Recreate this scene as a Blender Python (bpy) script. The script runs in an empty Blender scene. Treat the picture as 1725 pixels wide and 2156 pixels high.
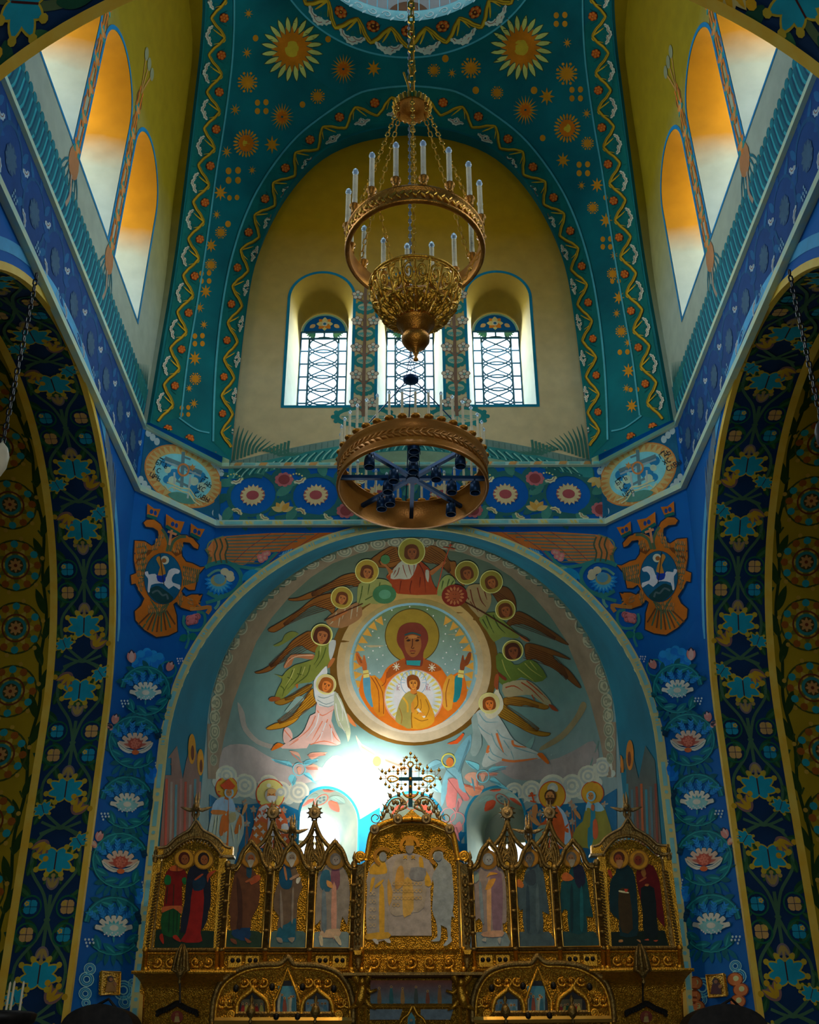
import bpy, bmesh, math, random
from mathutils import Vector, Matrix
from mathutils.geometry import tessellate_polygon
from mathutils.bvhtree import BVHTree

R = math.radians
PI = math.pi
sin, cos = math.sin, math.cos
random.seed(7)
sc = bpy.context.scene
COL = sc.collection
E = 1.6                       # eye height above the church floor; heights below are counted from the eye
FPX, PITCH, ROLL, CX, CY = 2280.0, R(28), R(0.25), 865.0, 1078.0

# ------------------------------------------------------------------ camera
_r0, _u0 = Vector((1, 0, 0)), Vector((0, -sin(PITCH), cos(PITCH)))
FW = Vector((0, cos(PITCH), sin(PITCH)))
RT = _r0 * cos(ROLL) - _u0 * sin(ROLL)
UP = _u0 * cos(ROLL) + _r0 * sin(ROLL)
cam = bpy.data.cameras.new('camera')
cam.sensor_fit = 'HORIZONTAL'; cam.sensor_width = 36.0
cam.lens = FPX * 36.0 / 1725
cam.shift_x = -(CX - 862.5) / 1725
cam.clip_end = 200
co = bpy.data.objects.new('camera', cam); COL.objects.link(co)
m = Matrix.Identity(4)
for i in range(3):
    m[i][0], m[i][1], m[i][2] = RT[i], UP[i], -FW[i]
m[2][3] = E
co.matrix_world = m
sc.camera = co

# ------------------------------------------------------------------ sky, exposure, daylight
w = bpy.data.worlds.new('sky'); sc.world = w; w.use_nodes = True
bg = w.node_tree.nodes['Background']
bg.inputs[0].default_value = (0.80, 0.90, 1.0, 1); bg.inputs[1].default_value = 3.0
sc.view_settings.view_transform = 'Standard'
sc.view_settings.look = 'None'
sc.view_settings.exposure = 0.14
sc.view_settings.gamma = 1.0
sc.view_settings.use_curve_mapping = False
cy = sc.cycles
cy.use_denoising = True
cy.max_bounces = 7; cy.diffuse_bounces = 4; cy.glossy_bounces = 3; cy.transparent_max_bounces = 8
cy.sample_clamp_indirect = 4.0
cy.caustics_reflective = False; cy.caustics_refractive = False


def area(name, loc, target, sx, sy, power, col=(1, 1, 1), spread=180):
    l = bpy.data.lights.new(name, 'AREA'); l.shape = 'RECTANGLE'; l.size = sx; l.size_y = sy
    l.energy = power; l.color = col; l.spread = R(spread)
    o = bpy.data.objects.new(name, l); COL.objects.link(o)
    p = Vector(loc) + Vector((0, 0, E)); t = Vector(target) + Vector((0, 0, E))
    o.location = p; o.rotation_euler = (t - p).to_track_quat('-Z', 'Y').to_euler()
    return o


COOL = (0.80, 0.93, 1.0)
for i, x in enumerate((-1.85, 0, 1.85)):                      # daylight through the three east windows
    area('daylight_east', (x, 19.15, 13.3), (x * .6, 10, 9.5), 1.0, 2.9, 150, COOL)
for s in (-1, 1):                                             # daylight through the side windows
    for y in (10.35, 12.35, 14.4):
        area('daylight_side', (s * 6.1, y, 13.7), (0, y, 13.0), 1.2, 2.9, 135, COOL)
for a, pw in ((-27.5, 70), (0, 60), (27.5, 70)):             # daylight through the apse windows
    d = Vector((sin(R(a)), cos(R(a)), 0))
    c = Vector((0, 19.6, 0)) + d * 4.95
    area('daylight_apse', (c.x, c.y, 4.4), (c.x - d.x * 4, c.y - d.y * 4, 5.4), 1.0, 2.4, pw, (0.86, 0.95, 1.0))
area('nave_fill', (0, -9.5, 1.2), (0, 12, 2.5), 5.0, 4.0, 600, (0.90, 0.96, 1.0))   # added fill behind the camera; the nave's west wall has no opening
area('daylight_drum', (0, 13.74, 24.6), (0, 13.74, 15), 2.5, 2.5, 110, COOL)
# the floodlight that stands behind the icon screen and washes the apse wall
sp = bpy.data.lights.new('apse_floodlight', 'SPOT'); sp.energy = 420; sp.spot_size = R(130); sp.spot_blend = 1.0
sp.color = (1.0, 0.95, 0.88); sp.shadow_soft_size = 0.25
spo = bpy.data.objects.new('apse_floodlight', sp); COL.objects.link(spo)
spo.location = (-.45, 21.7, 4.1 + E)
spo.rotation_euler = (Vector((-.8, 23.2, 6.3)) - Vector((-.45, 21.7, 4.1))).to_track_quat('-Z', 'Y').to_euler()


# ------------------------------------------------------------------ helpers
def lin(c):
    return tuple(((v / 255) / 12.92 if v <= 10 else (((v / 255) + .055) / 1.055) ** 2.4) for v in c)


def ray(x, y):
    return FW + RT * ((x - CX) / FPX) + UP * ((CY - y) / FPX)


def onY(x, y, Y):
    d = ray(x, y); return d * (Y / d.y)


def onX(x, y, X):
    d = ray(x, y); return d * (X / d.x)


def tag(o, label=None, cat=None, group=None, kind=None):
    if label: o['label'] = label
    if cat: o['category'] = cat
    if group: o['group'] = group
    if kind: o['kind'] = kind
    return o


def empty(name, loc, label=None, cat=None, group=None, kind=None):
    o = bpy.data.objects.new(name, None); COL.objects.link(o)
    o.location = (loc[0], loc[1], loc[2] + E); o.empty_display_size = .2
    return tag(o, label, cat, group, kind)


def adopt(o, parent):
    o.parent = parent
    o.matrix_parent_inverse = Matrix.Translation(-parent.location)
    return o


def obj(name, verts, faces, mat, parent=None, smooth=False, cols=None, base=None):
    """one mesh object; coordinates counted from the eye; base = the local origin"""
    b = Vector(base) if base else Vector((0, 0, 0))
    me = bpy.data.meshes.new(name)
    me.from_pydata([(v[0] - b.x, v[1] - b.y, v[2] - b.z) for v in verts], [], faces)
    if cols:
        a = me.color_attributes.new('Col', 'FLOAT_COLOR', 'POINT')
        flat = []
        for c in cols: flat += (c[0], c[1], c[2], 1.0)
        a.data.foreach_set('color', flat)
    me.materials.append(mat)
    if smooth:
        me.polygons.foreach_set('use_smooth', [True] * len(me.polygons))
    me.update()
    o = bpy.data.objects.new(name, me); COL.objects.link(o)
    o.location = (b.x, b.y, b.z + E)
    if parent: adopt(o, parent)
    return o


class MB:
    """collects simple solids and links them as one mesh object"""
    def __init__(s): s.v = []; s.f = []

    def add(s, V, F):
        n = len(s.v); s.v += [tuple(p) for p in V]; s.f += [tuple(i + n for i in f) for f in F]; return s

    def box(s, x0, x1, y0, y1, z0, z1):
        V = [(x, y, z) for x in (x0, x1) for y in (y0, y1) for z in (z0, z1)]
        return s.add(V, [(0, 1, 3, 2), (4, 6, 7, 5), (0, 4, 5, 1), (2, 3, 7, 6), (0, 2, 6, 4), (1, 5, 7, 3)])

    def lathe(s, prof, c=(0, 0, 0), n=16, sx=1, sy=1, cap=True, a0=0, a1=2 * PI):
        full = abs(a1 - a0 - 2 * PI) < 1e-6
        m = n if full else n + 1
        V = []; F = []
        for r, z in prof:
            for k in range(m):
                a = a0 + (a1 - a0) * k / n
                V.append((c[0] + r * cos(a) * sx, c[1] + r * sin(a) * sy, c[2] + z))
        for i in range(len(prof) - 1):
            for k in range(n):
                k2 = (k + 1) % m if full else k + 1
                F.append((i * m + k, i * m + k2, (i + 1) * m + k2, (i + 1) * m + k))
        if cap and full:
            if prof[0][0] > 1e-4: F.append(tuple(range(m)))
            if prof[-1][0] > 1e-4: F.append(tuple((len(prof) - 1) * m + k for k in range(m)))
        return s.add(V, F)

    def tube(s, pts, r, n=6, closed=False, flat=1.0):
        P = [Vector(p) for p in pts]; L = len(P); V = []; F = []
        rr = r if isinstance(r, (list, tuple)) else [r] * L
        for i, p in enumerate(P):
            a = P[(i - 1) % L] if (closed or i) else p
            b = P[(i + 1) % L] if (closed or i < L - 1) else p
            t = (b - a)
            t = t.normalized() if t.length > 1e-9 else Vector((0, 0, 1))
            ref = Vector((0, 1, 0)) if abs(t.y) < .9 else Vector((0, 0, 1))
            u = t.cross(ref).normalized(); v = t.cross(u)
            for k in range(n):
                an = 2 * PI * (k + .5) / n
                V.append(p + (u * cos(an) + v * sin(an) * flat) * rr[i])
        for i in range(L if closed else L - 1):
            j = (i + 1) % L
            for k in range(n):
                k2 = (k + 1) % n
                F.append((i * n + k, i * n + k2, j * n + k2, j * n + k))
        if not closed: F += [tuple(range(n)), tuple((L - 1) * n + k for k in range(n))]
        return s.add(V, F)

    def ball(s, c, r, n=8, m=5, sz=1.0, sy=1.0):
        pr = [(max(r * sin(PI * i / m), 1e-5), -r * sz * cos(PI * i / m)) for i in range(m + 1)]
        return s.lathe(pr, c, n, 1, sy, False)

    def prism(s, pts, y0, y1, holes=None):
        """a flat outline in (x, z) given thickness from y0 (front) to y1"""
        loops = [pts] + (holes or [])
        tri = tessellate_polygon([[Vector((p[0], p[1], 0)) for p in l] for l in loops])
        flat = [p for l in loops for p in l]; n = len(flat)
        V = [(p[0], y0, p[1]) for p in flat] + [(p[0], y1, p[1]) for p in flat]
        F = [tuple(t) for t in tri] + [tuple(i + n for i in reversed(t)) for t in tri]
        k = 0
        for l in loops:
            for i in range(len(l)):
                a, b = k + i, k + (i + 1) % len(l)
                F.append((a, b, b + n, a + n))
            k += len(l)
        return s.add(V, F)

    def build(s, name, mat, parent=None, smooth=False, base=None):
        return obj(name, s.v, s.f, mat, parent, smooth, None, base)


def copy_tree(o, parent=None):
    c = o.copy(); COL.objects.link(c)
    if parent: c.parent = parent
    for ch in list(o.children): copy_tree(ch, c)
    return c


def sm(pts, n=4, closed=True):
    """Catmull-Rom through the points"""
    L = len(pts)
    if L < 3 or n < 2: return list(pts)
    out = []
    rng = range(L) if closed else range(L - 1)
    for i in rng:
        p0 = pts[(i - 1) % L] if (closed or i) else pts[0]
        p1, p2 = pts[i], pts[(i + 1) % L]
        p3 = pts[(i + 2) % L] if (closed or i + 2 < L) else pts[-1]
        for k in range(n):
            t = k / n; a = t * t; b = a * t
            out.append(tuple(.5 * (2 * p1[d] + (p2[d] - p0[d]) * t + (2 * p0[d] - 5 * p1[d] + 4 * p2[d] - p3[d]) * a
                                   + (3 * p1[d] - p0[d] - 3 * p2[d] + p3[d]) * b) for d in range(2)))
    if not closed: out.append(tuple(pts[-1]))
    return out


def T(s):
    """'x,y x,y' -> points"""
    return [tuple(float(v) for v in p.split(',')) for p in s.split()]


# ------------------------------------------------------------------ materials
def mat(name, col=(.5, .5, .5), rough=.6, metal=0.0, spec=.3):
    mt = bpy.data.materials.new(name); mt.use_nodes = True
    b = mt.node_tree.nodes['Principled BSDF']
    b.inputs['Base Color'].default_value = (*col, 1); b.inputs['Roughness'].default_value = rough
    b.inputs['Metallic'].default_value = metal; b.inputs['Specular IOR Level'].default_value = spec
    return mt, mt.node_tree, b


def nd(nt, typ, **kw):
    n = nt.nodes.new(typ)
    for k, v in kw.items():
        if k.startswith('i_'):
            key = k[2:]
            n.inputs[int(key) if key.isdigit() else key].default_value = v
        else: setattr(n, k, v)
    return n


def ramp(nt, stops):
    r = nt.nodes.new('ShaderNodeValToRGB'); e = r.color_ramp.elements
    while len(e) < len(stops): e.new(.5)
    for x, (p, c) in zip(e, stops): x.position = p; x.color = (*c, 1)
    return r


def mottled(name, c1, c2, scale=3, rough=.75, metal=0.0, bump=0.0, bscale=40, spec=.25, detail=6, voronoi=False):
    mt, nt, b = mat(name, c1, rough, metal, spec)
    tc = nd(nt, 'ShaderNodeTexCoord')
    nz = nd(nt, 'ShaderNodeTexNoise', i_Scale=scale, i_Detail=detail)
    nt.links.new(tc.outputs['Object'], nz.inputs['Vector'])
    rp = ramp(nt, [(.3, c1), (.7, c2)])
    nt.links.new(nz.outputs['Fac'], rp.inputs[0]); nt.links.new(rp.outputs[0], b.inputs['Base Color'])
    if bump:
        bt = nd(nt, 'ShaderNodeTexVoronoi' if voronoi else 'ShaderNodeTexNoise', i_Scale=bscale)
        nt.links.new(tc.outputs['Object'], bt.inputs['Vector'])
        bp = nd(nt, 'ShaderNodeBump', i_Strength=bump, i_Distance=.02)
        nt.links.new(bt.outputs[0], bp.inputs['Height']); nt.links.new(bp.outputs[0], b.inputs['Normal'])
    return mt


def fresco_mat(name, rough=.8, wear=.25, scale=2.2):
    """painted plaster: the paint's colour is stored on the mesh, with cloudy wear over it"""
    mt, nt, b = mat(name, (.5, .5, .5), rough, 0, .2)
    at = nd(nt, 'ShaderNodeAttribute', attribute_name='Col')
    tc = nd(nt, 'ShaderNodeTexCoord')
    nz = nd(nt, 'ShaderNodeTexNoise', i_Scale=scale, i_Detail=8, i_Roughness=.65)
    nt.links.new(tc.outputs['Object'], nz.inputs['Vector'])
    rp = ramp(nt, [(.3, (1 - wear,) * 3), (.7, (1 + wear * .3,) * 3)])
    nt.links.new(nz.outputs['Fac'], rp.inputs[0])
    mx = nd(nt, 'ShaderNodeMix', data_type='RGBA', blend_type='MULTIPLY'); mx.inputs[0].default_value = 1
    nt.links.new(at.outputs['Color'], mx.inputs[6]); nt.links.new(rp.outputs[0], mx.inputs[7])
    nt.links.new(mx.outputs[2], b.inputs['Base Color'])
    return mt


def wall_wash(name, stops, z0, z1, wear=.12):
    """wall colour blended through the stops by height (cream below, ochre above)"""
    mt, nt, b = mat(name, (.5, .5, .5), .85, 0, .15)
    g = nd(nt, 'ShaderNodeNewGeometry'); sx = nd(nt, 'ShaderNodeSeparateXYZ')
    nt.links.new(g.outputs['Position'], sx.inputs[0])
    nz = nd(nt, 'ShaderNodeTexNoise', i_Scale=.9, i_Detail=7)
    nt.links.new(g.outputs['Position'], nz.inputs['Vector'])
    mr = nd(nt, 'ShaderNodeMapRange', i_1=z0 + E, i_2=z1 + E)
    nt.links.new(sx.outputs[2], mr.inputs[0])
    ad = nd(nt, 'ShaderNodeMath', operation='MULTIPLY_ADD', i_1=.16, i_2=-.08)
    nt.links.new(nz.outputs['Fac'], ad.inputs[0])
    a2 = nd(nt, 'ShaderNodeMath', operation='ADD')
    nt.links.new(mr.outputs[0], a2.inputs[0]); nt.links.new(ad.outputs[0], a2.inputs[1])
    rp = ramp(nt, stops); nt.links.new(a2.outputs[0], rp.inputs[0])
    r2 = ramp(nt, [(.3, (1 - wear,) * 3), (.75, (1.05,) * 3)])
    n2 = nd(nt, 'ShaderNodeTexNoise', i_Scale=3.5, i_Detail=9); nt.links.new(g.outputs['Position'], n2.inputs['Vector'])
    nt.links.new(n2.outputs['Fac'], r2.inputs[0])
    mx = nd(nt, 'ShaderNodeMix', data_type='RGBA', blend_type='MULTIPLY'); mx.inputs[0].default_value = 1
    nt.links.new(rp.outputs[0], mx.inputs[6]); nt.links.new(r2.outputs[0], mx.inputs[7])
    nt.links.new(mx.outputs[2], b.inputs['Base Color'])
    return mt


FRESCO = fresco_mat('fresco_paint')
M_GOLD = mottled('gilt_metal', (.66, .31, .025), (.86, .47, .05), 9, .38, .85, .5, 55)
M_CHASED = mottled('chased_gilt', (.50, .26, .02), (.86, .48, .05), 22, .40, .75, 1.0, 46, voronoi=True)
M_GOLDLINE = mottled('bright_gilt', (.85, .48, .08), (.95, .58, .12), 5, .3, .75)
M_DARKGOLD = mottled('dark_gilt', (.16, .10, .03), (.36, .23, .06), 14, .45, .7, .6, 40)
M_BRONZE = mottled('bronze', (.30, .20, .08), (.45, .32, .14), 12, .42, .8, .5, 60)
M_BLACK = mottled('blackened_metal', (.012, .012, .012), (.03, .028, .025), 10, .5, .3)
# ================================================================== the setting
def sheet(outer, holes, mapf, step=None):
    loops = [outer] + holes
    tri = tessellate_polygon([[Vector((p[0], p[1], 0)) for p in l] for l in loops])
    flat = [p for l in loops for p in l]
    if step is None:
        return [mapf(p[0], p[1]) for p in flat], [tuple(t) for t in tri]
    bm = bmesh.new(); vs = [bm.verts.new((p[0], p[1], 0)) for p in flat]
    for t in tri:
        try: bm.faces.new([vs[i] for i in t])
        except ValueError: pass
    for ax in (0, 1):
        lo, hi = min(p[ax] for p in flat), max(p[ax] for p in flat)
        n = int((hi - lo) / step[ax])
        for k in range(1, n + 1):
            c = [0, 0, 0]; c[ax] = lo + k * step[ax]; no = [0, 0, 0]; no[ax] = 1
            bmesh.ops.bisect_plane(bm, geom=bm.verts[:] + bm.edges[:] + bm.faces[:], plane_co=c, plane_no=no)
    bm.verts.index_update()
    V = [mapf(v.co.x, v.co.y) for v in bm.verts]; F = [tuple(v.index for v in f.verts) for f in bm.faces]
    bm.free(); return V, F


HOST = {}


def struct(name, V, F, mt, smooth=False, parent=None, host=None):
    o = obj(name, V, F, mt, parent, smooth)
    if not parent: o['kind'] = 'structure'
    for h in (host or '').split():
        HOST.setdefault(h, ([], []))
        n = len(HOST[h][0]); HOST[h][0].extend(V); HOST[h][1].extend(tuple(i + n for i in f) for f in F)
    return o


def strip(A, B, closed=False):
    n = len(A); V = list(A) + list(B)
    return V, [(i, (i + 1) % n, n + (i + 1) % n, n + i) for i in range(n if closed else n - 1)]


def arch(c, r, z0, zc, n=24, down=True, rz=None):
    """outline of an opening with a round head: bottom left, up, over, down"""
    rz = rz or r
    p = [(c - r, z0)] if down else []
    p += [(c - r * cos(PI * k / n), zc + rz * sin(PI * k / n)) for k in range(n + 1)]
    if down: p.append((c + r, z0))
    return p


def L3(c, g=1.0): return tuple(min(.9, v * g) for v in lin(c))


EWALL, JX, JY = 18.0, 4.83, 16.65
ZC, RA = 5.1, 4.12                # springing height and radius of the apse arch
ZF0, ZF1 = 9.25, 10.53            # cornice below and above the frieze
M_FLOOR = mottled('stone_floor', (.04, .036, .03), (.07, .06, .05), 2, .45)
M_BLUE = mottled('blue_plaster', L3((0, 76, 148), 1.6), L3((0, 90, 156), 1.6), 1.2, .8)
M_TEAL = mottled('teal_plaster', L3((0, 70, 74), 2.15), L3((0, 90, 92), 2.15), 1.0, .8)
M_TEALDK = mottled('dark_teal_plaster', L3((0, 58, 60), 2.4), L3((8, 70, 70), 2.4), 1.0, .8)
M_SOFFIT = mottled('deep_teal_plaster', L3((0, 72, 86), 2.2), L3((0, 92, 112), 2.2), .8, .8)
M_NIGHT = mottled('midnight_plaster', L3((2, 32, 62), 1.5), L3((4, 46, 88), 1.5), 1.5, .8)
M_OLIVE = mottled('ochre_plaster', L3((116, 98, 8), 2.0), L3((130, 110, 14), 2.0), 1.5, .85)
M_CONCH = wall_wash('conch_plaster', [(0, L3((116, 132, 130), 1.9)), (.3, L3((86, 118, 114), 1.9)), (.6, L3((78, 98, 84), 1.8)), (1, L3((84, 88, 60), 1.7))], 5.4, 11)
CREAM, OCHRE = L3((176, 160, 118), 1.9), L3((150, 108, 6), 2.0)
M_WASH = wall_wash('limewash', [(0, CREAM), (.35, L3((160, 134, 72), 1.9)), (.75, OCHRE), (1, OCHRE)], 12.6, 18.0)
M_WASH2 = wall_wash('limewash_side', [(0, L3((128, 136, 120), 2.2)), (.3, L3((128, 124, 80), 2.0)), (.62, L3((120, 102, 10), 2.0)), (1, L3((116, 94, 4), 2.0))], 12.4, 17.5)
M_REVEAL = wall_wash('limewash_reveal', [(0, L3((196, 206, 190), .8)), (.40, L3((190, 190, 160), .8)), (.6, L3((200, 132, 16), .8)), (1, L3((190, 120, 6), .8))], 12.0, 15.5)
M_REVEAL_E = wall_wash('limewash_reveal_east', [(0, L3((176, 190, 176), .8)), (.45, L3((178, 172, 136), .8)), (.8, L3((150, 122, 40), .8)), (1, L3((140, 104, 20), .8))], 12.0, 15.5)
M_TRIM = mottled('pale_trim', L3((190, 196, 150), 1.5), L3((150, 190, 180), 1.5), 4, .7)
M_GILTEDGE = mottled('gilt_edge', L3((190, 150, 40), 1.7), L3((206, 168, 70), 1.7), 4, .6)
M_LEAD = mat('lead', (.02, .10, .16), .6)[0]
M_WOOD = mottled('window_wood', L3((150, 140, 100), 1.2), L3((120, 112, 84), 1.2), 12, .7)

gl, nt, b = mat('window_glass', (1, 1, 1), .05)
nt.nodes.remove(b)
t1 = nd(nt, 'ShaderNodeBsdfTransparent'); t1.inputs[0].default_value = (.93, .97, 1, 1)
t2 = nd(nt, 'ShaderNodeBsdfGlossy'); t2.inputs['Roughness'].default_value = .1
mxs = nd(nt, 'ShaderNodeMixShader'); mxs.inputs[0].default_value = .06
nt.links.new(t1.outputs[0], mxs.inputs[1]); nt.links.new(t2.outputs[0], mxs.inputs[2])
nt.links.new(mxs.outputs[0], nt.nodes['Material Output'].inputs[0])
M_GLASS = gl

# floor
struct('floor', [(-9, -10, -E), (9, -10, -E), (9, 25, -E), (-9, 25, -E)], [(0, 1, 2, 3)], M_FLOOR)


def ez(z):  # outer edge of the flat east wall at height z
    return 4.3 if z <= ZC else 4.3 + (3.64 - 4.3) * min(1, (z - ZC) / (ZF0 - ZC))


def jy(z): return 16.76 - .2 * max(0, min(1, (z - 6) / (ZF0 - 6)))


# east wall round the apse arch
out = [(-4.3, -E), (-RA, -E)] + arch(0, RA, -E, ZC, 48, False) + [(RA, -E), (4.3, -E), (4.3, ZC), (3.64, ZF0), (3.64, ZF1 + .05), (-3.64, ZF1 + .05), (-3.64, ZF0), (-4.3, ZC)]
V, F = sheet(out, [], lambda u, v: (u, EWALL, v))
struct('wall_east', V, F, M_BLUE, host='lower')
# canted corner piers
for s, nm in ((-1, 'wall_northeast'), (1, 'wall_southeast')):
    zs = [-E, 0, 2.5, ZC, 6, 7, 8, ZF0, ZF1 + .3]
    A = [(s * ez(z), EWALL, z) for z in zs]; B = [(s * JX, jy(z), z) for z in zs]
    V, F = strip(A, B); struct(nm, V, F, M_BLUE, host='lower')
# side walls round the arches to the north and south arms
YM, RB = 12.4, 4.25
for s, nm in ((-1, 'wall_north'), (1, 'wall_south')):
    o_ = [(6.4, -E), (YM - RB, -E)] + arch(YM, RB, -E, ZC, 48, False) + [(YM + RB, -E), (16.76, -E), (16.76, 6), (16.56, ZF0), (16.56, ZF1 + .3), (6.4, ZF1 + .3)]
    V, F = sheet(o_, [], lambda u, v: (s * JX, u, v))
    struct(nm, V, F, M_BLUE, host='lower side%d' % s)
    # barrel of the arm: a floral band, then ochre
    prof = [(YM - RB, -E)] + arch(YM, RB, -E, ZC, 64, False) + [(YM + RB, -E)]
    for k, (x0, x1, mt_, nm2) in enumerate(((JX, 5.78, M_NIGHT, 'trim_%d' % (1 if s < 0 else 2)), (5.78, 8.6, M_OLIVE, 'ceiling_arm'))):
        V, F = strip([(s * x0, y, z) for y, z in prof], [(s * x1, y, z) for y, z in prof])
        struct(nm2, V, F, mt_, True, host='arm%d' % s)
    V, F = sheet(prof, [], lambda u, v: (s * 8.6, u, v))
    struct('wall_arm', V, F, M_OLIVE)
# apse: splayed soffit, half-dome and curved wall
YA, RC, ZA = 19.6, 3.8, 6.05
arcA = [(-RA, -E)] + arch(0, RA, -E, ZC, 48, False) + [(RA, -E)]
arcB = [(-RC, -E)] + arch(0, RC, -E, ZA, 48, False) + [(RC, -E)]
V, F = strip([(x, EWALL + .0, z) for x, z in arcA], [(x, YA, z) for x, z in arcB])
struct('trim_3', V, F, M_SOFFIT, True, host='soffit')
V = []; F = []; n1, n2 = 24, 64
for i in range(n1 + 1):
    for k in range(n2 + 1):
        el, az = PI / 2 * i / n1, PI * k / n2
        V.append((RC * cos(el) * cos(az), YA + RC * cos(el) * sin(az), ZA + RC * sin(el)))
for i in range(n1):
    for k in range(n2):
        a = i * (n2 + 1) + k; F.append((a, a + 1, a + n2 + 2, a + n2 + 1))
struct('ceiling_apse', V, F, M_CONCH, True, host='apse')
APW = [R(a) for a in (-27.5, 0, 27.5)]
AW, AZ0, AZ1 = .655, 2.4, 4.93


def cyl(u, v, r=RC): return (r * sin(u), YA + r * cos(u), v)


holes = [[(a + x / RC, z) for x, z in arch(0, AW, AZ0, AZ1, 16)] for a in APW]
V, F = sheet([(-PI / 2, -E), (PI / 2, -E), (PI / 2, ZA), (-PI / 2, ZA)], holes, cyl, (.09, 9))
struct('wall_apse', V, F, M_CONCH, True, host='apse')


def window(name, o1, o2, glass, center_of, parts=True):
    pass


# ---- windows ------------------------------------------------------
WN = [0]


def make_window(o1, o2, to3, d1, style, wall='side'):
    """o1/o2 outlines (u,z) at the wall face and at the glass; to3(u, depth, z)"""
    WN[0] += 1
    A = [to3(u, 0, z) for u, z in o1]; B = [to3(u, d1, z) for u, z in o2]
    V, F = strip(A, B, True)
    root = struct('window_%d' % WN[0], V, F, M_CONCHREV if style == 'apse' else M_REVEAL if WN[0] > 3 else M_REVEAL_E, True, host='reveal%d' % WN[0])
    u0, u1 = min(p[0] for p in o2), max(p[0] for p in o2); z0 = o2[0][1]
    zs = max(z for u, z in o2 if abs(u - u0) < 1e-4)          # springing
    return root, u0, u1, z0, zs


M_CONCHREV = mottled('apse_reveal', L3((150, 156, 134), .95), L3((116, 134, 122), .95), 2, .85)


def bars(mb, pts, to3, d, r=.02, closed=False):
    mb.tube([to3(u, d, z) for u, z in pts], r, 5, closed)


def lattice_window(c, to3, sill, o1, o2, d1):
    root, u0, u1, z0, zs = make_window(o1, o2, to3, d1, 'lattice')
    fr = MB(); d = d1 - .05
    wu = (u1 - u0)
    xs = [u0, u0 + wu * .185, u0 + wu * .5, u1 - wu * .185, u1]
    top = zs; zt = top - .17
    n = 7; rows = [z0 + (zt - z0) * k / n for k in range(n + 1)] + [top]
    for x in (xs[0], xs[1], xs[3], xs[4]): bars(fr, [(x, z0), (x, top if x in (xs[0], xs[4]) else zt)], to3, d, .024)
    for z in rows:
        bars(fr, [(xs[0], z), (xs[1], z)], to3, d); bars(fr, [(xs[3], z), (xs[4], z)], to3, d)
    for z in (z0, zt, top): bars(fr, [(xs[0], z), (xs[4], z)], to3, d, .024)
    bars(fr, [(xs[2], zt), (xs[2], top)], to3, d)
    fr.build('window_frame', M_LEAD, root)
    # interlaced circles and crossing bars in the middle light
    la = MB(); h = (zt - z0) / 7; hw = (xs[3] - xs[1]) / 2
    for k in range(7):
        zc = z0 + h * (k + .5)
        bars(la, [(xs[2] + hw * .98 * cos(2 * PI * q / 20), zc + h * .62 * sin(2 * PI * q / 20)) for q in range(20)], to3, d, .017, True)
        bars(la, [(xs[1], zc - h / 2), (xs[3], zc + h / 2)], to3, d, .015)
        bars(la, [(xs[3], zc - h / 2), (xs[1], zc + h / 2)], to3, d, .015)
    la.build('lattice', M_LEAD, root)

    def pane(a, b_, c_, e):
        V = [to3(a, d1, c_), to3(b_, d1, c_), to3(b_, d1, e), to3(a, d1, e)]
        obj('pane', V, [(0, 1, 2, 3)], M_GLASS, root)
    for k in range(n):
        pane(xs[0], xs[1], rows[k], rows[k + 1]); pane(xs[3], xs[4], rows[k], rows[k + 1])
        pane(xs[1], xs[3], rows[k], rows[k + 1])
    pane(xs[0], xs[1], zt, top); pane(xs[1], xs[2], zt, top); pane(xs[2], xs[3], zt, top); pane(xs[3], xs[4], zt, top)
    return root, (u0, u1, zs)


# upper east wall with three windows
SILL = 11.95
EX = (-1.85, 0.0, 1.85)
eh = [arch(x, .66, SILL, 14.68, 20) for x in EX]
V, F = sheet([(-4.2, ZF1), (4.2, ZF1), (4.2, 21), (-4.2, 21)], eh, lambda u, v: (u, EWALL, v))
struct('wall_east_lunette', V, F, M_WASH, host='lunette')
EASTWIN = []
for i, x in enumerate(EX):
    to3 = lambda u, d, z: (u, EWALL + d, z)
    r_, info = lattice_window(x, to3, SILL, arch(x, .66, SILL, 14.68, 20), arch(x * 1.0, .5, SILL - .02, 14.43, 20), .9)
    EASTWIN.append((r_, info))


# upper side walls leaning in to the vault, three windows each
def wx(z): return 4.83 - .02 * max(0, z - 10.9) - .05 * max(0, z - 15.2) ** 1.45


SY = (10.35, 12.34, 14.44)
for s, nm in ((-1, 'wall_north_lunette'), (1, 'wall_south_lunette')):
    hs = [arch(y, .82, SILL, 14.5, 20) for y in SY]
    V, F = sheet([(6.3, ZF1), (16.75, ZF1), (16.75, 21), (6.3, 21)], hs, lambda u, v: (s * wx(v), u, v), (20, .4))
    struct(nm, V, F, M_WASH2, True, host='side%d' % s)
    for y in SY:
        to3 = lambda u, d, z: (s * (wx(z) + d), u, z)
        r_, info = lattice_window(y, to3, SILL, arch(y, .82, SILL, 14.5, 20), arch(y, .62, SILL - .02, 14.4, 20), 1.05)
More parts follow.
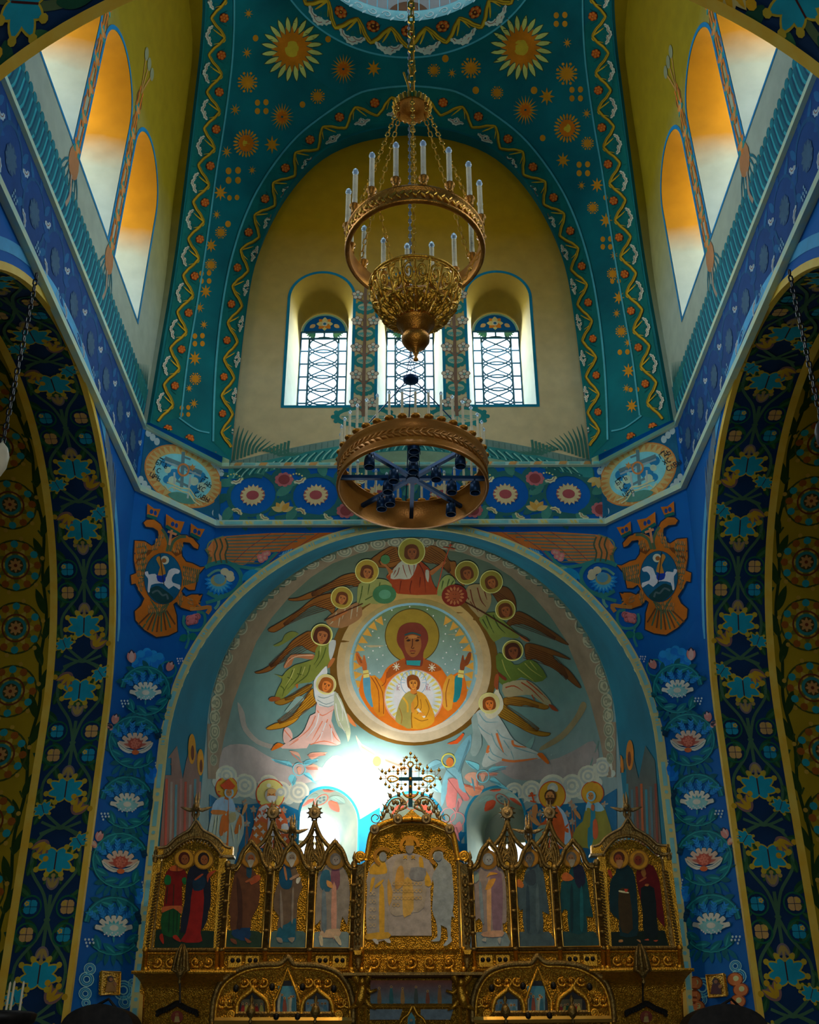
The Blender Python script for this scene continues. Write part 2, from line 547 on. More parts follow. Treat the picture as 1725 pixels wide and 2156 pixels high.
# apse windows
for i, a in enumerate(APW):
    to3 = lambda u, d, z, a=a: cyl(a + u / RC, z, RC + d)
    root, u0, u1, z0, zs = make_window(arch(0, AW, AZ0, AZ1, 16), arch(0, .50, AZ0, AZ1 - .12, 16), to3, .8, 'apse')
    fr = MB(); d = .76; zt = AZ1 - .34
    fr.tube([to3(u0, d, zt), to3(u1, d, zt)], .045, 4)
    fr.tube([to3(u0 + .03, d, z0), to3(u0 + .03, d, zt)], .03, 4); fr.tube([to3(u1 - .03, d, z0), to3(u1 - .03, d, zt)], .03, 4)
    xs = [u0 + .05, u0 + .21, 0, u1 - .21, u1 - .05]
    for x in xs[1:4]: fr.tube([to3(x, d, z0), to3(x, d, zt)], .012, 4)
    zr = [z0, z0 + .55, z0 + 1.05, z0 + 1.55, zt - .42, zt]
    for z in zr[1:-1]: fr.tube([to3(u0, d, z), to3(u1, d, z)], .012, 4)
    fr.build('window_frame', M_WOOD, root)
    for k in range(5):
        for q in range(4):
            obj('pane', [to3(xs[q], .8, zr[k]), to3(xs[q + 1], .8, zr[k]), to3(xs[q + 1], .8, zr[k + 1]), to3(xs[q], .8, zr[k + 1])], [(0, 1, 2, 3)], M_GLASS, root)
    tp = [(u, z) for u, z in arch(0, .50, zt, AZ1 - .12, 16)]
    if i == 0: obj('pane', [to3(u, .8, z) for u, z in tp], [tuple(range(len(tp)))], M_GLASS, root)
    else: obj('tympanum', [to3(u, .8, z) for u, z in tp], [tuple(range(len(tp)))], M_CONCHREV, root)

# ---- pendentives, ring and drum -------------------------------------
eL = T('487,970 497,850 506,770 515,690 532,580 560,490 600,410 650,345 700,305 760,280 820,268 865,265')
Ep = [onY(x, y, 17.7) for x, y in eL]; Ep[-1].x = 0
sL = T('316,890 340,760 365,600 383,470 405,290 418,180 427,100 433,0')
sX = (-4.69, -4.66, -4.60, -4.52, -4.38, -4.27, -4.17, -4.0)
Sp = [onX(x, y, X) for (x, y), X in zip(sL, sX)] + [Vector((-3.92, 13.2, 19.1)), Vector((-3.9, 12.4, 19.3))]
Sp = [Vector((p.x, min(p.y, 16.5), p.z)) for p in Sp]


def resample(P, n):
    L = [0]
    for a, b_ in zip(P, P[1:]): L.append(L[-1] + (b_ - a).length)
    out = []; j = 0
    for k in range(n + 1):
        t = L[-1] * k / n
        while j < len(L) - 2 and L[j + 1] < t: j += 1
        f = (t - L[j]) / max(1e-9, L[j + 1] - L[j]); out.append(P[j].lerp(P[j + 1], min(1, f)))
    return out


def smooth3(P):
    Q = []
    for i in range(len(P) - 1):
        p0, p1, p2, p3 = P[max(0, i - 1)], P[i], P[i + 1], P[min(len(P) - 1, i + 2)]
        for k in range(6):
            t = k / 6
            Q.append(.5 * (2 * p1 + (p2 - p0) * t + (2 * p0 - 5 * p1 + 4 * p2 - p3) * t * t + (3 * p1 - p0 - 3 * p2 + p3) * t ** 3))
    return Q + [P[-1]]


NT, NS = 40, 20
Ee, Ss = resample(smooth3(Ep), NT), resample(smooth3(Sp), NT)


def coons():
    c0 = [Ss[0].lerp(Ee[0], k / NS) for k in range(NS + 1)]
    c1 = []
    for k in range(NS + 1):
        a = PI / 2 * k / NS
        c1.append(Vector((-3.9 * cos(a), 12.4 + 5.3 * sin(a), 19.3 + .1 * k / NS + .7 * sin(2 * a))))
    G = []
    for i in range(NT + 1):
        t = i / NT; row = []
        for k in range(NS + 1):
            q = k / NS
            p = (1 - q) * Ss[i] + q * Ee[i] + (1 - t) * c0[k] + t * c1[k] - ((1 - q) * (1 - t) * Ss[0] + q * (1 - t) * Ee[0] + (1 - q) * t * Ss[-1] + q * t * Ee[-1])
            row.append(p)
        G.append(row)
    return G


G = coons()
YR, RR, ZR = 13.74, 2.85, 20.3
V = []; F = []
for sx in (-1, 1):
    for sy in (1, -1):
        n = len(V)
        for row in G:
            for p in row: V.append((p.x * -sx, p.y if sy > 0 else 24.8 - p.y, p.z))
        for i in range(NT):
            for k in range(NS):
                a = n + i * (NS + 1) + k; F.append((a, a + 1, a + NS + 2, a + NS + 1))
        m_ = len(V)
        for i in range(7):                                     # crown up to the ring
            for k in range(NS + 1):
                p = G[-1][k]; a = PI / 2 * k / NS
                b_ = Vector((p.x * -sx, p.y if sy > 0 else 24.8 - p.y, p.z))
                an = math.atan2(b_.y - YR, b_.x)
                q = Vector((RR * cos(an), YR + RR * sin(an), ZR)); t = i / 6
                V.append(tuple(b_.lerp(q, t) + Vector((0, 0, .12 * sin(PI * t)))))
        for i in range(6):
            for k in range(NS):
                a = m_ + i * (NS + 1) + k; F.append((a, a + 1, a + NS + 2, a + NS + 1))
n = len(V); N = 72
RI, ZI = 2.36, 20.9
for i in range(5):
    t = i / 4
    for k in range(N):
        a = 2 * PI * k / N; r = RR + (RI - RR) * t
        V.append((r * cos(a), YR + r * sin(a), ZR + (ZI - ZR) * (t ** .8)))
for i in range(4):
    for k in range(N): F.append((n + i * N + k, n + i * N + (k + 1) % N, n + (i + 1) * N + (k + 1) % N, n + (i + 1) * N + k))
struct('ceiling', V, F, M_TEAL, True, host='vault')
# edge of the shell where it stands proud of the walls
for s in (-1, 1):
    A = [(p.x * -s, p.y, p.z) for p in Ee]; B = [(p.x * -s * 1.03, 18.02, p.z + .02) for p in Ee]
    V, F = strip(A, B); struct('trim_4', V, F, M_TEALDK, True)
    A = [(p.x * -s, p.y, p.z) for p in Ss]; B = [(p.x * -s + s * .06, p.y + .01, p.z) for p in Ss]; C_ = [(s * (wx(p.z) + .02), p.y + .03, p.z) for p in Ss]
    V, F = strip(A, B); struct('trim_5', V, F, M_TEALDK, True)
    V, F = strip(B, C_); struct('wall_lunette_return', V, F, M_WASH2, True)
M_DRUM = mottled('drum_plaster', L3((150, 150, 150), 1.2), L3((140, 136, 134), 1.2), 2, .8)
M_LACE = mottled('lace_band', L3((80, 150, 160), 1.3), L3((120, 170, 172), 1.3), 5, .8)
mb = MB(); mb.lathe([(RI, ZI), (RI, ZI + .32), (RI + .06, ZI + .34), (RI + 1.0, ZI + .36)], (0, YR, 0), 72, cap=False)
o = mb.build('trim_6', M_LACE, None, True); o['kind'] = 'structure'
mb = MB(); mb.lathe([(RI + 1.0, ZI + .36), (RI + 1.0, 24.2), (RI + .6, 25.2), (.01, 25.8)], (0, YR, 0), 72, cap=False)
o = mb.build('wall_drum', M_DRUM, None, True); o['kind'] = 'structure'
# west side of the crossing and the nave behind the camera
YW, RW = 6.3, 4.2
o_ = [(-4.9, -E), (-RW, -E)] + arch(0, RW, -E, ZC, 48, False) + [(RW, -E), (4.9, -E), (4.9, 21), (-4.9, 21)]
V, F = sheet(o_, [], lambda u, v: (u, YW, v)); struct('wall_west', V, F, M_BLUE)
prof = [(-RW, -E)] + arch(0, RW, -E, ZC, 64, False) + [(RW, -E)]
V, F = strip([(x, YW, z) for x, z in prof], [(x, 4.9, z) for x, z in prof]); struct('trim_7', V, F, M_NIGHT, True, host='west')
V, F = strip([(x, 4.9, z) for x, z in prof], [(x, -10, z) for x, z in prof]); struct('ceiling_nave', V, F, M_OLIVE, True)
V, F = sheet(prof, [], lambda u, v: (u, -10, v)); struct('wall_nave', V, F, M_OLIVE)


# ---- cornices and gilt edges ------------------------------------------
def moulding(name, path, prof, mt, closed=False):
    """sweep a small profile (out, up) along a horizontal path, 'out' to the inside of the room"""
    mb = MB(); P = [Vector((p[0], p[1], 0)) for p in path]; rows = []
    for i, p in enumerate(P):
        a = P[i - 1] if i else p; b_ = P[i + 1] if i < len(P) - 1 else p
        t = (b_ - a).normalized(); nrm = Vector((t.y, -t.x, 0))
        rows.append([(p.x + nrm.x * o_, p.y + nrm.y * o_, path[i][2] + z_) for o_, z_ in prof])
    V = [q for r_ in rows for q in r_]; k = len(prof); F = []
    for i in range(len(P) - 1):
        for j in range(k): F.append((i * k + j, i * k + (j + 1) % k, (i + 1) * k + (j + 1) % k, (i + 1) * k + j))
    return struct(name, V, F, mt)


def ring_path(z, x0=3.64, yj=None):
    yj = jy(z)
    return [(-JX, 6.4, z), (-JX, yj, z), (-x0, EWALL, z), (x0, EWALL, z), (JX, yj, z), (JX, 6.4, z)]


moulding('trim_8', ring_path(ZF0), [(0, .0), (.10, .0), (.10, .10), (.07, .13), (0, .14)], M_TRIM)
moulding('trim_9', ring_path(ZF1), [(0, 0), (.06, .02), (.06, .10), (0, .12)], M_TRIM)
M_BORDER = mottled('pale_border', L3((196, 186, 120), 1.5), L3((180, 176, 120), 1.5), 6, .7)


def arch_border(name, pts3, din, dout, mt, host=None):
    V, F = strip([p for p in pts3[0]], [p for p in pts3[1]]); return struct(name, V, F, mt, host=host)


pa = [(-RA, -E)] + arch(0, RA, -E, ZC, 64, False) + [(RA, -E)]
pb = [(-RA - .16, -E)] + arch(0, RA + .16, -E, ZC, 64, False) + [(RA + .16, -E)]
V = [(x, EWALL - .02, z) for x, z in pa] + [(x, EWALL - .02, z) for x, z in pb]
n = len(pa); F = [(i, i + 1, n + i + 1, n + i) for i in range(n - 1)]
V += [(x, EWALL + .03, z) for x, z in pa]; F += [(i, i + 1, 2 * n + i + 1, 2 * n + i) for i in range(n - 1)]
struct('trim_10', V, F, M_BORDER)
for s in (-1, 1):
    pa = [(YM - RB, -E)] + arch(YM, RB, -E, ZC, 64, False) + [(YM + RB, -E)]
    pb = [(YM - RB - .09, -E)] + arch(YM, RB + .09, -E, ZC, 64, False) + [(YM + RB + .09, -E)]
    V = [(s * (JX - .015), y, z) for y, z in pa] + [(s * (JX - .015), y, z) for y, z in pb]
    n = len(pa); F = [(i, i + 1, n + i + 1, n + i) for i in range(n - 1)]
    pa2 = [(YM - RB + .012, -E)] + arch(YM, RB - .012, -E, ZC, 64, False) + [(YM + RB - .012, -E)]
    V += [(s * (JX - .015), y, z) for y, z in pa2] + [(s * (JX + .07), y, z) for y, z in pa2]; F += [(2 * n + i, 2 * n + i + 1, 3 * n + i + 1, 3 * n + i) for i in range(n - 1)] + [(i, i + 1, 2 * n + i + 1, 2 * n + i) for i in range(n - 1)]
    struct('trim_11', V, F, M_GILTEDGE)
    pc = [(YM - RB, -E)] + arch(YM, RB - .02, -E, ZC, 64, False) + [(YM + RB - .02, -E)]
    V, F = strip([(s * 5.74, y, z) for y, z in pc], [(s * 5.86, y, z) for y, z in pc]); struct('trim_12', V, F, M_GILTEDGE)
pc = [(-RW, -E)] + arch(0, RW - .015, -E, ZC, 64, False) + [(RW, -E)]
V, F = strip([(x, YW + .03, z) for x, z in pc], [(x, YW - .09, z) for x, z in pc]); struct('trim_13', V, F, M_GILTEDGE)

BV = {k: BVHTree.FromPolygons([Vector(v) for v in a], b_) for k, (a, b_) in HOST.items()}
# ================================================================== wall paintings
CAMO = Vector((0, 0, 0))


def on_host(host):
    bv = BV[host]

    def f(x, y):
        d = ray(x, y).normalized()
        loc, nrm, idx, dist = bv.ray_cast(CAMO, d)
        if loc is None: return None
        if nrm.dot(d) > 0: nrm = -nrm
        return loc, nrm
    return f


def on_plane(fn, nrm):
    n = Vector(nrm)
    return lambda u, v: (Vector(fn(u, v)), n)


class Mural:
    """painted shapes in (u, v), laid on a surface by mapf; every layer of paint lies a hair over the last"""
    def __init__(s, mapf, step=14, gain=2.3, lift=.0016):
        s.mapf, s.step, s.gain, s.lift = mapf, step, gain, lift
        s.V, s.F, s.C = [], [], []
        s.miss = 0

    def col(s, c):
        return tuple(max(.004, min(.88, v * s.gain)) for v in lin(c))

    def _put(s, tris, pts, col, layer):
        n = len(s.V); ok = []; s.k = getattr(s, 'k', 0) + 1; layer += (s.k * .618 % 1) * .6
        for p in pts:
            h = s.mapf(p[0], p[1])
            if h is None: s.V.append(None); ok.append(False)
            else:
                s.V.append(h[0] + h[1] * (.004 + s.lift * layer)); ok.append(True)
            s.C.append(col(p) if callable(col) else col)
        for t in tris:
            if all(ok[i] for i in t): s.F.append(tuple(i + n for i in t))

    def poly(s, pts, c, layer=1, smooth=0, c2=None, axis=1):
        pts = [tuple(p) for p in pts]
        if smooth: pts = sm(pts, smooth)
        if len(pts) < 3: return s
        col = s.col(c)
        if c2 is not None:
            k2 = s.col(c2); lo = min(p[axis] for p in pts); hi = max(p[axis] for p in pts)
            col = (lambda p, a=col, b=k2, lo=lo, hi=hi: tuple(a[i] + (b[i] - a[i]) * (p[axis] - lo) / (hi - lo + 1e-6) for i in range(3)))
        tri = tessellate_polygon([[Vector((p[0], p[1], 0)) for p in pts]])
        xs = [p[0] for p in pts]; ys = [p[1] for p in pts]
        if not s.step or (max(xs) - min(xs) < s.step and max(ys) - min(ys) < s.step):
            s._put([tuple(t) for t in tri], pts, col, layer); return s
        bm = bmesh.new(); vs = [bm.verts.new((p[0], p[1], 0)) for p in pts]
        for t in tri:
            try: bm.faces.new([vs[i] for i in t])
            except ValueError: pass
        for ax, (lo, hi) in enumerate(((min(xs), max(xs)), (min(ys), max(ys)))):
            k = math.floor(lo / s.step) + 1
            while k * s.step < hi:
                cc = [0, 0, 0]; cc[ax] = k * s.step; no = [0, 0, 0]; no[ax] = 1
                bmesh.ops.bisect_plane(bm, geom=bm.verts[:] + bm.edges[:] + bm.faces[:], plane_co=cc, plane_no=no)
                k += 1
        bm.verts.index_update()
        s._put([tuple(v.index for v in f.verts) for f in bm.faces], [(v.co.x, v.co.y) for v in bm.verts], col, layer)
        bm.free(); return s

    def line(s, pts, w, c, layer=2, smooth=4, closed=False, w2=None, w1=None):
        """brush stroke; w1 / w2 = width at the two ends"""
        P = sm(pts, smooth, closed) if smooth and len(pts) > 2 else list(pts)
        if s.step:                                             # keep the pieces short on curved ground
            Q = [P[0]]
            for a, b in zip(P, P[1:] + ([P[0]] if closed else [])):
                d = math.hypot(b[0] - a[0], b[1] - a[1]); k = max(1, int(d / s.step + .99))
                Q += [(a[0] + (b[0] - a[0]) * i / k, a[1] + (b[1] - a[1]) * i / k) for i in range(1, k + 1)]
            P = Q[:-1] if closed else Q
        L = len(P); pts2 = []
        for i, p in enumerate(P):
            a = P[(i - 1) % L] if (closed or i) else p; b = P[(i + 1) % L] if (closed or i < L - 1) else p
            dx, dy = b[0] - a[0], b[1] - a[1]; d = math.hypot(dx, dy) or 1
            t = i / max(1, L - 1); ww = w
            if w1 is not None and t < .5: ww = w1 + (w - w1) * min(1, t * 2)
            if w2 is not None and t > .5: ww = w + (w2 - w) * (t - .5) * 2
            nx, ny = -dy / d * ww / 2, dx / d * ww / 2
            pts2 += [(p[0] + nx, p[1] + ny), (p[0] - nx, p[1] - ny)]
        F = [(2 * i, 2 * i + 1, 2 * ((i + 1) % L) + 1, 2 * ((i + 1) % L)) for i in range(L if closed else L - 1)]
        s._put(F, pts2, s.col(c), layer); return s

    def disc(s, x, y, r, c, layer=2, ry=None, n=14, rot=0, c2=None):
        ry = r if ry is None else ry; ca, sa = cos(rot), sin(rot)
        P = [(x + r * cos(2 * PI * k / n) * ca - ry * sin(2 * PI * k / n) * sa, y + r * cos(2 * PI * k / n) * sa + ry * sin(2 * PI * k / n) * ca) for k in range(n)]
        return s.poly(P, c, layer, 0, c2)

    def ring(s, x, y, r, w, c, layer=2, ry=None, n=36):
        ry = r if ry is None else ry
        return s.line([(x + r * cos(2 * PI * k / n), y + ry * sin(2 * PI * k / n)) for k in range(n)], w, c, layer, 0, True)

    def star(s, x, y, r, k, inner, c, layer=2, rot=0, ry=1.0):
        P = []
        for i in range(2 * k):
            a = rot + PI * i / k; q = r if i % 2 == 0 else r * inner
            P.append((x + q * sin(a), y - q * cos(a) * ry))
        return s.poly(P, c, layer)

    def petal(s, x, y, a, l, w, c, layer=2, tip=.0, edge=None):
        """leaf or petal from (x, y) in direction a (0 = up), length l, width w"""
        dx, dy = sin(a), -cos(a); nx, ny = -dy, dx
        prof = [(0, .12), (.22, .42), (.5, .5), (.78, .34), (1, 0.02 + tip)]
        P = [(x + dx * l * t + nx * w * q, y + dy * l * t + ny * w * q) for t, q in prof]
        P += [(x + dx * l * t - nx * w * q, y + dy * l * t - ny * w * q) for t, q in reversed(prof)]
        if edge: s.line(P, w * .16, edge, layer + 1, 2, True)
        return s.poly(P, c, layer, 2)

    def build(s, name, parent=None, label=None, mirror=False, mt=None):
        out = []
        use = [i for i, v in enumerate(s.V) if v is not None]; ix = {i: k for k, i in enumerate(use)}
        for sg in ((1, -1) if mirror else (1,)):
            V = [(s.V[i].x * sg, s.V[i].y, s.V[i].z) for i in use]
            par = parent[0 if sg > 0 else 1] if isinstance(parent, (list, tuple)) else parent
            o = obj(name, V, [tuple(ix[i] for i in f) for f in s.F], mt or FRESCO, par, False, [s.C[i] for i in use])
            if label: o['label'] = label[0 if sg > 0 else 1] if isinstance(label, (list, tuple)) else label
            out.append(o)
        return out if mirror else out[0]


def O(n): return bpy.data.objects[n]


# ---- the church's stock of motifs ---------------------------------------
def berry(m, x, y, r, layer=3, c=(176, 70, 16), c2=(206, 110, 40)):
    m.disc(x, y, r * 1.02, (70, 26, 10), layer - 1)
    for k in range(6):
        a = k * PI / 3 + .3; m.disc(x + r * .62 * cos(a), y + r * .62 * sin(a), r * .36, c, layer, n=9); m.disc(x + r * .66 * cos(a) - r * .08, y + r * .62 * sin(a) - r * .08, r * .17, c2, layer + 1, n=7)
    m.disc(x, y, r * .36, c, layer, n=9); m.disc(x, y, r * .17, c2, layer + 1, n=7)


def bell(m, x, y, a, s, c=(206, 184, 142), layer=3):
    """white three-lobed flower"""
    P = []
    for k in range(9):
        b = -1.25 + 2.5 * k / 8; q = s * (1.0 + .14 * (k % 2)); P.append((x + q * sin(a + b), y - q * cos(a + b)))
    for k in range(5):
        b = 1.0 - 2.0 * k / 4; q = s * .45; P.append((x + q * sin(a + b), y - q * cos(a + b)))
    m.poly(P, c, layer)
    m.line([(x + s * .72 * sin(a + b), y - s * .72 * cos(a + b)) for b in (-1.1, -.5, 0, .5, 1.1)], s * .1, (120, 70, 50), layer + 1, 2)


def vine_band(m, path, hw, period, gold=(168, 128, 24), scale=1.0, flip=1, end=None):
    """wavy golden stem with white bells and berry clusters; path of (x, y), half width hw (number or list)"""
    P = sm(path, 6, False); L = [0]
    for a, b in zip(P, P[1:]): L.append(L[-1] + math.hypot(b[0] - a[0], b[1] - a[1]))
    H = hw if isinstance(hw, (list, tuple)) else [hw, hw]

    def at(d, off=0):
        d = max(0, min(L[-1] - 1e-6, d)); j = 0
        while L[j + 1] < d: j += 1
        t = (d - L[j]) / max(1e-9, L[j + 1] - L[j]); a, b = P[j], P[j + 1]
        dx, dy = b[0] - a[0], b[1] - a[1]; n = math.hypot(dx, dy) or 1
        f = d / L[-1]; h = H[0] + (H[-1] - H[0]) * f
        return (a[0] + dx * t - dy / n * h * off, a[1] + dy * t + dx / n * h * off), math.atan2(dx, -dy), h
    n = max(1, round(L[-1] / period)); per = L[-1] / n
    pts = []; K = 10
    for i in range(n * K + 1):
        ph = i / K; s_ = 2 * abs((ph % 1) - .5) * 2 - 1           # triangle wave -1..1
        s_ = math.copysign(abs(s_) ** .75, s_)
        pts.append(at(i * per / K, flip * .52 * s_)[0])
    h = (H[0] + H[-1]) / 2
    m.line(pts, h * .27, (70, 52, 14), 2, 2); m.line(pts, h * .19, gold, 3, 2); m.line([(p[0] + h * .05, p[1] + h * .05) for p in pts], h * .05, (110, 84, 20), 4, 2)
    for i in range(n):
        (p, a, h) = at((i + .5) * per, flip * -.52)
        q, a2, _ = at((i + .28) * per, flip * -.3); m.line([p, ((p[0] + q[0]) / 2 + h * .1, (p[1] + q[1]) / 2), at((i + .3) * per, flip * .25)[0]], h * .1, gold, 3, 3, w2=h * .03)
        m.line([p, at((i + .62) * per, flip * .05)[0], at((i + .7) * per, flip * .38)[0]], h * .1, gold, 3, 3, w2=h * .03)
        for dd, oo in ((.38, .35), (.52, .55), (.66, .42)):
            c, a3, hh = at((i + dd) * per, flip * oo); bell(m, c[0], c[1], a3 + flip * PI / 2 * (1 if oo > 0 else -1) + (dd - .5) * 2.5, hh * .38)
            m.petal(c[0], c[1], a3 - flip * PI / 2, hh * .34, hh * .2, (20, 80, 72), 2)
        c, a3, hh = at(i * per + per * .02, flip * -.42)
        if i: 
            for k in range(5): m.line([at(i * per + (k - 2) * per * .05, flip * -.1)[0], at(i * per + (k - 2) * per * .1, flip * -.65)[0]], hh * .05, (0, 62, 60), 1, 0)
            berry(m, c[0], c[1], hh * .35)
    return m


def fan_flower(m, x, y, a, s, c=(20, 140, 165), e=(170, 150, 40), layer=4):
    """blue palmette with yellow curled tips"""
    for k in (-1, 1):
        for b, l in ((.45, .8), (1.05, 1.0), (1.7, .95), (2.45, .7)):
            aa = a + k * b
            m.petal(x, y, aa, s * l * 1.04, s * .50, e, layer); m.petal(x, y, aa, s * l * .92, s * .40, c, layer + 1)
            m.disc(x + sin(aa) * s * l, y - cos(aa) * s * l, s * .14, e, layer + 2, n=8)
    m.line([(x - sin(a) * s * .3, y + cos(a) * s * .3), (x + sin(a) * s * .5, y - cos(a) * s * .5)], s * .06, (60, 20, 20), layer + 2, 0)


def tulip(m, x, y, a, s, c=(120, 90, 86), e=(176, 140, 30), layer=4):
    for b, w in ((-.45, .5), (.45, .5), (0, .46)):
        m.petal(x, y, a + b, s, s * w, c, layer); m.petal(x + sin(a + b) * s * .15, y - cos(a + b) * s * .15, a + b, s * .8, s * w * .45, e, layer + 1)
        m.disc(x + sin(a + b * 1.5) * s, y - cos(a + b * 1.5) * s, s * .17, e, layer + 2, n=8)


def round_flower(m, x, y, s, c=(20, 130, 160), e=(190, 160, 60), ring=(20, 84, 60), layer=4):
    m.ring(x, y, s, s * .17, ring, layer, n=20)
    for k in range(4): m.disc(x + s * .32 * cos(k * PI / 2 + .8), y + s * .32 * sin(k * PI / 2 + .8), s * .42, c, layer + 1, n=9)
    for k in range(4): m.line([(x, y), (x + s * .6 * cos(k * PI / 2), y + s * .6 * sin(k * PI / 2))], s * .05, (10, 40, 60), layer + 2, 0)
    for k in range(5): m.disc(x + s * .36 + s * .15 * cos(k * 1.26), y - s * .3 + s * .15 * sin(k * 1.26), s * .1, e, layer + 3, n=6)


def rosette(m, x, y, s, n=12, layer=3):
    """many-ringed medallion of the arms"""
    m.ring(x, y, s * .98, s * .07, (50, 60, 20), layer, n=30)
    for k in range(n):
        a = 2 * PI * k / n
        m.disc(x + s * .84 * cos(a), y + s * .84 * sin(a), s * .15, (24, 120, 130) if k % 2 else (120, 66, 16), layer + 1, n=8)
        m.petal(x + s * .3 * cos(a), y + s * .3 * sin(a), a + PI / 2, s * .42, s * .22, (84, 84, 24) if k % 2 else (150, 130, 50), layer + 1)
    m.ring(x, y, s * .52, s * .07, (90, 44, 14), layer + 2, n=20); m.ring(x, y, s * .36, s * .12, (30, 100, 100), layer + 2, n=20)
    m.disc(x, y, s * .3, (54, 50, 20), layer + 2)
    for k in range(8): m.petal(x, y, k * PI / 4, s * .28, s * .13, (150, 110, 60), layer + 3)
    m.disc(x, y, s * .07, (90, 40, 20), layer + 4, n=8)
    for k in range(6):
        a = 2 * PI * k / 6 + .26; m.disc(x + s * 1.08 * cos(a), y + s * 1.08 * sin(a), s * .09, (150, 120, 40), layer + 1, n=7)


def curl(m, x, y, r, a0, turns, w, c, layer=2, dirn=1, shrink=.25):
    P = []
    n = int(14 * turns)
    for k in range(n + 1):
        t = k / n; a = a0 + dirn * 2 * PI * turns * t; q = r * (1 - (1 - shrink) * t); P.append((x + q * cos(a), y + q * sin(a)))
    m.line(P, w, c, layer, 0, w2=w * .3)


def acanthus(m, x, y, r, a0, dirn=1, c=(0, 92, 100), c2=(30, 120, 118), layer=2, leaves=9, span=1.7):
    """leafy scroll wound round a flower"""
    P = [(x + r * cos(a0 + dirn * span * PI * k / 20), y + r * sin(a0 + dirn * span * PI * k / 20)) for k in range(21)]
    m.line(P, r * .26, (0, 46, 70), layer, 0, w2=r * .1); m.line(P, r * .19, c, layer + 1, 0, w2=r * .06)
    m.line([(x + (p[0] - x) * 1.04, y + (p[1] - y) * 1.04) for p in P], r * .04, c2, layer + 2, 0)
    for k in range(leaves):
        a = a0 + dirn * span * PI * (k + .6) / leaves; px_, py_ = x + r * .98 * cos(a), y + r * .98 * sin(a)
        t = a + dirn * PI / 2
        m.petal(px_, py_, t + PI / 2 + dirn * .75, r * .56, r * .27, c, layer + 1); m.petal(px_, py_, t + PI / 2 + dirn * .75, r * .42, r * .07, c2, layer + 2)
        m.petal(px_, py_, t + PI / 2 - dirn * 2.3, r * .42, r * .22, tuple(int(v * .82) for v in c), layer + 1); m.petal(px_, py_, t + PI / 2 + dirn * .1, r * .4, r * .2, tuple(int(v * .8) for v in c), layer)


def lotus(m, x, y, s, kind=0, layer=4):
    pale, mid = ((180, 184, 160), (60, 140, 150)) if kind == 0 else ((186, 150, 130), (150, 84, 70))
    for b, l in ((-1.35, 1.0), (1.35, 1.0), (-.9, .9), (.9, .9), (-.45, .85), (.45, .85), (0, .8)):
        m.petal(x, y + s * .25, b, s * l * 1.06, s * .44, (20, 70, 90), layer, tip=.25); m.petal(x, y + s * .25, b, s * l, s * .36, pale, layer + 1, tip=.3)
        m.petal(x, y + s * .25, b, s * l * .7, s * .2, mid, layer + 2)
    if kind == 0:
        m.disc(x, y + s * .2, s * .62, (110, 160, 160), layer + 3, s * .34)
        m.disc(x, y + s * .1, s * .24, pale, layer + 4, s * .16)
        for k in range(11): m.disc(x + s * (.5 - .1 * k) * 1.0, y + s * (.36 + .12 * ((k * 7) % 3) * .7), s * .05, (190, 200, 190), layer + 4, n=6)
        m.petal(x, y + s * .5, PI, s * .4, s * .12, (30, 110, 120), layer)
    else:
        m.disc(x, y + s * .1, s * .42, (150, 66, 50), layer + 3, s * .34)
        for k in range(16): m.disc(x + s * .3 * cos(k * 2.4) * (k / 16) ** .5, y + s * .1 + s * .26 * sin(k * 2.4) * (k / 16) ** .5, s * .07, (176, 96, 76), layer + 4, n=6)
        for g in (-1, 1):
            m.poly([(x + g * s * .05, y + s * .5), (x + g * s * .5, y + s * .38), (x + g * s * 1.05, y - s * .02), (x + g * s * .9, y + s * .38), (x + g * s * .4, y + s * .66)], (190, 190, 160), layer + 4, 3)
            m.line([(x + g * s * .2, y + s * .55), (x + g * s * .6, y + s * .42), (x + g * s * .95, y + s * .15)], s * .03, (90, 110, 100), layer + 5, 3)
        m.disc(x, y + s * .6, s * .22, (190, 84, 40), layer + 5, s * .15)


def bud(m, x, y, a, s, c=(170, 112, 104), layer=4):
    m.petal(x, y, a, s * 1.05, s * .8, (40, 40, 60), layer)
    for b in (-.35, .35, 0): m.petal(x, y, a + b, s * (.95 - abs(b) * .3), s * .42, c if b else tuple(min(255, v + 30) for v in c), layer + 1)


def plume(m, x, y, a, s, c=(20, 110, 190), layer=3):
    m.line([(x, y), (x + sin(a) * s, y - cos(a) * s)], s * .07, c, layer, 0)
    for k in range(4):
        t = .25 + .2 * k; px_, py_ = x + sin(a) * s * t, y - cos(a) * s * t
        for g in (-1, 1): m.petal(px_, py_, a + g * .6, s * .32, s * .11, c, layer)


def dots(m, x, y, s, c=(170, 190, 200), layer=4, n=7):
    for k in range(n):
        m.disc(x + s * ((k % 3) - 1) * .55 + (k // 3) * s * .15, y + s * (k // 3 - 1) * .5, s * .17, c, layer, s * .2, n=7)
# ---- vault: stars, suns and vine bands (left half laid out, right half its own) ----
vault = on_host('vault')
AMB, AMB2, PALE = (186, 104, 16), (206, 132, 30), (176, 168, 84)
ceil = O('ceiling')


def sunburst(m, x, y, r):
    for k in range(20):
        a = 2 * PI * k / 20 + .1
        m.petal(x + r * .52 * sin(a), y - r * .58 * cos(a), a + .12, r * .56, r * .2, (40, 60, 40), 1); m.petal(x + r * .52 * sin(a), y - r * .58 * cos(a), a + .12, r * .52, r * .15, PALE, 2)
    m.star(x, y, r * .72, 20, .68, (178, 92, 10), 3, 0, 1.1); m.disc(x, y, r * .5, (178, 92, 10), 3, r * .55, 20); m.disc(x, y, r * .25, AMB2, 4, r * .28, 18)


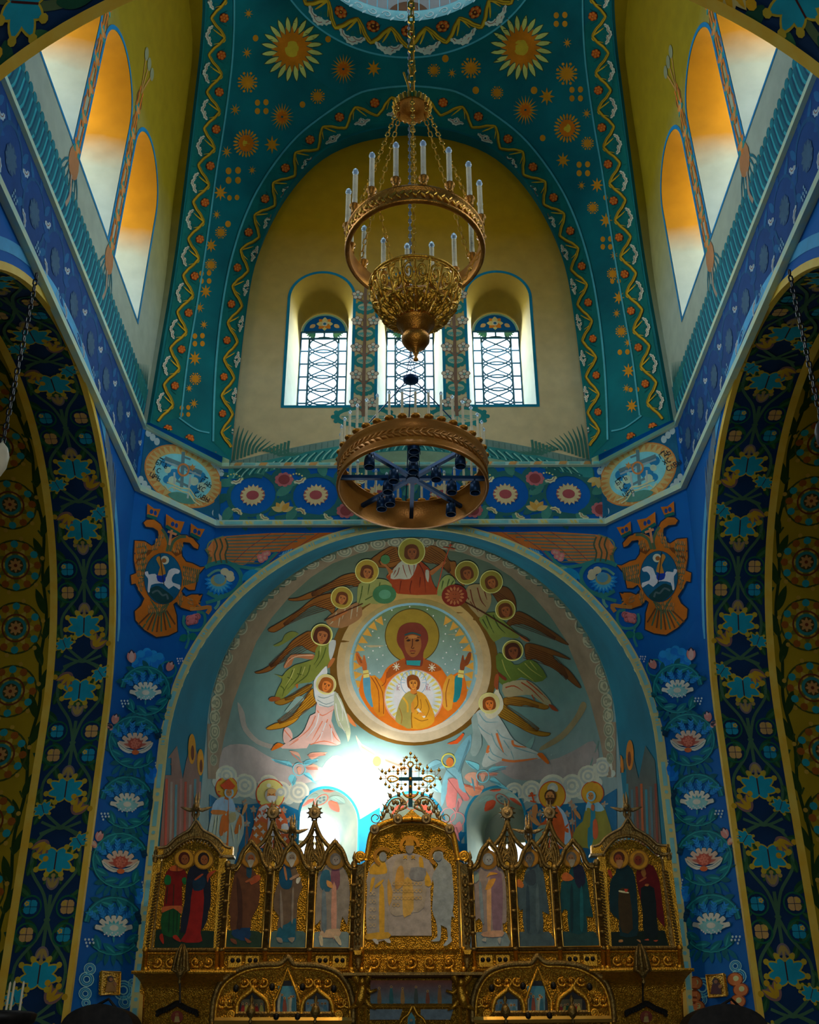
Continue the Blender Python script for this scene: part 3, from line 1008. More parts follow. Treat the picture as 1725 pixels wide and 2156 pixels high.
def spoked(m, x, y, r, n=8, hub=True, c=AMB):
    for k in range(n):
        a = 2 * PI * k / n
        m.petal(x, y, a, r, r * .2, c, 2); m.disc(x + r * .86 * sin(a + PI / n), y - r * .92 * cos(a + PI / n), r * .13, c, 2, n=8)
        m.petal(x + r * .3 * sin(a + PI / n), y - r * .3 * cos(a + PI / n), a + PI / n, r * .45, r * .14, c, 2)
    if hub: m.disc(x, y, r * .3, c, 3, n=12)


def sunflower(m, x, y, r):
    for k in range(22):
        a = 2 * PI * k / 22; m.petal(x + r * .6 * sin(a), y - r * .68 * cos(a), a, r * .4, r * .15, AMB, 2)
    m.star(x, y, r * .66, 16, .8, (176, 84, 6), 3, 0, 1.12); m.disc(x, y, r * .26, AMB2, 4, r * .33)


def dots4(m, x, y, s, c=AMB, n=4):
    for i, (dx, dy) in enumerate(((-1, -1), (1, -1.1), (-1, 1), (1, 1))[:n]): m.disc(x + dx * s, y + dy * s, s * .62, c, 2, s * .74, 12)


STARS = [  # kind, x, y, radius
 ('sun', 615, 103, 62), ('star', 787, 144, 16), ('burst', 723, 145, 27), ('spoke', 521, 173, 22), ('flake', 669, 203, 16), ('dots', 551, 225, 9),
 ('burst', 594, 246, 25), ('sf', 518, 302, 28), ('star', 573, 305, 17), ('small', 477, 320, 12), ('dots', 491, 370, 10), ('star', 464, 406, 15), ('dot', 538, 80, 6), ('dot', 637, 220, 6),
 ('small', 523, 28, 10), ('small', 520, 111, 11), ('small', 495, 231, 12), ('small', 531, 359, 9), ('dots2', 491, 425, 8), ('small', 456, 452, 9), ('flake', 465, 490, 13), ('star', 444, 517, 13),
 ('dot', 480, 472, 6), ('dot', 691, 82, 6),
 ('flake', 444, 558, 13), ('dots', 432, 584, 8), ('star', 433, 614, 13), ('small', 420, 648, 11), ('small', 429, 684, 9), ('dots', 418, 716, 8), ('star', 410, 755, 14), ('flake', 411, 798, 13), ('small', 398, 818, 8), ('small', 408, 850, 10), ('dots', 389, 866, 7),
 ('sun', 1098, 100, 62), ('dots', 1181, 41, 9), ('small', 1195, 90, 10), ('burst', 1107, 232, 27), ('star', 1152, 203, 17), ('spoke', 992, 143, 22), ('flake', 914, 148, 14), ('small', 952, 154, 10), ('dot', 938, 123, 7),
 ('spoke', 1194, 155, 24), ('dots', 1214, 198, 9), ('flake', 1047, 195, 14), ('dot', 1002, 190, 7), ('sf', 1195, 270, 29), ('small', 1236, 239, 10), ('star', 1186, 338, 15), ('flake', 1238, 302, 14), ('dots', 1229, 356, 9), ('dot', 1125, 190, 7), ('dot', 1143, 291, 6),
 ('small', 1225, 391, 9), ('star', 1258, 390, 14), ('dot', 1276, 416, 5), ('flake', 1249, 438, 13), ('star', 1277, 464, 14), ('dots', 1278, 512, 8), ('small', 1294, 538, 9), ('flake', 1291, 577, 13), ('dots2', 1297, 600, 7), ('star', 1304, 627, 13), ('small', 1299, 660, 9), ('flake', 1309, 698, 13), ('small', 1323, 722, 9), ('dots2', 1314, 750, 8), ('star', 1324, 781, 14), ('small', 1320, 818, 9), ('dots2', 1336, 828, 7), ('star', 1331, 855, 13),
]
for nm, lo, hi in (('painted_stars', 0, 860), ('painted_stars', 860, 1725)):
    m = Mural(vault, 16, 2.5)
    for k, x, y, r in STARS:
        if not lo <= x < hi: continue
        if k == 'sun': sunburst(m, x, y, r)
        elif k == 'star': m.star(x, y, r, 8, .42, AMB, 2, 0, 1.15)
        elif k == 'burst':
            m.star(x, y, r, 20, .42, AMB, 2, 0, 1.2); m.star(x, y, r * .55, 10, .6, (160, 80, 10), 3, 0, 1.15); m.disc(x, y, r * .1, (20, 60, 60), 4)
        elif k == 'spoke': spoked(m, x, y, r)
        elif k == 'flake': spoked(m, x, y, r, 8, False)
        elif k == 'sf': sunflower(m, x, y, r)
        elif k == 'small': m.star(x, y, r, 8, .3, AMB, 2, .2, 1.15)
        elif k == 'dots': dots4(m, x, y, r)
        elif k == 'dots2': dots4(m, x, y, r, AMB, 2)
        elif k == 'dot': m.disc(x, y, r, AMB, 2, r * 1.15)
    m.build(nm, ceil)
LIGHT = (60, 130, 136)
# vine round the lunette, left and right halves
lun = T('478,950 478,850 484,760 493,680 509,575 536,490 575,415 632,335 690,280 760,238 866,213')
lun_o = T('448,930 450,850 455,760 466,660 484,560 513,465 552,385 612,303 672,250 748,200 800,186 866,180')
m = Mural(vault, 16, 2.4); m.lift = .006; m.line(lun_o, 4, LIGHT, 2)
m.poly(sm(lun_o, 3, False) + sm([(x - 2, y - 3) for x, y in eL], 3, False)[::-1], (0, 82, 76), 0)
vine_band(m, lun, [22, 30], 78, flip=1)
m.build('painted_vine', [ceil, ceil], None, True)
side = T('344,890 366,760 385,660 401,560 413,470 430,350 445,250 452,130 458,60 460,-40')
side_o = T('380,880 394,760 411,660 427,560 440,470 455,360 470,270 486,150 492,60 492,-40')
m = Mural(vault, 16, 2.4); m.lift = .006; m.line(side_o, 3.5, LIGHT, 2)
m.poly(sm(side_o[:-1], 3, False) + sm([(x + 3, y) for x, y in sL], 3, False)[::-1], (0, 82, 76), 0)
vine_band(m, side, [24, 29], 80, flip=-1)
m.line(T('376,880 412,905 440,912'), 3, LIGHT, 2)
for x, y in ((352, 905), (398, 925), (448, 960)): berry(m, x, y, 10)
m.build('painted_vine', [ceil, ceil], None, True)
# vine on the ring below the drum
m = Mural(vault, 16, 2.4)
rg = [(RR, ZR)]


def on_ring(u, v):   # u along the ring (angle), v from the outer line (0) to the lace (1)
    r = RR + (RI - RR) * v; z = ZR + (ZI - ZR) * (v ** .8 if v > 0 else 0)
    return Vector((r * cos(u), YR + r * sin(u), z)), Vector((-cos(u) * .7, -sin(u) * .7, -.7))


m = Mural(on_ring, None, 2.4)
m.lift = .003


class RingScale:                                            # lets the vine be drawn with even proportions on the ring
    pass


k = 2.4


def on_ring2(x, y): return on_ring(x / k, y)


m.mapf = lambda x, y: on_ring(x / 2.6, .5 + y / .95)
vine_band(m, [(2.6 * PI * t / 24, 0) for t in range(0, 49)], .46, .80, flip=-1)
m.line([(2.6 * PI * t / 60, -.475) for t in range(121)], .045, LIGHT, 3, 0)
m.build('painted_vine', ceil)
m = Mural(lambda x, y: (Vector((RI * cos(x / RI), YR + RI * sin(x / RI), ZI + y)), Vector((-cos(x / RI), -sin(x / RI), 0))), None, 1.6)
for i in range(46):
    x = i * 2 * PI * RI / 46
    curl(m, x, .16, .11, 0, 1.2, .03, (176, 206, 204), 1, 1 if i % 2 else -1); m.petal(x + .16, .1, .6, .16, .05, (170, 204, 204), 1)
m.build('painted_lace', O('trim_6'))

# ---- east lunette wall: window outlines, flowering trees, hills, grass -----
P_E = on_plane(lambda u, v: (u, EWALL, v), (0, -1, 0))
we = O('wall_east_lunette')
m = Mural(P_E, None, 2.1)
BL = (10, 100, 122)
for x in EX:
    m.line(arch(x, .69, SILL, 14.68, 24), .06, BL, 2, 0); m.line([(x - .72, SILL), (x + .72, SILL)], .06, BL, 2, 0)
m.build('painted_window_outline', we)


def tree(m, x, z0, z1, n, s=1.0):
    h = (z1 - z0) / n
    for k in range(n):
        y = z0 + h * k
        r = (.2 if k else .6) * s; fl = .12 if k else .2
        m.disc(x, y + h * .30, r * 1.0, (30, 104, 98), 1, fl * 1.25 * s, 20); m.disc(x, y + h * .31, r * .8, (150, 150, 116), 2, fl * .8 * s, 20)
        for q in range(9):
            a = PI * 1.0 * q / 8 - PI / 2; m.line([(x, y + h * .34), (x + r * .72 * sin(a), y + h * .30 - fl * .6 * s * cos(a))], .02 * s, (70, 130, 120), 3, 0)
        for q in range(14):
            a = 2 * PI * q / 14; m.disc(x + r * cos(a), y + h * .30 + fl * 1.2 * s * sin(a), .05 * s, (30, 104, 98), 1, n=7)
        m.line([(x, y + h * .3), (x - .01, y + h * .7), (x, y + h * 1.3)], .07 * s, (104, 80, 62), 4, 3, w2=.05)
        for g in (-1, 1):
            m.line([(x, y + h * .42), (x + g * .1 * s, y + h * .6), (x + g * .17 * s, y + h * .72)], .035 * s, (104, 80, 62), 4, 3)
            fx, fz = x + g * .17 * s, y + h * .78
            for q in range(5): m.disc(fx + .075 * s * cos(q * 1.257 + .3), fz + .075 * s * sin(q * 1.257 + .3), .055 * s, (110, 84, 70), 4, n=8); m.disc(fx + .075 * s * cos(q * 1.257 + .3), fz + .075 * s * sin(q * 1.257 + .3), .04 * s, (190, 164, 140), 5, n=8)
            m.disc(fx, fz, .03 * s, (96, 140, 130), 6, n=7)
    return m


for x in (-.925, .925):
    m = Mural(P_E, None, 2.1); tree(m, x, 11.5, 14.9, 5); m.build('painted_tree', we)
m = Mural(P_E, None, 2.2)
hill = lambda x: 10.72 + .62 * max(0, (1 - (abs(x) / 3.3) ** 1.6))
xs_ = [-3.5 + 7.0 * k / 60 for k in range(61)]
m.poly([(x, hill(x)) for x in xs_] + [(x, hill(x) - .17) for x in reversed(xs_)], (92, 116, 104), 1)
for k in range(60):
    x = -3.45 + 6.9 * k / 60; m.line([(x, hill(x) - .15), (x, hill(x) - .02)], .012, (60, 90, 80), 2, 0)
m.poly([(x, hill(x) - .16) for x in xs_] + [(x, hill(x) - .42) for x in reversed(xs_)], (40, 110, 104), 2)
for k in range(44):
    x = -3.4 + 6.8 * k / 44; g = 1 if x < 0 else -1
    m.line([(x, hill(x) - .40), (x + .05 * g, hill(x) - .3), (x + .16 * g, hill(x) - .18)], .022, (120, 166, 148), 3, 3); m.line([(x + .05, hill(x) - .40), (x + .1 * g, hill(x) - .3), (x + .2 * g, hill(x) - .18)], .03, (20, 76, 76), 3, 3)
m.poly([(x, hill(x) - .40) for x in xs_] + [(x, 10.62) for x in reversed(xs_)], (110, 132, 104), 1)
for g in (-1, 1):
    for k in range(16):
        x = g * (3.42 - .07 * k); h = max(.12, .72 - .05 * k)
        m.line([(x, 10.7 + .1 * k * .3), (x - g * .02, 10.75 + h * .6), (x - g * (.06 + .02 * k), 10.78 + h)], .05, (52, 96, 80), 3, 3, w2=.008)
m.build('painted_hills', we)
# painted heads of the three windows
for i, (r_, (u0, u1, zs)) in enumerate(EASTWIN):
    x = (u0 + u1) / 2; rr = (u1 - u0) / 2
    V, F = sheet(arch(x, rr, zs, zs, 20, False), [], lambda u, v: (u, EWALL + .86, v))
    obj('tympanum', V, F, M_TYMP if 'M_TYMP' in globals() else M_BLUE, r_)
    m = Mural(on_plane(lambda u, v: (u, EWALL + .86, v), (0, -1, 0)), None, 2.0)
    m.line(arch(x, rr * .95, zs, zs, 20, False), .04, (120, 160, 140), 2, 0)
    cz = zs + rr * .46
    for k in range(8):
        a = k * PI / 4; m.petal(x, cz, a, rr * .36, rr * .24, (190, 110, 40) if k % 2 else (196, 170, 120), 3)
    m.disc(x, cz, rr * .13, (190, 190, 170), 4); m.disc(x, cz, rr * .07, (30, 90, 130), 5)
    for g in (-1, 1):
        for q in range(5): m.petal(x + g * rr * .42, zs + .02, g * (.1 + .3 * q), rr * .42, rr * .13, (96, 150, 120) if q % 2 else (60, 120, 110), 3)
        m.petal(x + g * rr * .42, zs + rr * .42, g * .9, rr * .28, rr * .2, (196, 150, 110), 4)
    m.build('painted_flower', r_)

# ---- side lunette walls ------------------------------------------------------
for s, nm in ((-1, 'wall_north_lunette'), (1, 'wall_south_lunette')):
    f = lambda u, v, s=s: (Vector((s * wx(v), u, v)), Vector((-s, 0, 0)))
    wl = O(nm); m = Mural(f, .5, 2.1)
    for y in SY:
        m.line(arch(y, .86, SILL, 14.5, 24), .07, (16, 100, 140), 2, 0); m.line([(y - .9, SILL), (y + .9, SILL)], .05, (16, 100, 140), 2, 0)
    m.build('painted_window_outline', wl)
    for a, b in zip(SY, SY[1:]):
        y = (a + b) / 2; m = Mural(f, .5, 2.0)
        for g in (-1, 1): m.line([(y + g * .05, 11.6), (y + g * .09, 13), (y + g * .04, 14.4), (y + g * .08, 15.6)], .05, (176, 96, 30), 2, 4)
        for k in range(6):
            z = 12.0 + k * .62
            for q in range(6): m.petal(y, z, q * 1.05, .17, .11, (40, 116, 108) if q % 2 else (170, 100, 40), 3)
            m.disc(y, z, .07, (180, 120, 60), 4)
            for g in (-1, 1): m.line([(y, z), (y + g * .14, z + .2), (y + g * .08, z + .4)], .03, (120, 70, 30), 2, 3)
        for g in (-1, 0, 1): 
            m.line([(y, 15.5), (y + g * .12, 15.9), (y + g * .22, 16.2)], .04, (150, 110, 50), 3, 3); m.disc(y + g * .22, 16.25, .1, (110, 110, 80), 4, .13)
        for q in range(7): m.line([(y, 11.8), (y + .1 * (q - 3), 11.5), (y + .14 * (q - 3), 11.2)], .04, (20, 90, 100), 2, 3, w2=.01)
        m.poly([(y - .16, 11.9), (y + .16, 11.9), (y + .2, 11.6), (y, 11.45), (y - .2, 11.6)], (150, 100, 60), 3, 2)
        m.line([(y, 11.5), (y + .1, 11.2), (y + .02, 10.95)], .07, (140, 120, 100), 3, 3)
        m.build('painted_tree', wl)
    m = Mural(f, .5, 2.0)                                   # twisted rope along the foot of the wall
    m.poly([(6.3, 10.66), (16.5, 10.66), (16.5, 11.26), (6.3, 11.26)], (10, 84, 96), 1)
    for k in range(64):
        y = 6.4 + k * .16; m.line([(y, 10.68), (y + .1, 10.86), (y + .14, 11.2)], .04, (36, 132, 140), 2, 3); m.line([(y + .06, 10.7), (y + .15, 10.86), (y + .19, 11.2)], .03, (6, 62, 84), 2, 3); m.disc(y + .04, 11.29, .07, (14, 96, 104), 2, n=8)
    for k in range(14): m.line([(16.45 - k * .05, 11.0), (16.44 - k * .055, 11.2), (16.3 - k * .07, 11.75 - .045 * k)], .045, (24, 96, 92), 3, 3, w2=.01)
    m.build('painted_rope', wl)
# ---- frieze on the east wall -------------------------------------------------
we = O('wall_east'); PN = [O('wall_northeast'), O('wall_southeast')]
fz = Mural(on_plane(lambda u, v: (u, EWALL, v), (0, -1, 0)), None, 1.8)
GRN, GRN2 = (36, 92, 88), (60, 120, 104)
zc = (ZF0 + ZF1) / 2 + .05
for i in range(6):
    x = -3.0 + 1.2 * i; d = 1 if i % 2 else -1
    fz.line([(x + .46 * cos(t * .35 * d - 1.2), zc + .46 * sin(t * .35 * d - 1.2) * d * .95) for t in range(17)], .085, GRN, 2, 0, w2=.03)
    fz.line([(x - .75, zc - d * .50), (x - .3, zc - d * .42), (x + .2, zc - d * .46), (x + .55, zc - d * .1)], .10, GRN, 2, 4)
    for q in range(10):
        a = q * .62; fz.petal(x + .46 * cos(a), zc + .44 * sin(a), a + 2.2, .36, .19, GRN if q % 2 else GRN2, 2); fz.petal(x + .62 * cos(a + .3), zc + .5 * sin(a + .3), a * 1.7, .26, .13, (28, 84, 92) if q % 2 else GRN, 1)
    fz.disc(x, zc, .235, (150, 84, 70), 4, .20, 20)
    for q in range(16): fz.petal(x, zc, q * PI / 8, .24, .085, (196, 168, 120), 5)
    fz.disc(x, zc, .12, (150, 70, 70), 6, .10)
    for g in (-1, 1):
        fx, fy = x + .58, zc + .34 * g
        if (i + (g > 0)) % 2:
            for q in range(9): fz.disc(fx + .13 * cos(q * .7), fy + .11 * sin(q * .7), .055, (170, 96, 96), 4, n=8)
            fz.disc(fx, fy, .11, (130, 60, 60), 5)
        else:
            for q in range(5): fz.petal(fx, fy, q * .6 - 1.2 + (g < 0) * PI, .22, .11, (196, 140, 60) if q % 2 else (206, 160, 96), 4)
    bell(fz, x - .34, zc + .38, .4, .13, (196, 190, 150)); bell(fz, x - .30, zc - .40, 2.6, .12, (206, 180, 130)); bell(fz, x + .28, zc - .42, -.6, .11, (206, 190, 140))
    for q in range(6): fz.disc(x - .5 + .055 * q, zc + .47 - .012 * (q - 2) ** 2, .02, (206, 190, 110), 4, n=6)
fz.build('painted_frieze', we)

# ---- side friezes -------------------------------------------------------------
for s, nm in ((-1, 'wall_north'), (1, 'wall_south')):
    m = Mural(lambda u, v, s=s: (Vector((s * JX, u, v)), Vector((-s, 0, 0))), None, 1.7)
    m.poly([(6.5, ZF0 + .14), (16.5, ZF0 + .14), (16.5, ZF1), (6.5, ZF1)], (4, 58, 112), 0)
    for i in range(11):
        y = 16.0 - .92 * i; d = 1 if i % 2 else -1
        m.line([(y + .4 * cos(t * .35 * d), zc + .46 * sin(t * .35 * d)) for t in range(17)], .06, (8, 70, 112), 2, 0, w2=.02)
        for q in range(9): m.petal(y + .4 * cos(q * .7), zc + .42 * sin(q * .7), q * .7 + 2, .26, .11, (14, 84, 130) if q % 2 else (8, 70, 124), 2)
        m.disc(y, zc, .18, (30, 66, 104), 4, .2)
        for q in range(10): m.petal(y, zc, q * .63, .2, .09, (54, 86, 110), 5)
        bell(m, y + .42, zc + .3, .6, .12, (150, 170, 176)); bell(m, y - .3, zc - .36, 2.4, .12, (150, 170, 176)); dots(m, y + .3, zc - .3, .12, (110, 150, 170))
    m.build('painted_frieze', O(nm))
    m = Mural(lambda u, v, s=s: (Vector((s * JX, u, v)), Vector((-s, 0, 0))), None, 2.0)   # pale band outside the arch edge
    pa_ = [(YM + (RB + .30) * cos(PI * k / 60), ZC + (RB + .30) * sin(PI * k / 60)) for k in range(6, 55)]
    m.line(pa_, .16, (70, 140, 176), 2, 0)
    for k in range(7):                                       # grey plumage between arch and cornice
        y = 15.6 - .16 * k; m.line([(y, 8.0 + .16 * k), (y - .14, 8.5 + .14 * k), (y - .3, 8.95 + .05 * k)], .1, (84, 100, 110), 3, 3, w2=.02)
    m.build('painted_arch_band', O(nm))

# ---- cornices and the apse arch border: dashes of pale blue --------------------
m = Mural(lambda a, r: (Vector((r * cos(a), EWALL - .021, ZC + r * sin(a))), Vector((0, -1, 0))), None, 1.8)
n_ = 26
for k in range(n_):
    a = PI * (k + .5) / n_; h = PI / n_
    m.line([(a - h * .42 + h * .55 * q / 6, RA + .085) for q in range(7)], .07, (110, 170, 170), 1, 0)
    m.disc(a + h * .33, RA + .085, .006, (110, 170, 170), 1, .03, 8)
    m.line([(a + h * .22, RA + .05), (a + h * .22, RA + .12)], .004, (110, 170, 170), 1, 0); m.line([(a + h * .43, RA + .05), (a + h * .43, RA + .12)], .004, (110, 170, 170), 1, 0)
m.build('painted_dashes', O('trim_10'))
m = Mural(lambda u, v: (Vector((u, EWALL - .021, v)), Vector((0, -1, 0))), None, 1.8)
for g in (-1, 1):
    for k in range(10):
        z = ZC - .3 - k * .62; m.line([(g * (RA + .085), z), (g * (RA + .085), z - .4)], .07, (110, 170, 170), 1, 0)
        m.disc(g * (RA + .085), z - .5, .03, (110, 170, 170), 1)
m.build('painted_dashes', O('trim_10'))
m = Mural(lambda u, v: (Vector((u, EWALL - .101, v)), Vector((0, -1, 0))), None, 1.8)
for k in range(13):
    x = -3.3 + .55 * k; m.poly([(x - .17, ZF0 + .02), (x + .17, ZF0 + .02), (x + .17, ZF0 + .085), (x - .17, ZF0 + .085)], (110, 176, 170), 1)
    for q in (-.24, .24): m.poly([(x + q, ZF0 + .02), (x + q + .05, ZF0 + .02), (x + q + .02, ZF0 + .085), (x + q - .03, ZF0 + .085)], (206, 176, 96), 1)
m.build('painted_dashes', O('trim_8'))
m = Mural(lambda u, v: (Vector((u, EWALL - .062, v)), Vector((0, -1, 0))), None, 1.8)
for k in range(15):
    x = -3.4 + .48 * k; m.poly([(x, ZF1 + .03), (x + .14, ZF1 + .03), (x + .18, ZF1 + .1), (x + .04, ZF1 + .1)], (206, 140, 80), 1)
    m.poly([(x + .2, ZF1 + .04), (x + .42, ZF1 + .04), (x + .42, ZF1 + .09), (x + .2, ZF1 + .09)], (110, 170, 160), 1)
m.build('painted_dashes', O('trim_9'))

# ---- ovals with the cross, on the canted corners -------------------------------
low = on_host('lower')
m = Mural(low, 14, 2.0)
tl = [(303, 897), (470, 968), (466, 1098), (290, 1024)]
m.poly([(306, 905), (468, 978), (463, 1096), (292, 1022)], (20, 78, 104), 1)
for (a, b) in (((312, 912), (330, 930)), ((452, 1080), (462, 1092)), ((448, 982), (466, 996)), ((296, 1010), (312, 1030))):
    for q in range(3): m.disc(a[0] + (b[0] - a[0]) * q / 2, a[1] + (b[1] - a[1]) * q / 2, 6, (150, 164, 160), 2, 8)
OV = lambda r1, r2, t: (385 + r1 * cos(t) * .93 - r2 * sin(t) * .26, 1003 + r1 * cos(t) * .38 + r2 * sin(t) * .93)
ov = lambda r1, r2, n=40: [OV(r1, r2, 2 * PI * k / n) for k in range(n)]
m.poly(ov(86, 63), (190, 110, 50), 2); m.poly(ov(83, 60), (214, 150, 90), 3)
for k in range(34):
    t = 2 * PI * k / 34; m.poly([OV(82, 59, t - .07), OV(82, 59, t + .07), OV(66, 46, t)], (200, 120, 60), 4)
m.poly(ov(63, 44), (110, 176, 190), 5)
for (x, y, r) in ((350, 975, 12), (366, 1000, 14), (352, 1010, 10), (420, 1005, 13), (410, 1030, 12), (400, 990, 10)): m.disc(x, y, r, (30, 110, 150), 6, r * .9)
for (x, y, r) in ((362, 1012, 9), (408, 1014, 9), (424, 1026, 10), (352, 990, 7)): m.disc(x, y, r, (160, 180, 150), 7, r)
GR = (84, 110, 112)
m.line([(385, 952), (381, 1030)], 7, GR, 8, 0); m.line([(384, 962), (400, 968)], 4, GR, 8, 0); m.line([(346, 965), (424, 996)], 8, GR, 8, 0); m.line([(346, 972), (422, 1003)], 4, (130, 150, 150), 8, 0)
m.line([(370, 1012), (398, 1026)], 5, GR, 8, 0); m.ring(385, 990, 11, 4, (190, 110, 60), 9, 12); m.star(404, 985, 8, 6, .5, (206, 120, 60), 9)
m.line([(366, 995), (366, 1034)], 4, (150, 160, 150), 8, 0); m.line([(400, 1000), (394, 1050)], 4, (150, 160, 150), 8, 0)
m.poly(T('352,1042 372,1036 398,1044 412,1056 404,1062 376,1058'), (70, 120, 104), 8, 3)
m.line(T('345,1022 352,1032 360,1026 372,1030 384,1036 396,1038 408,1056 420,1064'), 3, (214, 176, 130), 9, 0)
m.line(T('350,1016 362,1020 380,1028 398,1030 412,1050 430,1058'), 3, (214, 176, 130), 9, 0)
INK = (26, 36, 44)
m.build('painted_oval_cross', PN, None, True)


def glyphs(m, x, y, dx, dy, h, rows, c=INK, lay=10):
    """hand-lettered strokes; rows of strings; (dx, dy) runs along the line of writing"""
    G_ = {'Б': ['10,0 0,0 0,10 7,10 7,6 0,6'], 'Г': ['8,0 0,0 0,10'], 'Ъ': ['0,0 3,0 3,10 8,10 8,5 3,5'], 'І': ['2,0 2,10'], 'С': ['8,1 4,0 0,3 0,7 4,10 8,9'], 'Ц': ['0,0 0,8 7,8 7,0', '7,8 9,8 9,11'], 'Р': ['0,10 0,0 7,0 7,5 0,5'], 'Ь': ['0,0 0,10 7,10 7,5 0,5'],
          'Д': ['1,8 4,0 7,8', '0,11 0,8 9,8 9,11'], 'Х': ['0,0 8,10', '8,0 0,10'], 'Л': ['0,10 4,0 8,10'], 'В': ['0,0 0,10 7,10 7,5 0,5', '6,5 6,0 0,0'], 'Ы': ['0,0 0,10 5,10 5,5 0,5', '8,0 8,10'], '~': ['0,2 4,0 8,2']}
    L_ = math.hypot(dx, dy); ux, uy = dx / L_, dy / L_; vx, vy = -uy, ux
    for r_, row in enumerate(rows):
        for i, ch in enumerate(row):
            for st in G_.get(ch, []):
                P = [((i * 11 + a) * h / 10, (r_ * 15 + b) * h / 10) for a, b in T(st)]
                m.line([(x + p[0] * ux * .8 + p[1] * vx, y + p[0] * uy * .8 + p[1] * vy) for p in P], h * .16, c, lay, 0)


for k, (host_par, pts) in enumerate(((PN[0], ((331, 968, 10, 5), (425, 1008, 8, 4))), (PN[1], ((1297, 1014, 10, -6), (1389, 958, 9, -5))))):
    m = Mural(low, 40, 2.0)
    (x, y, dx, dy) = pts[0]; glyphs(m, x, y, dx, dy, 10, ['~~', 'БГЪ', ' ~', ' ІС', ' ~', 'ЦРЬ'] if False else ['БГЪ', 'ІС', 'ЦРЬ'])
    m.line([(x + 4, y - 4), (x + 12, y - 4 + 8 * dy / dx)], 2, INK, 10, 0)
    (x, y, dx, dy) = pts[1]; glyphs(m, x, y, dx, dy, 10, ['ГДЬ', 'ХС', 'СЛВЫ'])
    m.line([(x + 4, y - 4), (x + 12, y - 4 + 8 * dy / dx)], 2, INK, 10, 0)
    m.build('painted_lettering', host_par)

# ---- two-headed eagles and the foliage of the spandrels -------------------------
OR, OR2, OL = (176, 96, 22), (150, 104, 60), (70, 92, 64)
m = Mural(low, 14, 1.75)
Z = lambda s_: [(270 + x * .1681, 1010 + y * .1681) for x, y in T(s_)]   # traced on a detail 5.95 times larger
body = Z('80,765 200,775 290,830 360,800 385,730 370,640 310,600 220,590 190,540 230,505 320,500 400,560 450,660 500,770 560,730 640,695 730,700 810,740 880,820 870,870 820,850 770,790 690,780 655,850 670,960 720,1030 800,1050 900,1100 960,1090 870,1190 830,1380 760,1380 700,1340 660,1400 720,1470 790,1440 930,1440 880,1560 780,1640 660,1600 600,1530 560,1560 600,1700 610,1900 500,1950 350,1970 200,1880 90,1760 80,1650 160,1580 200,1490 140,1400 90,1300 40,1310 30,1200 100,1170 90,1120 70,1000')
m.line(body, 5, (20, 40, 60), 1, 1, True); m.poly(body, OR, 2)
for k in range(9):                                         # wing and tail feathers
    a, b = Z('%d,%d %d,%d' % (120 + 12 * k, 1300 - 60 * k, 190, 1260 - 20 * k)); m.line([a, b], 3, OL, 3, 0)
    a, b = Z('%d,%d %d,%d' % (690 + 25 * k, 1080 + 6 * k, 690 + 22 * k, 1330 - 6 * k)); m.line([a, b], 2.5, OL, 3, 0)
    a, b = Z('%d,%d %d,%d' % (300 + 22 * k, 1640, 120 + 58 * k, 1800 + (k - 4) * (k - 4) * -6 + 110)); m.line([a, b], 3.5, OL if k % 2 else (96, 60, 30), 3, 0)
    a, b = Z('%d,%d %d,%d' % (300 - 14 * k, 880, 250 - 20 * k, 940 + 14 * k)); m.line([a, b], 2, (110, 60, 20), 3, 0)
    a, b = Z('%d,%d %d,%d' % (540 + 10 * k, 900 - 6 * k, 600 + 8 * k, 960 - 4 * k)); m.line([a, b], 2, (110, 60, 20), 3, 0)
for (ax_, ay, bx, by, nr, nc, an) in ((110, 800, 110, 1230, 6, 5, 3.3), (690, 1110, 680, 1250, 3, 6, 3.1), (310, 830, 400, 640, 4, 3, 3.4), (560, 860, 640, 740, 3, 3, 2.9), (250, 1570, 230, 1680, 2, 9, 3.14), (130, 1240, 120, 1400, 3, 2, 2.9), (640, 1420, 620, 1560, 3, 2, 3.2), (730, 1480, 720, 1580, 2, 6, 2.2)):
    for q in range(nr * nc):
        i, j = divmod(q, nc); x, y = Z('%d,%d' % (ax_ + (bx - ax_) * i / nr + j * 27 + (i % 2) * 13, ay + (by - ay) * i / nr + j * (6 if ax_ > 500 else -4)))[0]
        m.petal(x, y, an + .04 * (j - nc / 2), 11, 5, OL, 3); m.petal(x, y, an + .04 * (j - nc / 2), 9, 3.6, OR2 if (i + j) % 2 else (190, 110, 40), 4)
for k in range(4): m.line(Z('%d,%d %d,%d %d,%d' % (270 + 18 * k, 1500 + 30 * k, 380, 1640 + 24 * k, 540 - 18 * k, 1500 + 30 * k)), 2, OL, 4, 0)
m.line(Z('480,900 500,800 470,700 420,620'), 6, OL, 3, 3); m.line(Z('520,900 560,780 640,720 720,715'), 6, OL, 3, 3)
m.disc(*Z('430,1240')[0], 40.5, (40, 60, 70), 5, 54.5, 28); m.disc(*Z('430,1240')[0], 39, (14, 84, 116), 6, 53, 28)
m.poly(Z('240,1400 340,1330 420,1360 560,1480 500,1540 400,1550 310,1500'), (20, 58, 60), 7, 2)
m.line(Z('290,1420 360,1390 420,1450 470,1440 490,1500'), 4, (70, 90, 90), 8, 3)
HW = (196, 196, 190)
m.poly(Z('200,1160 240,1150 250,1190 330,1180 400,1250 470,1220 500,1140 570,1110 640,1140 620,1180 580,1180 540,1230 550,1290 640,1320 635,1380 560,1330 500,1370 440,1310 380,1300 280,1320 260,1410 235,1400 240,1310 240,1240 210,1200'), HW, 8, 2)
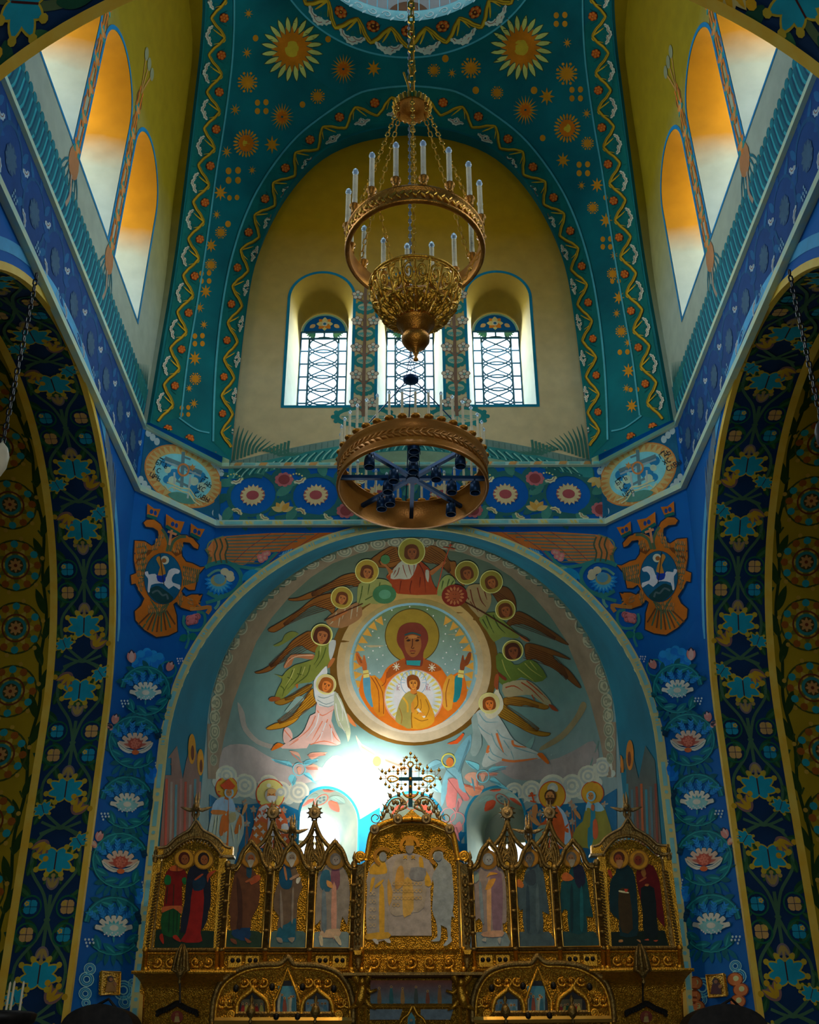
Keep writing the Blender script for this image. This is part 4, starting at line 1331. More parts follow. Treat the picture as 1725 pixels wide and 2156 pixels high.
m.poly(Z('350,1180 430,1180 460,1230 440,1290 360,1270'), (16, 50, 140), 9, 2); m.poly(Z('340,1000 380,960 420,1040 460,1180 360,1200 390,1100'), (176, 116, 40), 10, 2)
m.disc(*Z('450,1010')[0], 9, (200, 190, 160), 9); m.disc(*Z('440,1015')[0], 5, (150, 90, 40), 10); m.line(Z('390,935 420,1200 440,1330'), 1.6, (30, 40, 40), 11, 0)
for (pts) in ('235,300 400,370 350,490 230,450', '470,430 700,530 640,690 465,580', '780,545 955,620 890,740 775,680'):
    P = Z(pts); m.poly([P[0], ((P[0][0] + P[1][0]) / 2, (P[0][1] + P[1][1]) / 2 + 5), P[1], P[2], P[3]], OR, 5)
    c = [sum(p[i] for p in P) / 4 for i in (0, 1)]; m.disc(c[0] - 3, c[1], 4, (16, 60, 120), 6, 5); m.disc(c[0] + 5, c[1] + 3, 3.4, (16, 60, 120), 6, 5); m.line([P[3], P[2]], 7, (10, 84, 76), 6, 0)
m.line(Z('540,630 510,820'), 5, (180, 120, 80), 6, 0); m.line(Z('490,650 600,690'), 5, (180, 120, 80), 6, 0)
m.build('painted_eagle', PN, None, True)
m = Mural(low, 14, 1.75)                                    # the great wing along the arch
W = lambda s_: [(430 + x * .1855, 1110 + y * .1855) for x, y in T(s_)]
m.poly(W('30,250 90,160 230,105 480,85 760,68 930,65 1160,70 1560,60 1430,110 1320,160 1160,185 1050,240 860,280 700,290 560,400 440,430 300,420 80,420 70,340'), (196, 116, 60), 2, c2=(176, 90, 20), axis=0)
m.line(W('30,250 60,170 220,105'), 3, (110, 130, 90), 3, 3); m.line(W('20,240 70,330 50,440'), 8, (96, 110, 70), 2, 3)
for k in range(9):
    y0 = 120 + 36 * k; m.line(W('%d,%d %d,%d %d,%d' % (250, y0, 500 + 18 * k, y0 - 10 + 2 * k, 1250 - 95 * k, 85 + 40 * k)), 2.6, (84, 110, 96), 3, 3)
for x in (120, 180, 240): m.line(W('%d,%d %d,%d %d,%d %d,%d' % (x, 130, x + 30, 220, x, 310, x + 20, 410)), 3.4, (70, 84, 60), 4, 3)
for a, b in ((760, 68), (930, 65), (1160, 70), (1310, 66)): m.line(W('%d,%d %d,%d %d,%d' % (a, b, a - 250, b + 170, a - 420, b + 330)), 1.4, (130, 70, 60), 4, 3)
m.build('painted_wing', we, None, True)
m = Mural(low, 14, 1.75)                                    # scrolls, shell flower, pinks
TE, TE2 = (44, 120, 112), (90, 150, 130)
m.line(W('10,460 100,420 250,400 380,480 420,600 330,740 160,790 40,740'), 9, TE, 3, 5); m.line(W('40,560 160,490 330,560'), 5, TE2, 3, 4)
m.line(W('250,400 420,450 600,470 700,420 780,330 830,290'), 7, TE, 3, 4); m.line(W('20,860 160,820 260,780'), 7, TE, 3, 3); m.line(W('170,790 160,880 120,930'), 6, TE2, 3, 3)
x, y = W('165,640')[0]
for k in range(11):
    a = PI * (k - 5) / 9 + PI; m.petal(x, y - 4, a, 30, 11, (16, 120, 190), 4); m.petal(x, y - 4, a, 24, 6, (70, 160, 200), 5)
m.disc(x, y - 6, 17, (150, 150, 100), 6, 13); m.disc(x + 2, y - 9, 12, (84, 150, 170), 7, 11)
for q in ((235, 510), (290, 540), (300, 580)): a = W('%d,%d' % q)[0]; m.disc(a[0], a[1], 9, (206, 180, 140), 6, 8)
for q in ((640, 340), (690, 310), (720, 300), (650, 375), (690, 350)): a = W('%d,%d' % q)[0]; m.disc(a[0], a[1], 7, (190, 110, 104), 5, 6); m.disc(a[0], a[1], 3, (206, 140, 120), 6)
x, y = W('530,560')[0]
for k in range(7): m.petal(x - 6, y - 10, PI * .5 + k * .35, 24, 9, (20, 130, 170), 4)
plume(m, *W('850,330')[0], 1.2, 28, (90, 160, 190)); m.petal(*W('560,500')[0], 1.5, 24, 12, TE2, 4)
m.line(Z('700,1700 690,1800 760,1880 900,1880 960,1800 950,1680 860,1660'), 6, TE, 3, 5); x, y = Z('825,1770')[0]
for k in range(9): m.disc(x - 12 + 5 * (k % 5), y - 5 + 8 * (k // 5) - (k % 5), 6.5, (180, 104, 104), 5, 7); m.ring(x - 12 + 5 * (k % 5), y - 4 + 8 * (k // 5) - (k % 5), 5, 1, (120, 60, 60), 6, n=10)
m.line(Z('740,1880 760,2000 720,2120'), 5, TE, 3, 4); m.petal(*Z('760,1950')[0], 1.9, 20, 16, (20, 104, 90), 4); m.petal(*Z('740,1960')[0], -2, 20, 16, (20, 104, 90), 4)
m.line(Z('770,1620 900,1615 1030,1600 990,1680'), 8, (176, 116, 50), 5, 3)
m.build('painted_scroll', we, None, True)

# ---- lotus scrolls down the canted piers ----------------------------------------
m = Mural(low, 14, 2.1)
for k in range(5):                                          # blue peony above
    for q in range(7): m.disc(283 + 13 * k + 3 * (q % 2), 1372 + 5 * abs(k - 2) + 5 * q, 9 - q * .6, (10, 96, 170) if q % 2 else (20, 116, 184), 2, 8)
SCR = [(305, 1455, 49, 0), (283, 1563, 52, 1), (266, 1690, 52, 0), (252, 1812, 55, 1), (238, 1950, 58, 0)]
for i, (x, y, r, kind) in enumerate(SCR):
    acanthus(m, x, y, r, -PI * .95 if i % 2 == 0 else -PI * .05, 1 if i % 2 == 0 else -1, (0, 92, 104), (30, 124, 124), 2)
    for k in range(5): plume(m, x - r * .1 + r * .16 * (k - 2), y - r * .15, -.9 + .45 * k, r * .62, (24, 112, 196), 4)
    for k in range(7): m.petal(x + (k - 3) * r * .2, y + r * .95, PI + (k - 3) * -.25, r * .5, r * .17, (0, 84, 100), 3)
    lotus(m, x, y, r * .68, kind, 5)
    if i: 
        X, Y = x + (r * 1.05 if i % 2 == 0 else -r * .86), y - r * 1.0
        if kind: bud(m, X, Y + r * .25, .3, r * .42); bud(m, X - 4, Y + r * .5, -.6, r * .34, (186, 120, 100))
        else:
            for q in range(8): m.disc(X - 8 + 7 * (q % 3), Y - 14 + 9 * (q // 3), 8, (16, 104, 178) if q % 2 else (10, 90, 168), 3)
    dots(m, x + (r * .98 if i % 2 else -r * .9), y + r * .95 - (0 if i % 2 else 20), r * .24, (150, 180, 200), 5)
bud(m, 276, 1395, 0, 26); bud(m, 352, 1412, .5, 22); dots(m, 378, 1392, 10); m.ring(353, 1410, 17, 3, (20, 110, 110), 3)
for x, y, r in ((181, 2062, 15), (178, 2092, 13), (188, 2040, 12), (180, 2112, 9), (258, 2085, 20), (262, 2110, 13), (278, 2070, 9), (276, 2100, 8)):
    for q in range(3): m.ring(x, y, r * (1 - .28 * q), r * .16, (70, 150, 206) if q % 2 else (120, 176, 210), 4 + q, n=14)
m.build('painted_lotus_scrolls', PN, None, True)
m = Mural(low, 14, 2.1)
for x, y in ((1465, 2070), (1462, 2098), (1470, 2120), (1550, 2062), (1562, 2084), (1556, 2108), (1546, 2128)):
    m.disc(x, y, 17, (110, 50, 24), 6, 15); m.disc(x, y, 15, (190, 100, 54), 7, 13); m.disc(x + 2, y - 2, 6, (196, 180, 120), 8, 6)
m.build('painted_pink_buds', PN[1])

# ---- floral band and rosettes in the arms -----------------------------------------
# u runs along the arch from the floor of the east jamb over the crown, v outward from the crossing
def arm_map(s):
    H = ZC + E

    def f(u, v):
        if v < .02: return None
        x = s * (JX + v)
        if u < H: return Vector((x, YM + RB, u - E)), Vector((0, -1, 0))
        a = (u - H) / RB
        if a > PI: return None
        return Vector((x, YM + RB * cos(a), ZC + RB * sin(a))), Vector((0, -cos(a), -sin(a)))
    return f


for s, wn in ((-1, 1), (1, 2)):
    tr = O('trim_%d' % wn)
    m = Mural(lambda x, y, s=s: arm_map(s)(-y, x), None, 1.55); m.lift = .0016   # flowers grow upward: y = -u
    CC = .475
    STEM, STEM2, DK = (60, 96, 70), (24, 66, 40), (8, 26, 14)
    nrep = 8; per = 2.62; u0 = 1.15
    for i in range(nrep):
        b = u0 + i * per
        for g in (-1, 1):
            # leaves and stems
            m.line([(CC, -(b + .0)), (CC + g * .10, -(b + .35)), (CC + g * .34, -(b + .72)), (CC + g * .30, -(b + 1.15)), (CC + g * .05, -(b + 1.32))], .045, STEM, 3, 5)
            m.line([(CC, -(b + 1.32)), (CC + g * .30, -(b + 1.6)), (CC + g * .36, -(b + 2.0)), (CC + g * .12, -(b + 2.35)), (CC, -(b + per))], .045, STEM, 3, 5)
            for (uu, vv, aa, ll) in ((.32, .32, .9, .34), (.62, .42, -.3, .3), (1.12, .34, 1.8, .28), (1.55, .36, .5, .34), (1.9, .4, 2.4, .3), (2.3, .32, 1.1, .34), (.15, .2, 1.6, .26), (2.05, .16, .4, .24), (.82, .2, .2, .3), (.05, .4, 2.2, .24), (.5, .14, -.6, .26), (1.36, .44, -.4, .24), (1.72, .14, 1.9, .24), (2.18, .42, -.5, .28), (2.45, .14, .8, .26), (1.0, .44, .3, .2)):
                m.petal(CC + g * vv * .92, -(b + uu), g * aa, ll, ll * .44, STEM2, 2); m.petal(CC + g * vv * .92, -(b + uu), g * aa, ll * .8, ll * .16, (44, 88, 50), 3)
            # paired round flowers
            round_flower(m, CC + g * .27, -(b + .18), .155, (20, 130, 160) if g * s < 0 else (176, 140, 84)); round_flower(m, CC + g * .27, -(b - .20), .155, (176, 140, 84) if g * s < 0 else (20, 130, 160))
            # tulips about the crossing of the stems
            if g < 0: tulip(m, CC - .16, -(b + 1.52), -.6, .26); fan_flower(m, CC + .30, -(b + 1.58), .4, .17); fan_flower(m, CC - .30, -(b + 1.12), -2.5, .17); tulip(m, CC + .16, -(b + 1.12), 2.5, .26)
        m.line([(CC - .3, -(b + 1.40)), (CC, -(b + 1.30)), (CC + .3, -(b + 1.40))], .04, STEM, 4, 4); m.line([(CC - .3, -(b + 1.22)), (CC, -(b + 1.32)), (CC + .3, -(b + 1.22))], .04, STEM, 4, 4)
        fan_flower(m, CC, -(b + .86), PI, .31); fan_flower(m, CC, -(b + 1.86), 0, .31)
        tulip(m, CC, -(b + .42), 0, .2, (110, 100, 104), (150, 130, 70)); tulip(m, CC, -(b + 2.26), PI, .2, (110, 100, 104), (150, 130, 70))
        m.line([(CC, -(b - .38)), (CC, -(b + .35))], .05, STEM, 3, 0); m.disc(CC, -(b), .05, STEM, 4, .03)
    m.build('painted_floral_band', tr)
    m = Mural(lambda x, y, s=s: arm_map(s)(-y, x), None, 1.55)
    m.gain = 1.9
    for k in range(15): rosette(m, 1.58, -(1.1 + k * 1.02), .42)
    m.build('painted_rosettes', tr)
    m = Mural(lambda x, y, s=s: arm_map(s)(-y, x), None, 1.55)
    m.line([(1.12 + .03 * sin(k * .9), -(.4 + k * .2)) for k in range(90)], .05, (24, 46, 14), 2, 2)
    for k in range(42):
        m.petal(1.12, -(.5 + k * .42), .35 if k % 2 else -.3, .42, .13, (30, 54, 16), 3)
        m.line([(1.12, -(.5 + k * .42)), (1.18, -(.6 + k * .42))], .03, (44, 64, 24), 3, 0)
    m.build('painted_stem', tr)
    m = Mural(lambda x, y, s=s: arm_map(s)(-y, x), None, 1.55)
    for k in range(15): rosette(m, 2.62, -(1.6 + k * 1.02), .40)
    m.build('painted_rosettes', tr)

# ---- big flowers on the west arch in the upper corners ---------------------------------
def west_map(x, y):     # x along the arch from the north springing, y from the crossing outward
    if y < .03: return None
    a = PI - x / RW
    return Vector((RW * cos(a), YW - y, ZC + RW * sin(a))), Vector((-cos(a), 0, -sin(a)))


m = Mural(west_map, None, 1.6)
for k in range(11):
    x = .6 + k * 1.2; d = 1 if k % 2 else -1
    m.line([(x - .6, .5 - d * .3), (x - .2, .5 - d * .1), (x + .2, .5 + d * .2), (x + .6, .5 + d * .3)], .09, (70, 90, 60), 2, 5)
    m.line([(x - .5, .2), (x - .1, .8), (x + .3, .9)], .07, (70, 90, 60), 2, 5)
    for q in range(8): m.petal(x + .4 * cos(q * .8), .5 + .35 * sin(q * .8), q * .8 + 1.9, .36, .16, (20, 70, 50) if q % 2 else (44, 96, 60), 3)
    if d > 0: tulip(m, x, .75, 2.4, .36, (30, 110, 130), (190, 160, 30)); tulip(m, x + .5, .3, .6, .34, (190, 176, 110), (200, 150, 20))
    else: fan_flower(m, x, .45, 1.0, .34); fan_flower(m, x + .5, .75, -1, .28, (190, 170, 110), (190, 150, 20))
m.build('painted_floral_band', O('trim_7'))
# ---- the apse: clouds, the medallion and its angels, the saints ------------------
ap = on_host('apse'); cA, wA = O('ceiling_apse'), O('wall_apse')


def KZ(ox, oy, k=.1855): return lambda s_: [(ox + x * k, oy + y * k) for x, y in T(s_)]


a1, a2, a3 = KZ(430, 1110), KZ(700, 1110), KZ(980, 1110)
b1, b2, b3 = KZ(430, 1440), KZ(700, 1440), KZ(980, 1440)
# painted bands of the half-dome's rim and its chain of clouds
m = Mural(ap, 12, 1.9)
rimo = T('437,1640 436,1560 437,1480 446,1410 462,1350 488,1290 520,1240 562,1196 612,1163 668,1141 730,1129 800,1126 869,1125')
rimi = T('456,1640 470,1560 490,1480 512,1420 540,1350 572,1300 610,1255 655,1215 700,1186 760,1163 820,1154 869,1150')
m.poly(rimo + rimi[::-1], (122, 108, 84), 1, c2=(130, 112, 92), axis=1)
ch = T('449,1600 449,1570 451,1540 452,1510 455,1480 460,1448 466,1416 476,1383 490,1350 506,1320 525,1291 547,1266 571,1242 597,1221 625,1202 656,1186 690,1171 725,1160 760,1151 796,1144 832,1140 869,1138')
for i, (x, y) in enumerate(ch):
    r = 16 if i else 12; el = .62 + .38 * min(1, i / 11)
    for q, (rr, c) in enumerate(((1, (150, 150, 124)), (.86, (112, 116, 96)), (.62, (150, 148, 120)), (.42, (116, 116, 96)), (.2, (150, 148, 120)))):
        m.disc(x, y, r * rr * el, c, 3 + q, r * rr * (1.06 if i < 12 else .74), 18)
m.build('painted_cloud_chain', cA, None, True)
m = Mural(ap, 12, 2.0)
m.line(T('1235,1640 1262,1560'), 3, (90, 120, 110), 2, 0)
# sky washes: pink mist and pale cloud volutes above the saints
for (pts, c) in (('470,1575 520,1568 560,1590 600,1606 660,1612 700,1628 640,1650 560,1652 500,1640 462,1632', (150, 140, 136)), ('1040,1600 1100,1592 1160,1600 1210,1580 1250,1560 1262,1600 1240,1630 1160,1640 1080,1640', (132, 124, 120)),
                 ('500,1478 514,1500 520,1530 545,1558 580,1570 577,1578 540,1566 512,1538 503,1505', (136, 132, 124)), ('1226,1478 1210,1510 1180,1545 1140,1572 1142,1580 1186,1556 1216,1522 1236,1488', (124, 112, 80))):
    m.poly(T(pts), c, 1, 3)
for x, y, r in ((476, 1634, 20), (515, 1654, 22), (565, 1654, 20), (590, 1668, 20), (628, 1668, 20), (1084, 1668, 18), (1120, 1666, 20), (1165, 1660, 26), (1206, 1655, 22), (1240, 1634, 20), (1270, 1615, 18)):
    for q, (rr, c) in enumerate(((1.15, (172, 172, 154)), (.9, (150, 156, 148)), (.66, (178, 176, 158)), (.44, (150, 156, 148)), (.22, (178, 176, 158)))): m.disc(x, y, r * rr, c, 2 + q, None, 20)
    m.disc(x + r * .9, y + r * .7, r * .6, (160, 166, 154), 1); m.disc(x - r * .9, y + r * .6, r * .6, (160, 166, 154), 1)
m.build('painted_clouds', wA)
m = Mural(ap, 12, 2.0)                                       # deep blue flowering ground behind the saints
for pts in ('440,1672 470,1690 520,1694 560,1690 600,1694 628,1706 640,1790 640,1850 440,1850', '1108,1706 1130,1692 1180,1694 1230,1690 1268,1680 1300,1660 1300,1850 1100,1850', '750,1730 800,1700 800,1850 752,1850', '930,1770 990,1740 982,1850 925,1850'):
    m.poly(T(pts), (10, 86, 122), 2, c2=(6, 76, 108))
for x, y in ((500, 1704), (516, 1690), (533, 1704), (519, 1734), (597, 1706), (610, 1726), (1118, 1712), (1138, 1712), (1195, 1714), (1204, 1692), (1210, 1700), (1275, 1694), (1206, 1730)):
    for q in range(5): m.petal(x, y, q * 1.257, 8, 5, (120, 130, 124) if q % 2 else (150, 116, 90), 4)
    m.line([(x, y + 4), (x + 3, y + 40), (x, y + 90)], 2.4, (130, 80, 50), 3, 3)
m.build('painted_flower_ground', wA)

# medallion
m = Mural(ap, 12, 1.85); cx, cyy = 872, 1400
m.disc(cx, cyy, 178, (90, 62, 12), 2, 170, 56); m.disc(cx, cyy + 3, 163, (150, 122, 60), 3, 160, 56, 0, (170, 156, 128)); m.disc(cx, cyy + 2, 147, (128, 112, 56), 4, 143, 56, 0, (184, 172, 150))
m.ring(871, 1402, 133, 5, (110, 150, 160), 5, 131, 64); m.disc(871, 1402, 131, (84, 104, 60), 5, 129, 56, 0, (130, 160, 170))
for k in range(40):
    a = 2 * PI * k / 40
    if abs(math.atan2(sin(a + PI / 2), cos(a + PI / 2))) < .55: continue
    m.poly([(871 + 127 * cos(a - .07), 1402 + 125 * sin(a - .07)), (871 + 127 * cos(a + .07), 1402 + 125 * sin(a + .07)), (871 + 108 * cos(a), 1402 + 106 * sin(a))], (176, 130, 50), 6)
for k in range(80):
    a = k * 2.4; r = 62 + 52 * ((k * 37) % 100) / 100; m.disc(871 + r * cos(a), 1385 + r * sin(a), 1.6, (190, 196, 180), 6, None, 6)
m.disc(868, 1338, 58, (124, 104, 30), 6, 57, 44); m.ring(868, 1338, 57, 1.6, (60, 50, 20), 7, None, 60)
m.poly(a2('830,1480 780,1500 660,1560 600,1620 560,1700 510,1730 430,1680 350,1660 320,1740 300,1860 340,1960 420,2080 500,2160 620,2240 760,2300 920,2312 1080,2290 1240,2220 1360,2130 1450,2040 1520,1930 1530,1840 1490,1660 1420,1650 1330,1700 1300,1690 1240,1600 1180,1550 1060,1500 1020,1470'), (186, 90, 16), 7, 2, c2=(206, 96, 20))
for pts, c in (('350,1660 420,1680 470,2040 400,1980 355,1860', (70, 124, 144)), ('1400,1690 1480,1690 1450,1930 1380,1990 1365,1900', (24, 110, 116)), ('430,1690 540,1730 600,1850 590,2140 470,2080', (186, 112, 20)), ('1300,1700 1390,1690 1360,2060 1270,2050 1240,1900', (190, 130, 40)), ('830,1480 1020,1480 1180,1560 1240,1620 1100,1640 920,1600 740,1640 620,1720 640,1600', (134, 66, 20))):
    m.poly(a2(pts), c, 8, 2)
for pts in ('440,1700 520,1850 530,2100', '480,1700 570,1880 580,2120', '1330,1720 1290,1880 1300,2040', '620,1640 600,1760 560,1800'): m.line(a2(pts), 1.6, (120, 50, 20), 9, 3)
m.poly(a2('730,1250 760,1140 830,1090 910,1078 1000,1095 1070,1170 1090,1260 1070,1340 1035,1420 1030,1520 1000,1580 840,1560 830,1500 790,1400 745,1330'), (96, 40, 26), 9, 3)
m.poly(a2('820,1250 850,1225 910,1215 980,1230 1005,1270 1010,1350 985,1420 950,1460 910,1472 870,1450 835,1400 818,1330'), (122, 74, 32), 10, 3)
m.line(a2('820,1220 910,1195 1005,1225'), 3.5, (30, 60, 60), 11, 3); m.poly(a2('840,1510 1005,1510 995,1570 845,1560'), (30, 120, 120), 10)
FACE = (60, 26, 14)
for g in (860, 960): m.poly(a2('%d,1285 %d,1268 %d,1270 %d,1285 %d,1295' % (g - 25, g, g + 22, g + 28, g)), (40, 20, 12), 11); m.line(a2('%d,1262 %d,1245 %d,1252' % (g - 30, g, g + 32)), 2, FACE, 11, 3)
m.line(a2('912,1260 908,1340 895,1365 915,1372 930,1362'), 2, FACE, 11, 0); m.line(a2('880,1405 912,1398 945,1405'), 2.4, (100, 40, 30), 11, 3); m.line(a2('890,1425 912,1430 936,1424'), 1.6, FACE, 11, 3)
m.disc(*a2('912,1240')[0], 10, (150, 98, 46), 11, 4)
for g in ((725, 1580), (1132, 1590)):
    x, y = a2('%d,%d' % g)[0]
    for k in range(4): a = k * PI / 4; m.line([(x - 8 * cos(a), y - 9 * sin(a)), (x + 8 * cos(a), y + 9 * sin(a))], 1.5, (206, 200, 160), 11, 0)
for sgn, ox in ((1, 0), (-1, 1842)):                        # raised hands
    f = lambda s_: a2(' '.join('%g,%g' % ((ox + sgn * x), y) for x, y in T(s_)))
    HC = (160, 84, 34) if sgn > 0 else (112, 54, 20)
    m.poly(f('345,1620 335,1580 300,1560 270,1500 262,1430 275,1412 300,1430 330,1500 345,1500 350,1455 365,1455 380,1520 390,1560 388,1620'), HC, 9, 2)
    for q in range(3): m.line(f('%d,%d %d,%d' % (282 + 16 * q, 1440 + 20 * q, 320 + 8 * q, 1540)), 1, (100, 50, 20), 10, 0)
    m.poly(f('345,1625 405,1615 418,1700 350,1710'), (200, 170, 90), 10, 0); m.line(f('348,1665 410,1655'), 2, (150, 110, 50), 11, 0)
# inner roundel
m.disc(871, 1469, 62.5, (196, 130, 110), 10, 60.5, 44); m.disc(871, 1468, 60, (176, 186, 190), 11, 58, 44)
for k in range(34):
    a = 2 * PI * k / 34; m.poly([(871 + 59 * cos(a - .06), 1468 + 57 * sin(a - .06)), (871 + 59 * cos(a + .06), 1468 + 57 * sin(a + .06)), (871 + 43 * cos(a), 1468 + 42 * sin(a))], (206, 170, 90), 12)
m.disc(871, 1468, 42, (190, 184, 190), 12, 44, 36); m.ring(871, 1437, 27, 1.4, (110, 140, 160), 13, None, 40)
for k in range(12): a = PI + PI * k / 11; m.line([(871 + 18 * cos(a), 1437 + 18 * sin(a)), (871 + 27 * cos(a), 1437 + 27 * sin(a))], 1, (110, 150, 170), 13, 0)
m.poly(a2('870,1860 800,1920 760,2000 730,2100 715,2200 800,2255 900,2290 1020,2290 1130,2240 1165,2160 1120,2020 1060,1910 975,1860'), (200, 130, 30), 14, 2)
m.poly(a2('870,1860 800,1920 760,2000 730,2100 715,2200 800,2255 890,2288 900,2100 895,2000 960,1900 950,1860'), (140, 128, 64), 15, 2)
m.line(a2('960,1900 970,2020 900,2110 905,2280'), 2, (120, 76, 16), 16, 3); m.line(a2('800,1930 850,2000 855,2100'), 4, (200, 140, 40), 16, 3)
for pts in ('760,2050 790,2150 780,2230', '1060,1950 1100,2060 1060,2160', '1000,1950 1010,2050 960,2120', '930,2160 1010,2200 1090,2180'): m.line(a2(pts), 1.4, (130, 80, 20), 16, 3)
m.poly(a2('845,1750 850,1700 890,1675 930,1675 975,1700 998,1760 985,1830 960,1850 960,1890 920,1900 890,1890 885,1840 855,1810'), (110, 56, 16), 15, 3)
m.poly(a2('875,1745 920,1730 960,1745 965,1790 945,1825 920,1842 895,1825 875,1790'), (190, 120, 44), 16, 3); m.poly(a2('888,1820 955,1820 960,1880 920,1895 885,1880'), (176, 106, 40), 15)
for g in (900, 940): m.disc(*a2('%d,1768' % g)[0], 2, FACE, 17, 1.3, 8); m.line(a2('%d,1756 %d,1752' % (g - 14, g + 14)), 1, FACE, 17, 0)
m.line(a2('920,1765 916,1795 926,1797'), 1, FACE, 17, 0); m.line(a2('905,1812 935,1812'), 1.3, (150, 60, 40), 17, 0)
m.poly(a2('895,2090 895,2020 912,1975 925,1980 925,2030 935,2080 925,2110'), (206, 120, 40), 17, 2); m.line(a2('965,2060 1050,2160'), 5, (206, 180, 170), 17, 0); m.poly(a2('985,2100 1040,2110 1050,2140 1000,2140'), (206, 120, 40), 18, 2)
LT = (130, 70, 80)
for ox, ss in ((735, ('0,0 0,60', '26,20 12,30 12,50 28,58', '10,-12 34,-6')), (1062, ('0,0 26,60', '26,0 0,60', '50,20 36,30 36,50 52,58', '10,-12 34,-6'))):
    for st in ss: m.line(a2(' '.join('%d,%d' % (ox + x, 1790 + y) for x, y in T(st))), 1.1, LT, 14, 0)
m.build('painted_medallion', cA, 'round painted medallion of a veiled figure with raised hands')


def wing(m, pts, n, c, dk, lay, root, smooth=3):
    """pts outline; root = two points the quills fan from/to"""
    m.poly(pts, c, lay, smooth); m.line(pts, 1.3, dk, lay + 1, smooth, True)
    (x0, y0), (x1, y1) = root
    cxm = sum(p[0] for p in pts) / len(pts); cym = sum(p[1] for p in pts) / len(pts)
    dx, dy = x1 - x0, y1 - y0; L = math.hypot(dx, dy); nx, ny = -dy / L, dx / L
    for k in range(n):
        o = (k - (n - 1) / 2) * 3.0
        m.line([(x0 + nx * o * 1.5, y0 + ny * o * 1.5), (cxm + nx * o * 1.2, cym + ny * o * 1.2), (x0 + dx * .8 + nx * o * .4, y0 + dy * .8 + ny * o * .4)], 1.1, dk, lay + 2, 3)


def head(m, x, y, r, tilt, hair, skin, halo, lay, hr=1.75, veil=None):
    m.disc(x, y - r * .1, r * hr, (206, 190, 110), lay, None, 26); m.disc(x, y - r * .1, r * (hr - .12), halo, lay + 1, None, 26)
    ca, sa = cos(tilt), sin(tilt)
    q = lambda a, b: (x + r * (a * ca - b * sa), y + r * (a * sa + b * ca))
    m.poly([q(*p) for p in ((-.95, .1), (-.8, -.7), (-.1, -1.05), (.65, -.85), (.98, -.1), (.9, .6), (.5, .9), (-.5, .9), (-.9, .6))], hair, lay + 2, 3)
    m.poly([q(*p) for p in ((-.45, -.35), (.05, -.55), (.6, -.35), (.62, .2), (.4, .7), (.1, .95), (-.25, .7), (-.5, .2))], skin, lay + 3, 3)
    for a in (-.2, .34): m.disc(*q(a, -.02), r * .11, (40, 22, 14), lay + 4, r * .07, 7); m.line([q(a - .18, -.16), q(a + .16, -.18)], r * .07, (50, 26, 14), lay + 4, 0)
    m.line([q(.08, 0), q(.02, .3), q(.14, .32)], r * .07, (80, 40, 20), lay + 4, 0); m.line([q(-.1, .55), q(.24, .55)], r * .08, (120, 50, 36), lay + 4, 0)


def folds(m, strokes, K_, c, w, lay):
    for s_ in strokes: m.line(K_(s_), w, c, lay, 3, w2=w * .3)


BR, BRD = (118, 72, 20), (64, 34, 10)
SK, HA = (150, 90, 44), (84, 44, 16)
# the angel above the medallion
m = Mural(ap, 12, 1.85)
for pts, r_ in (('400,400 560,270 680,205 735,220 750,330 800,350 690,450 520,450 490,440', (740, 300, 480, 430)), ('1060,220 1120,200 1220,230 1290,290 1330,380 1400,390 1420,500 1500,650 1470,650 1360,540 1220,420 1080,400 1000,350', (1070, 280, 1400, 560))):
    wing(m, a2(pts), 7, BR, BRD, 3, a2('%d,%d %d,%d' % r_))
m.poly(a2('800,370 900,350 990,370 1050,420 1110,480 1130,600 1200,740 1170,760 740,750 640,600 610,560 640,520 700,450'), (130, 50, 16), 6, 2)
m.poly(a2('780,380 900,360 970,370 940,480 880,580 760,580 660,580 680,490 720,440'), (150, 150, 130), 7, 2)
folds(m, ['800,420 820,500 850,570', '860,400 880,480 900,540', '900,390 930,430 920,520', '760,450 740,520 700,570', '720,480 690,540'], a2, (110, 50, 30), 1.8, 8)
folds(m, ['980,400 1040,520 1060,740', '900,600 880,700 890,750', '1000,560 990,680', '780,600 760,740'], a2, (80, 24, 10), 2, 8)
m.poly(a2('610,560 640,520 600,440 560,420 540,380 580,390 640,450 690,500'), SK, 8, 2); m.poly(a2('1060,480 1100,490 1090,620 1060,560'), (150, 150, 130), 8, 2); m.poly(a2('1110,490 1220,420 1250,380 1290,390 1280,410 1200,480 1130,540'), SK, 8, 2)
m.disc(*a2('600,358')[0], 10, (60, 104, 60), 9); m.line(a2('1180,750 1260,420 1340,200'), 1.8, (160, 60, 30), 10, 0); m.line(a2('1260,215 1400,240'), 1.8, (160, 60, 30), 10, 0); m.star(*a2('1342,195')[0], 5, 4, .4, (160, 60, 30), 11)
head(m, *a2('900,275')[0], 16.5, 0, HA, (128, 72, 34), (130, 120, 40), 9)
m.build('painted_angel', cA, 'painted angel above the medallion, with globe and staff cross')
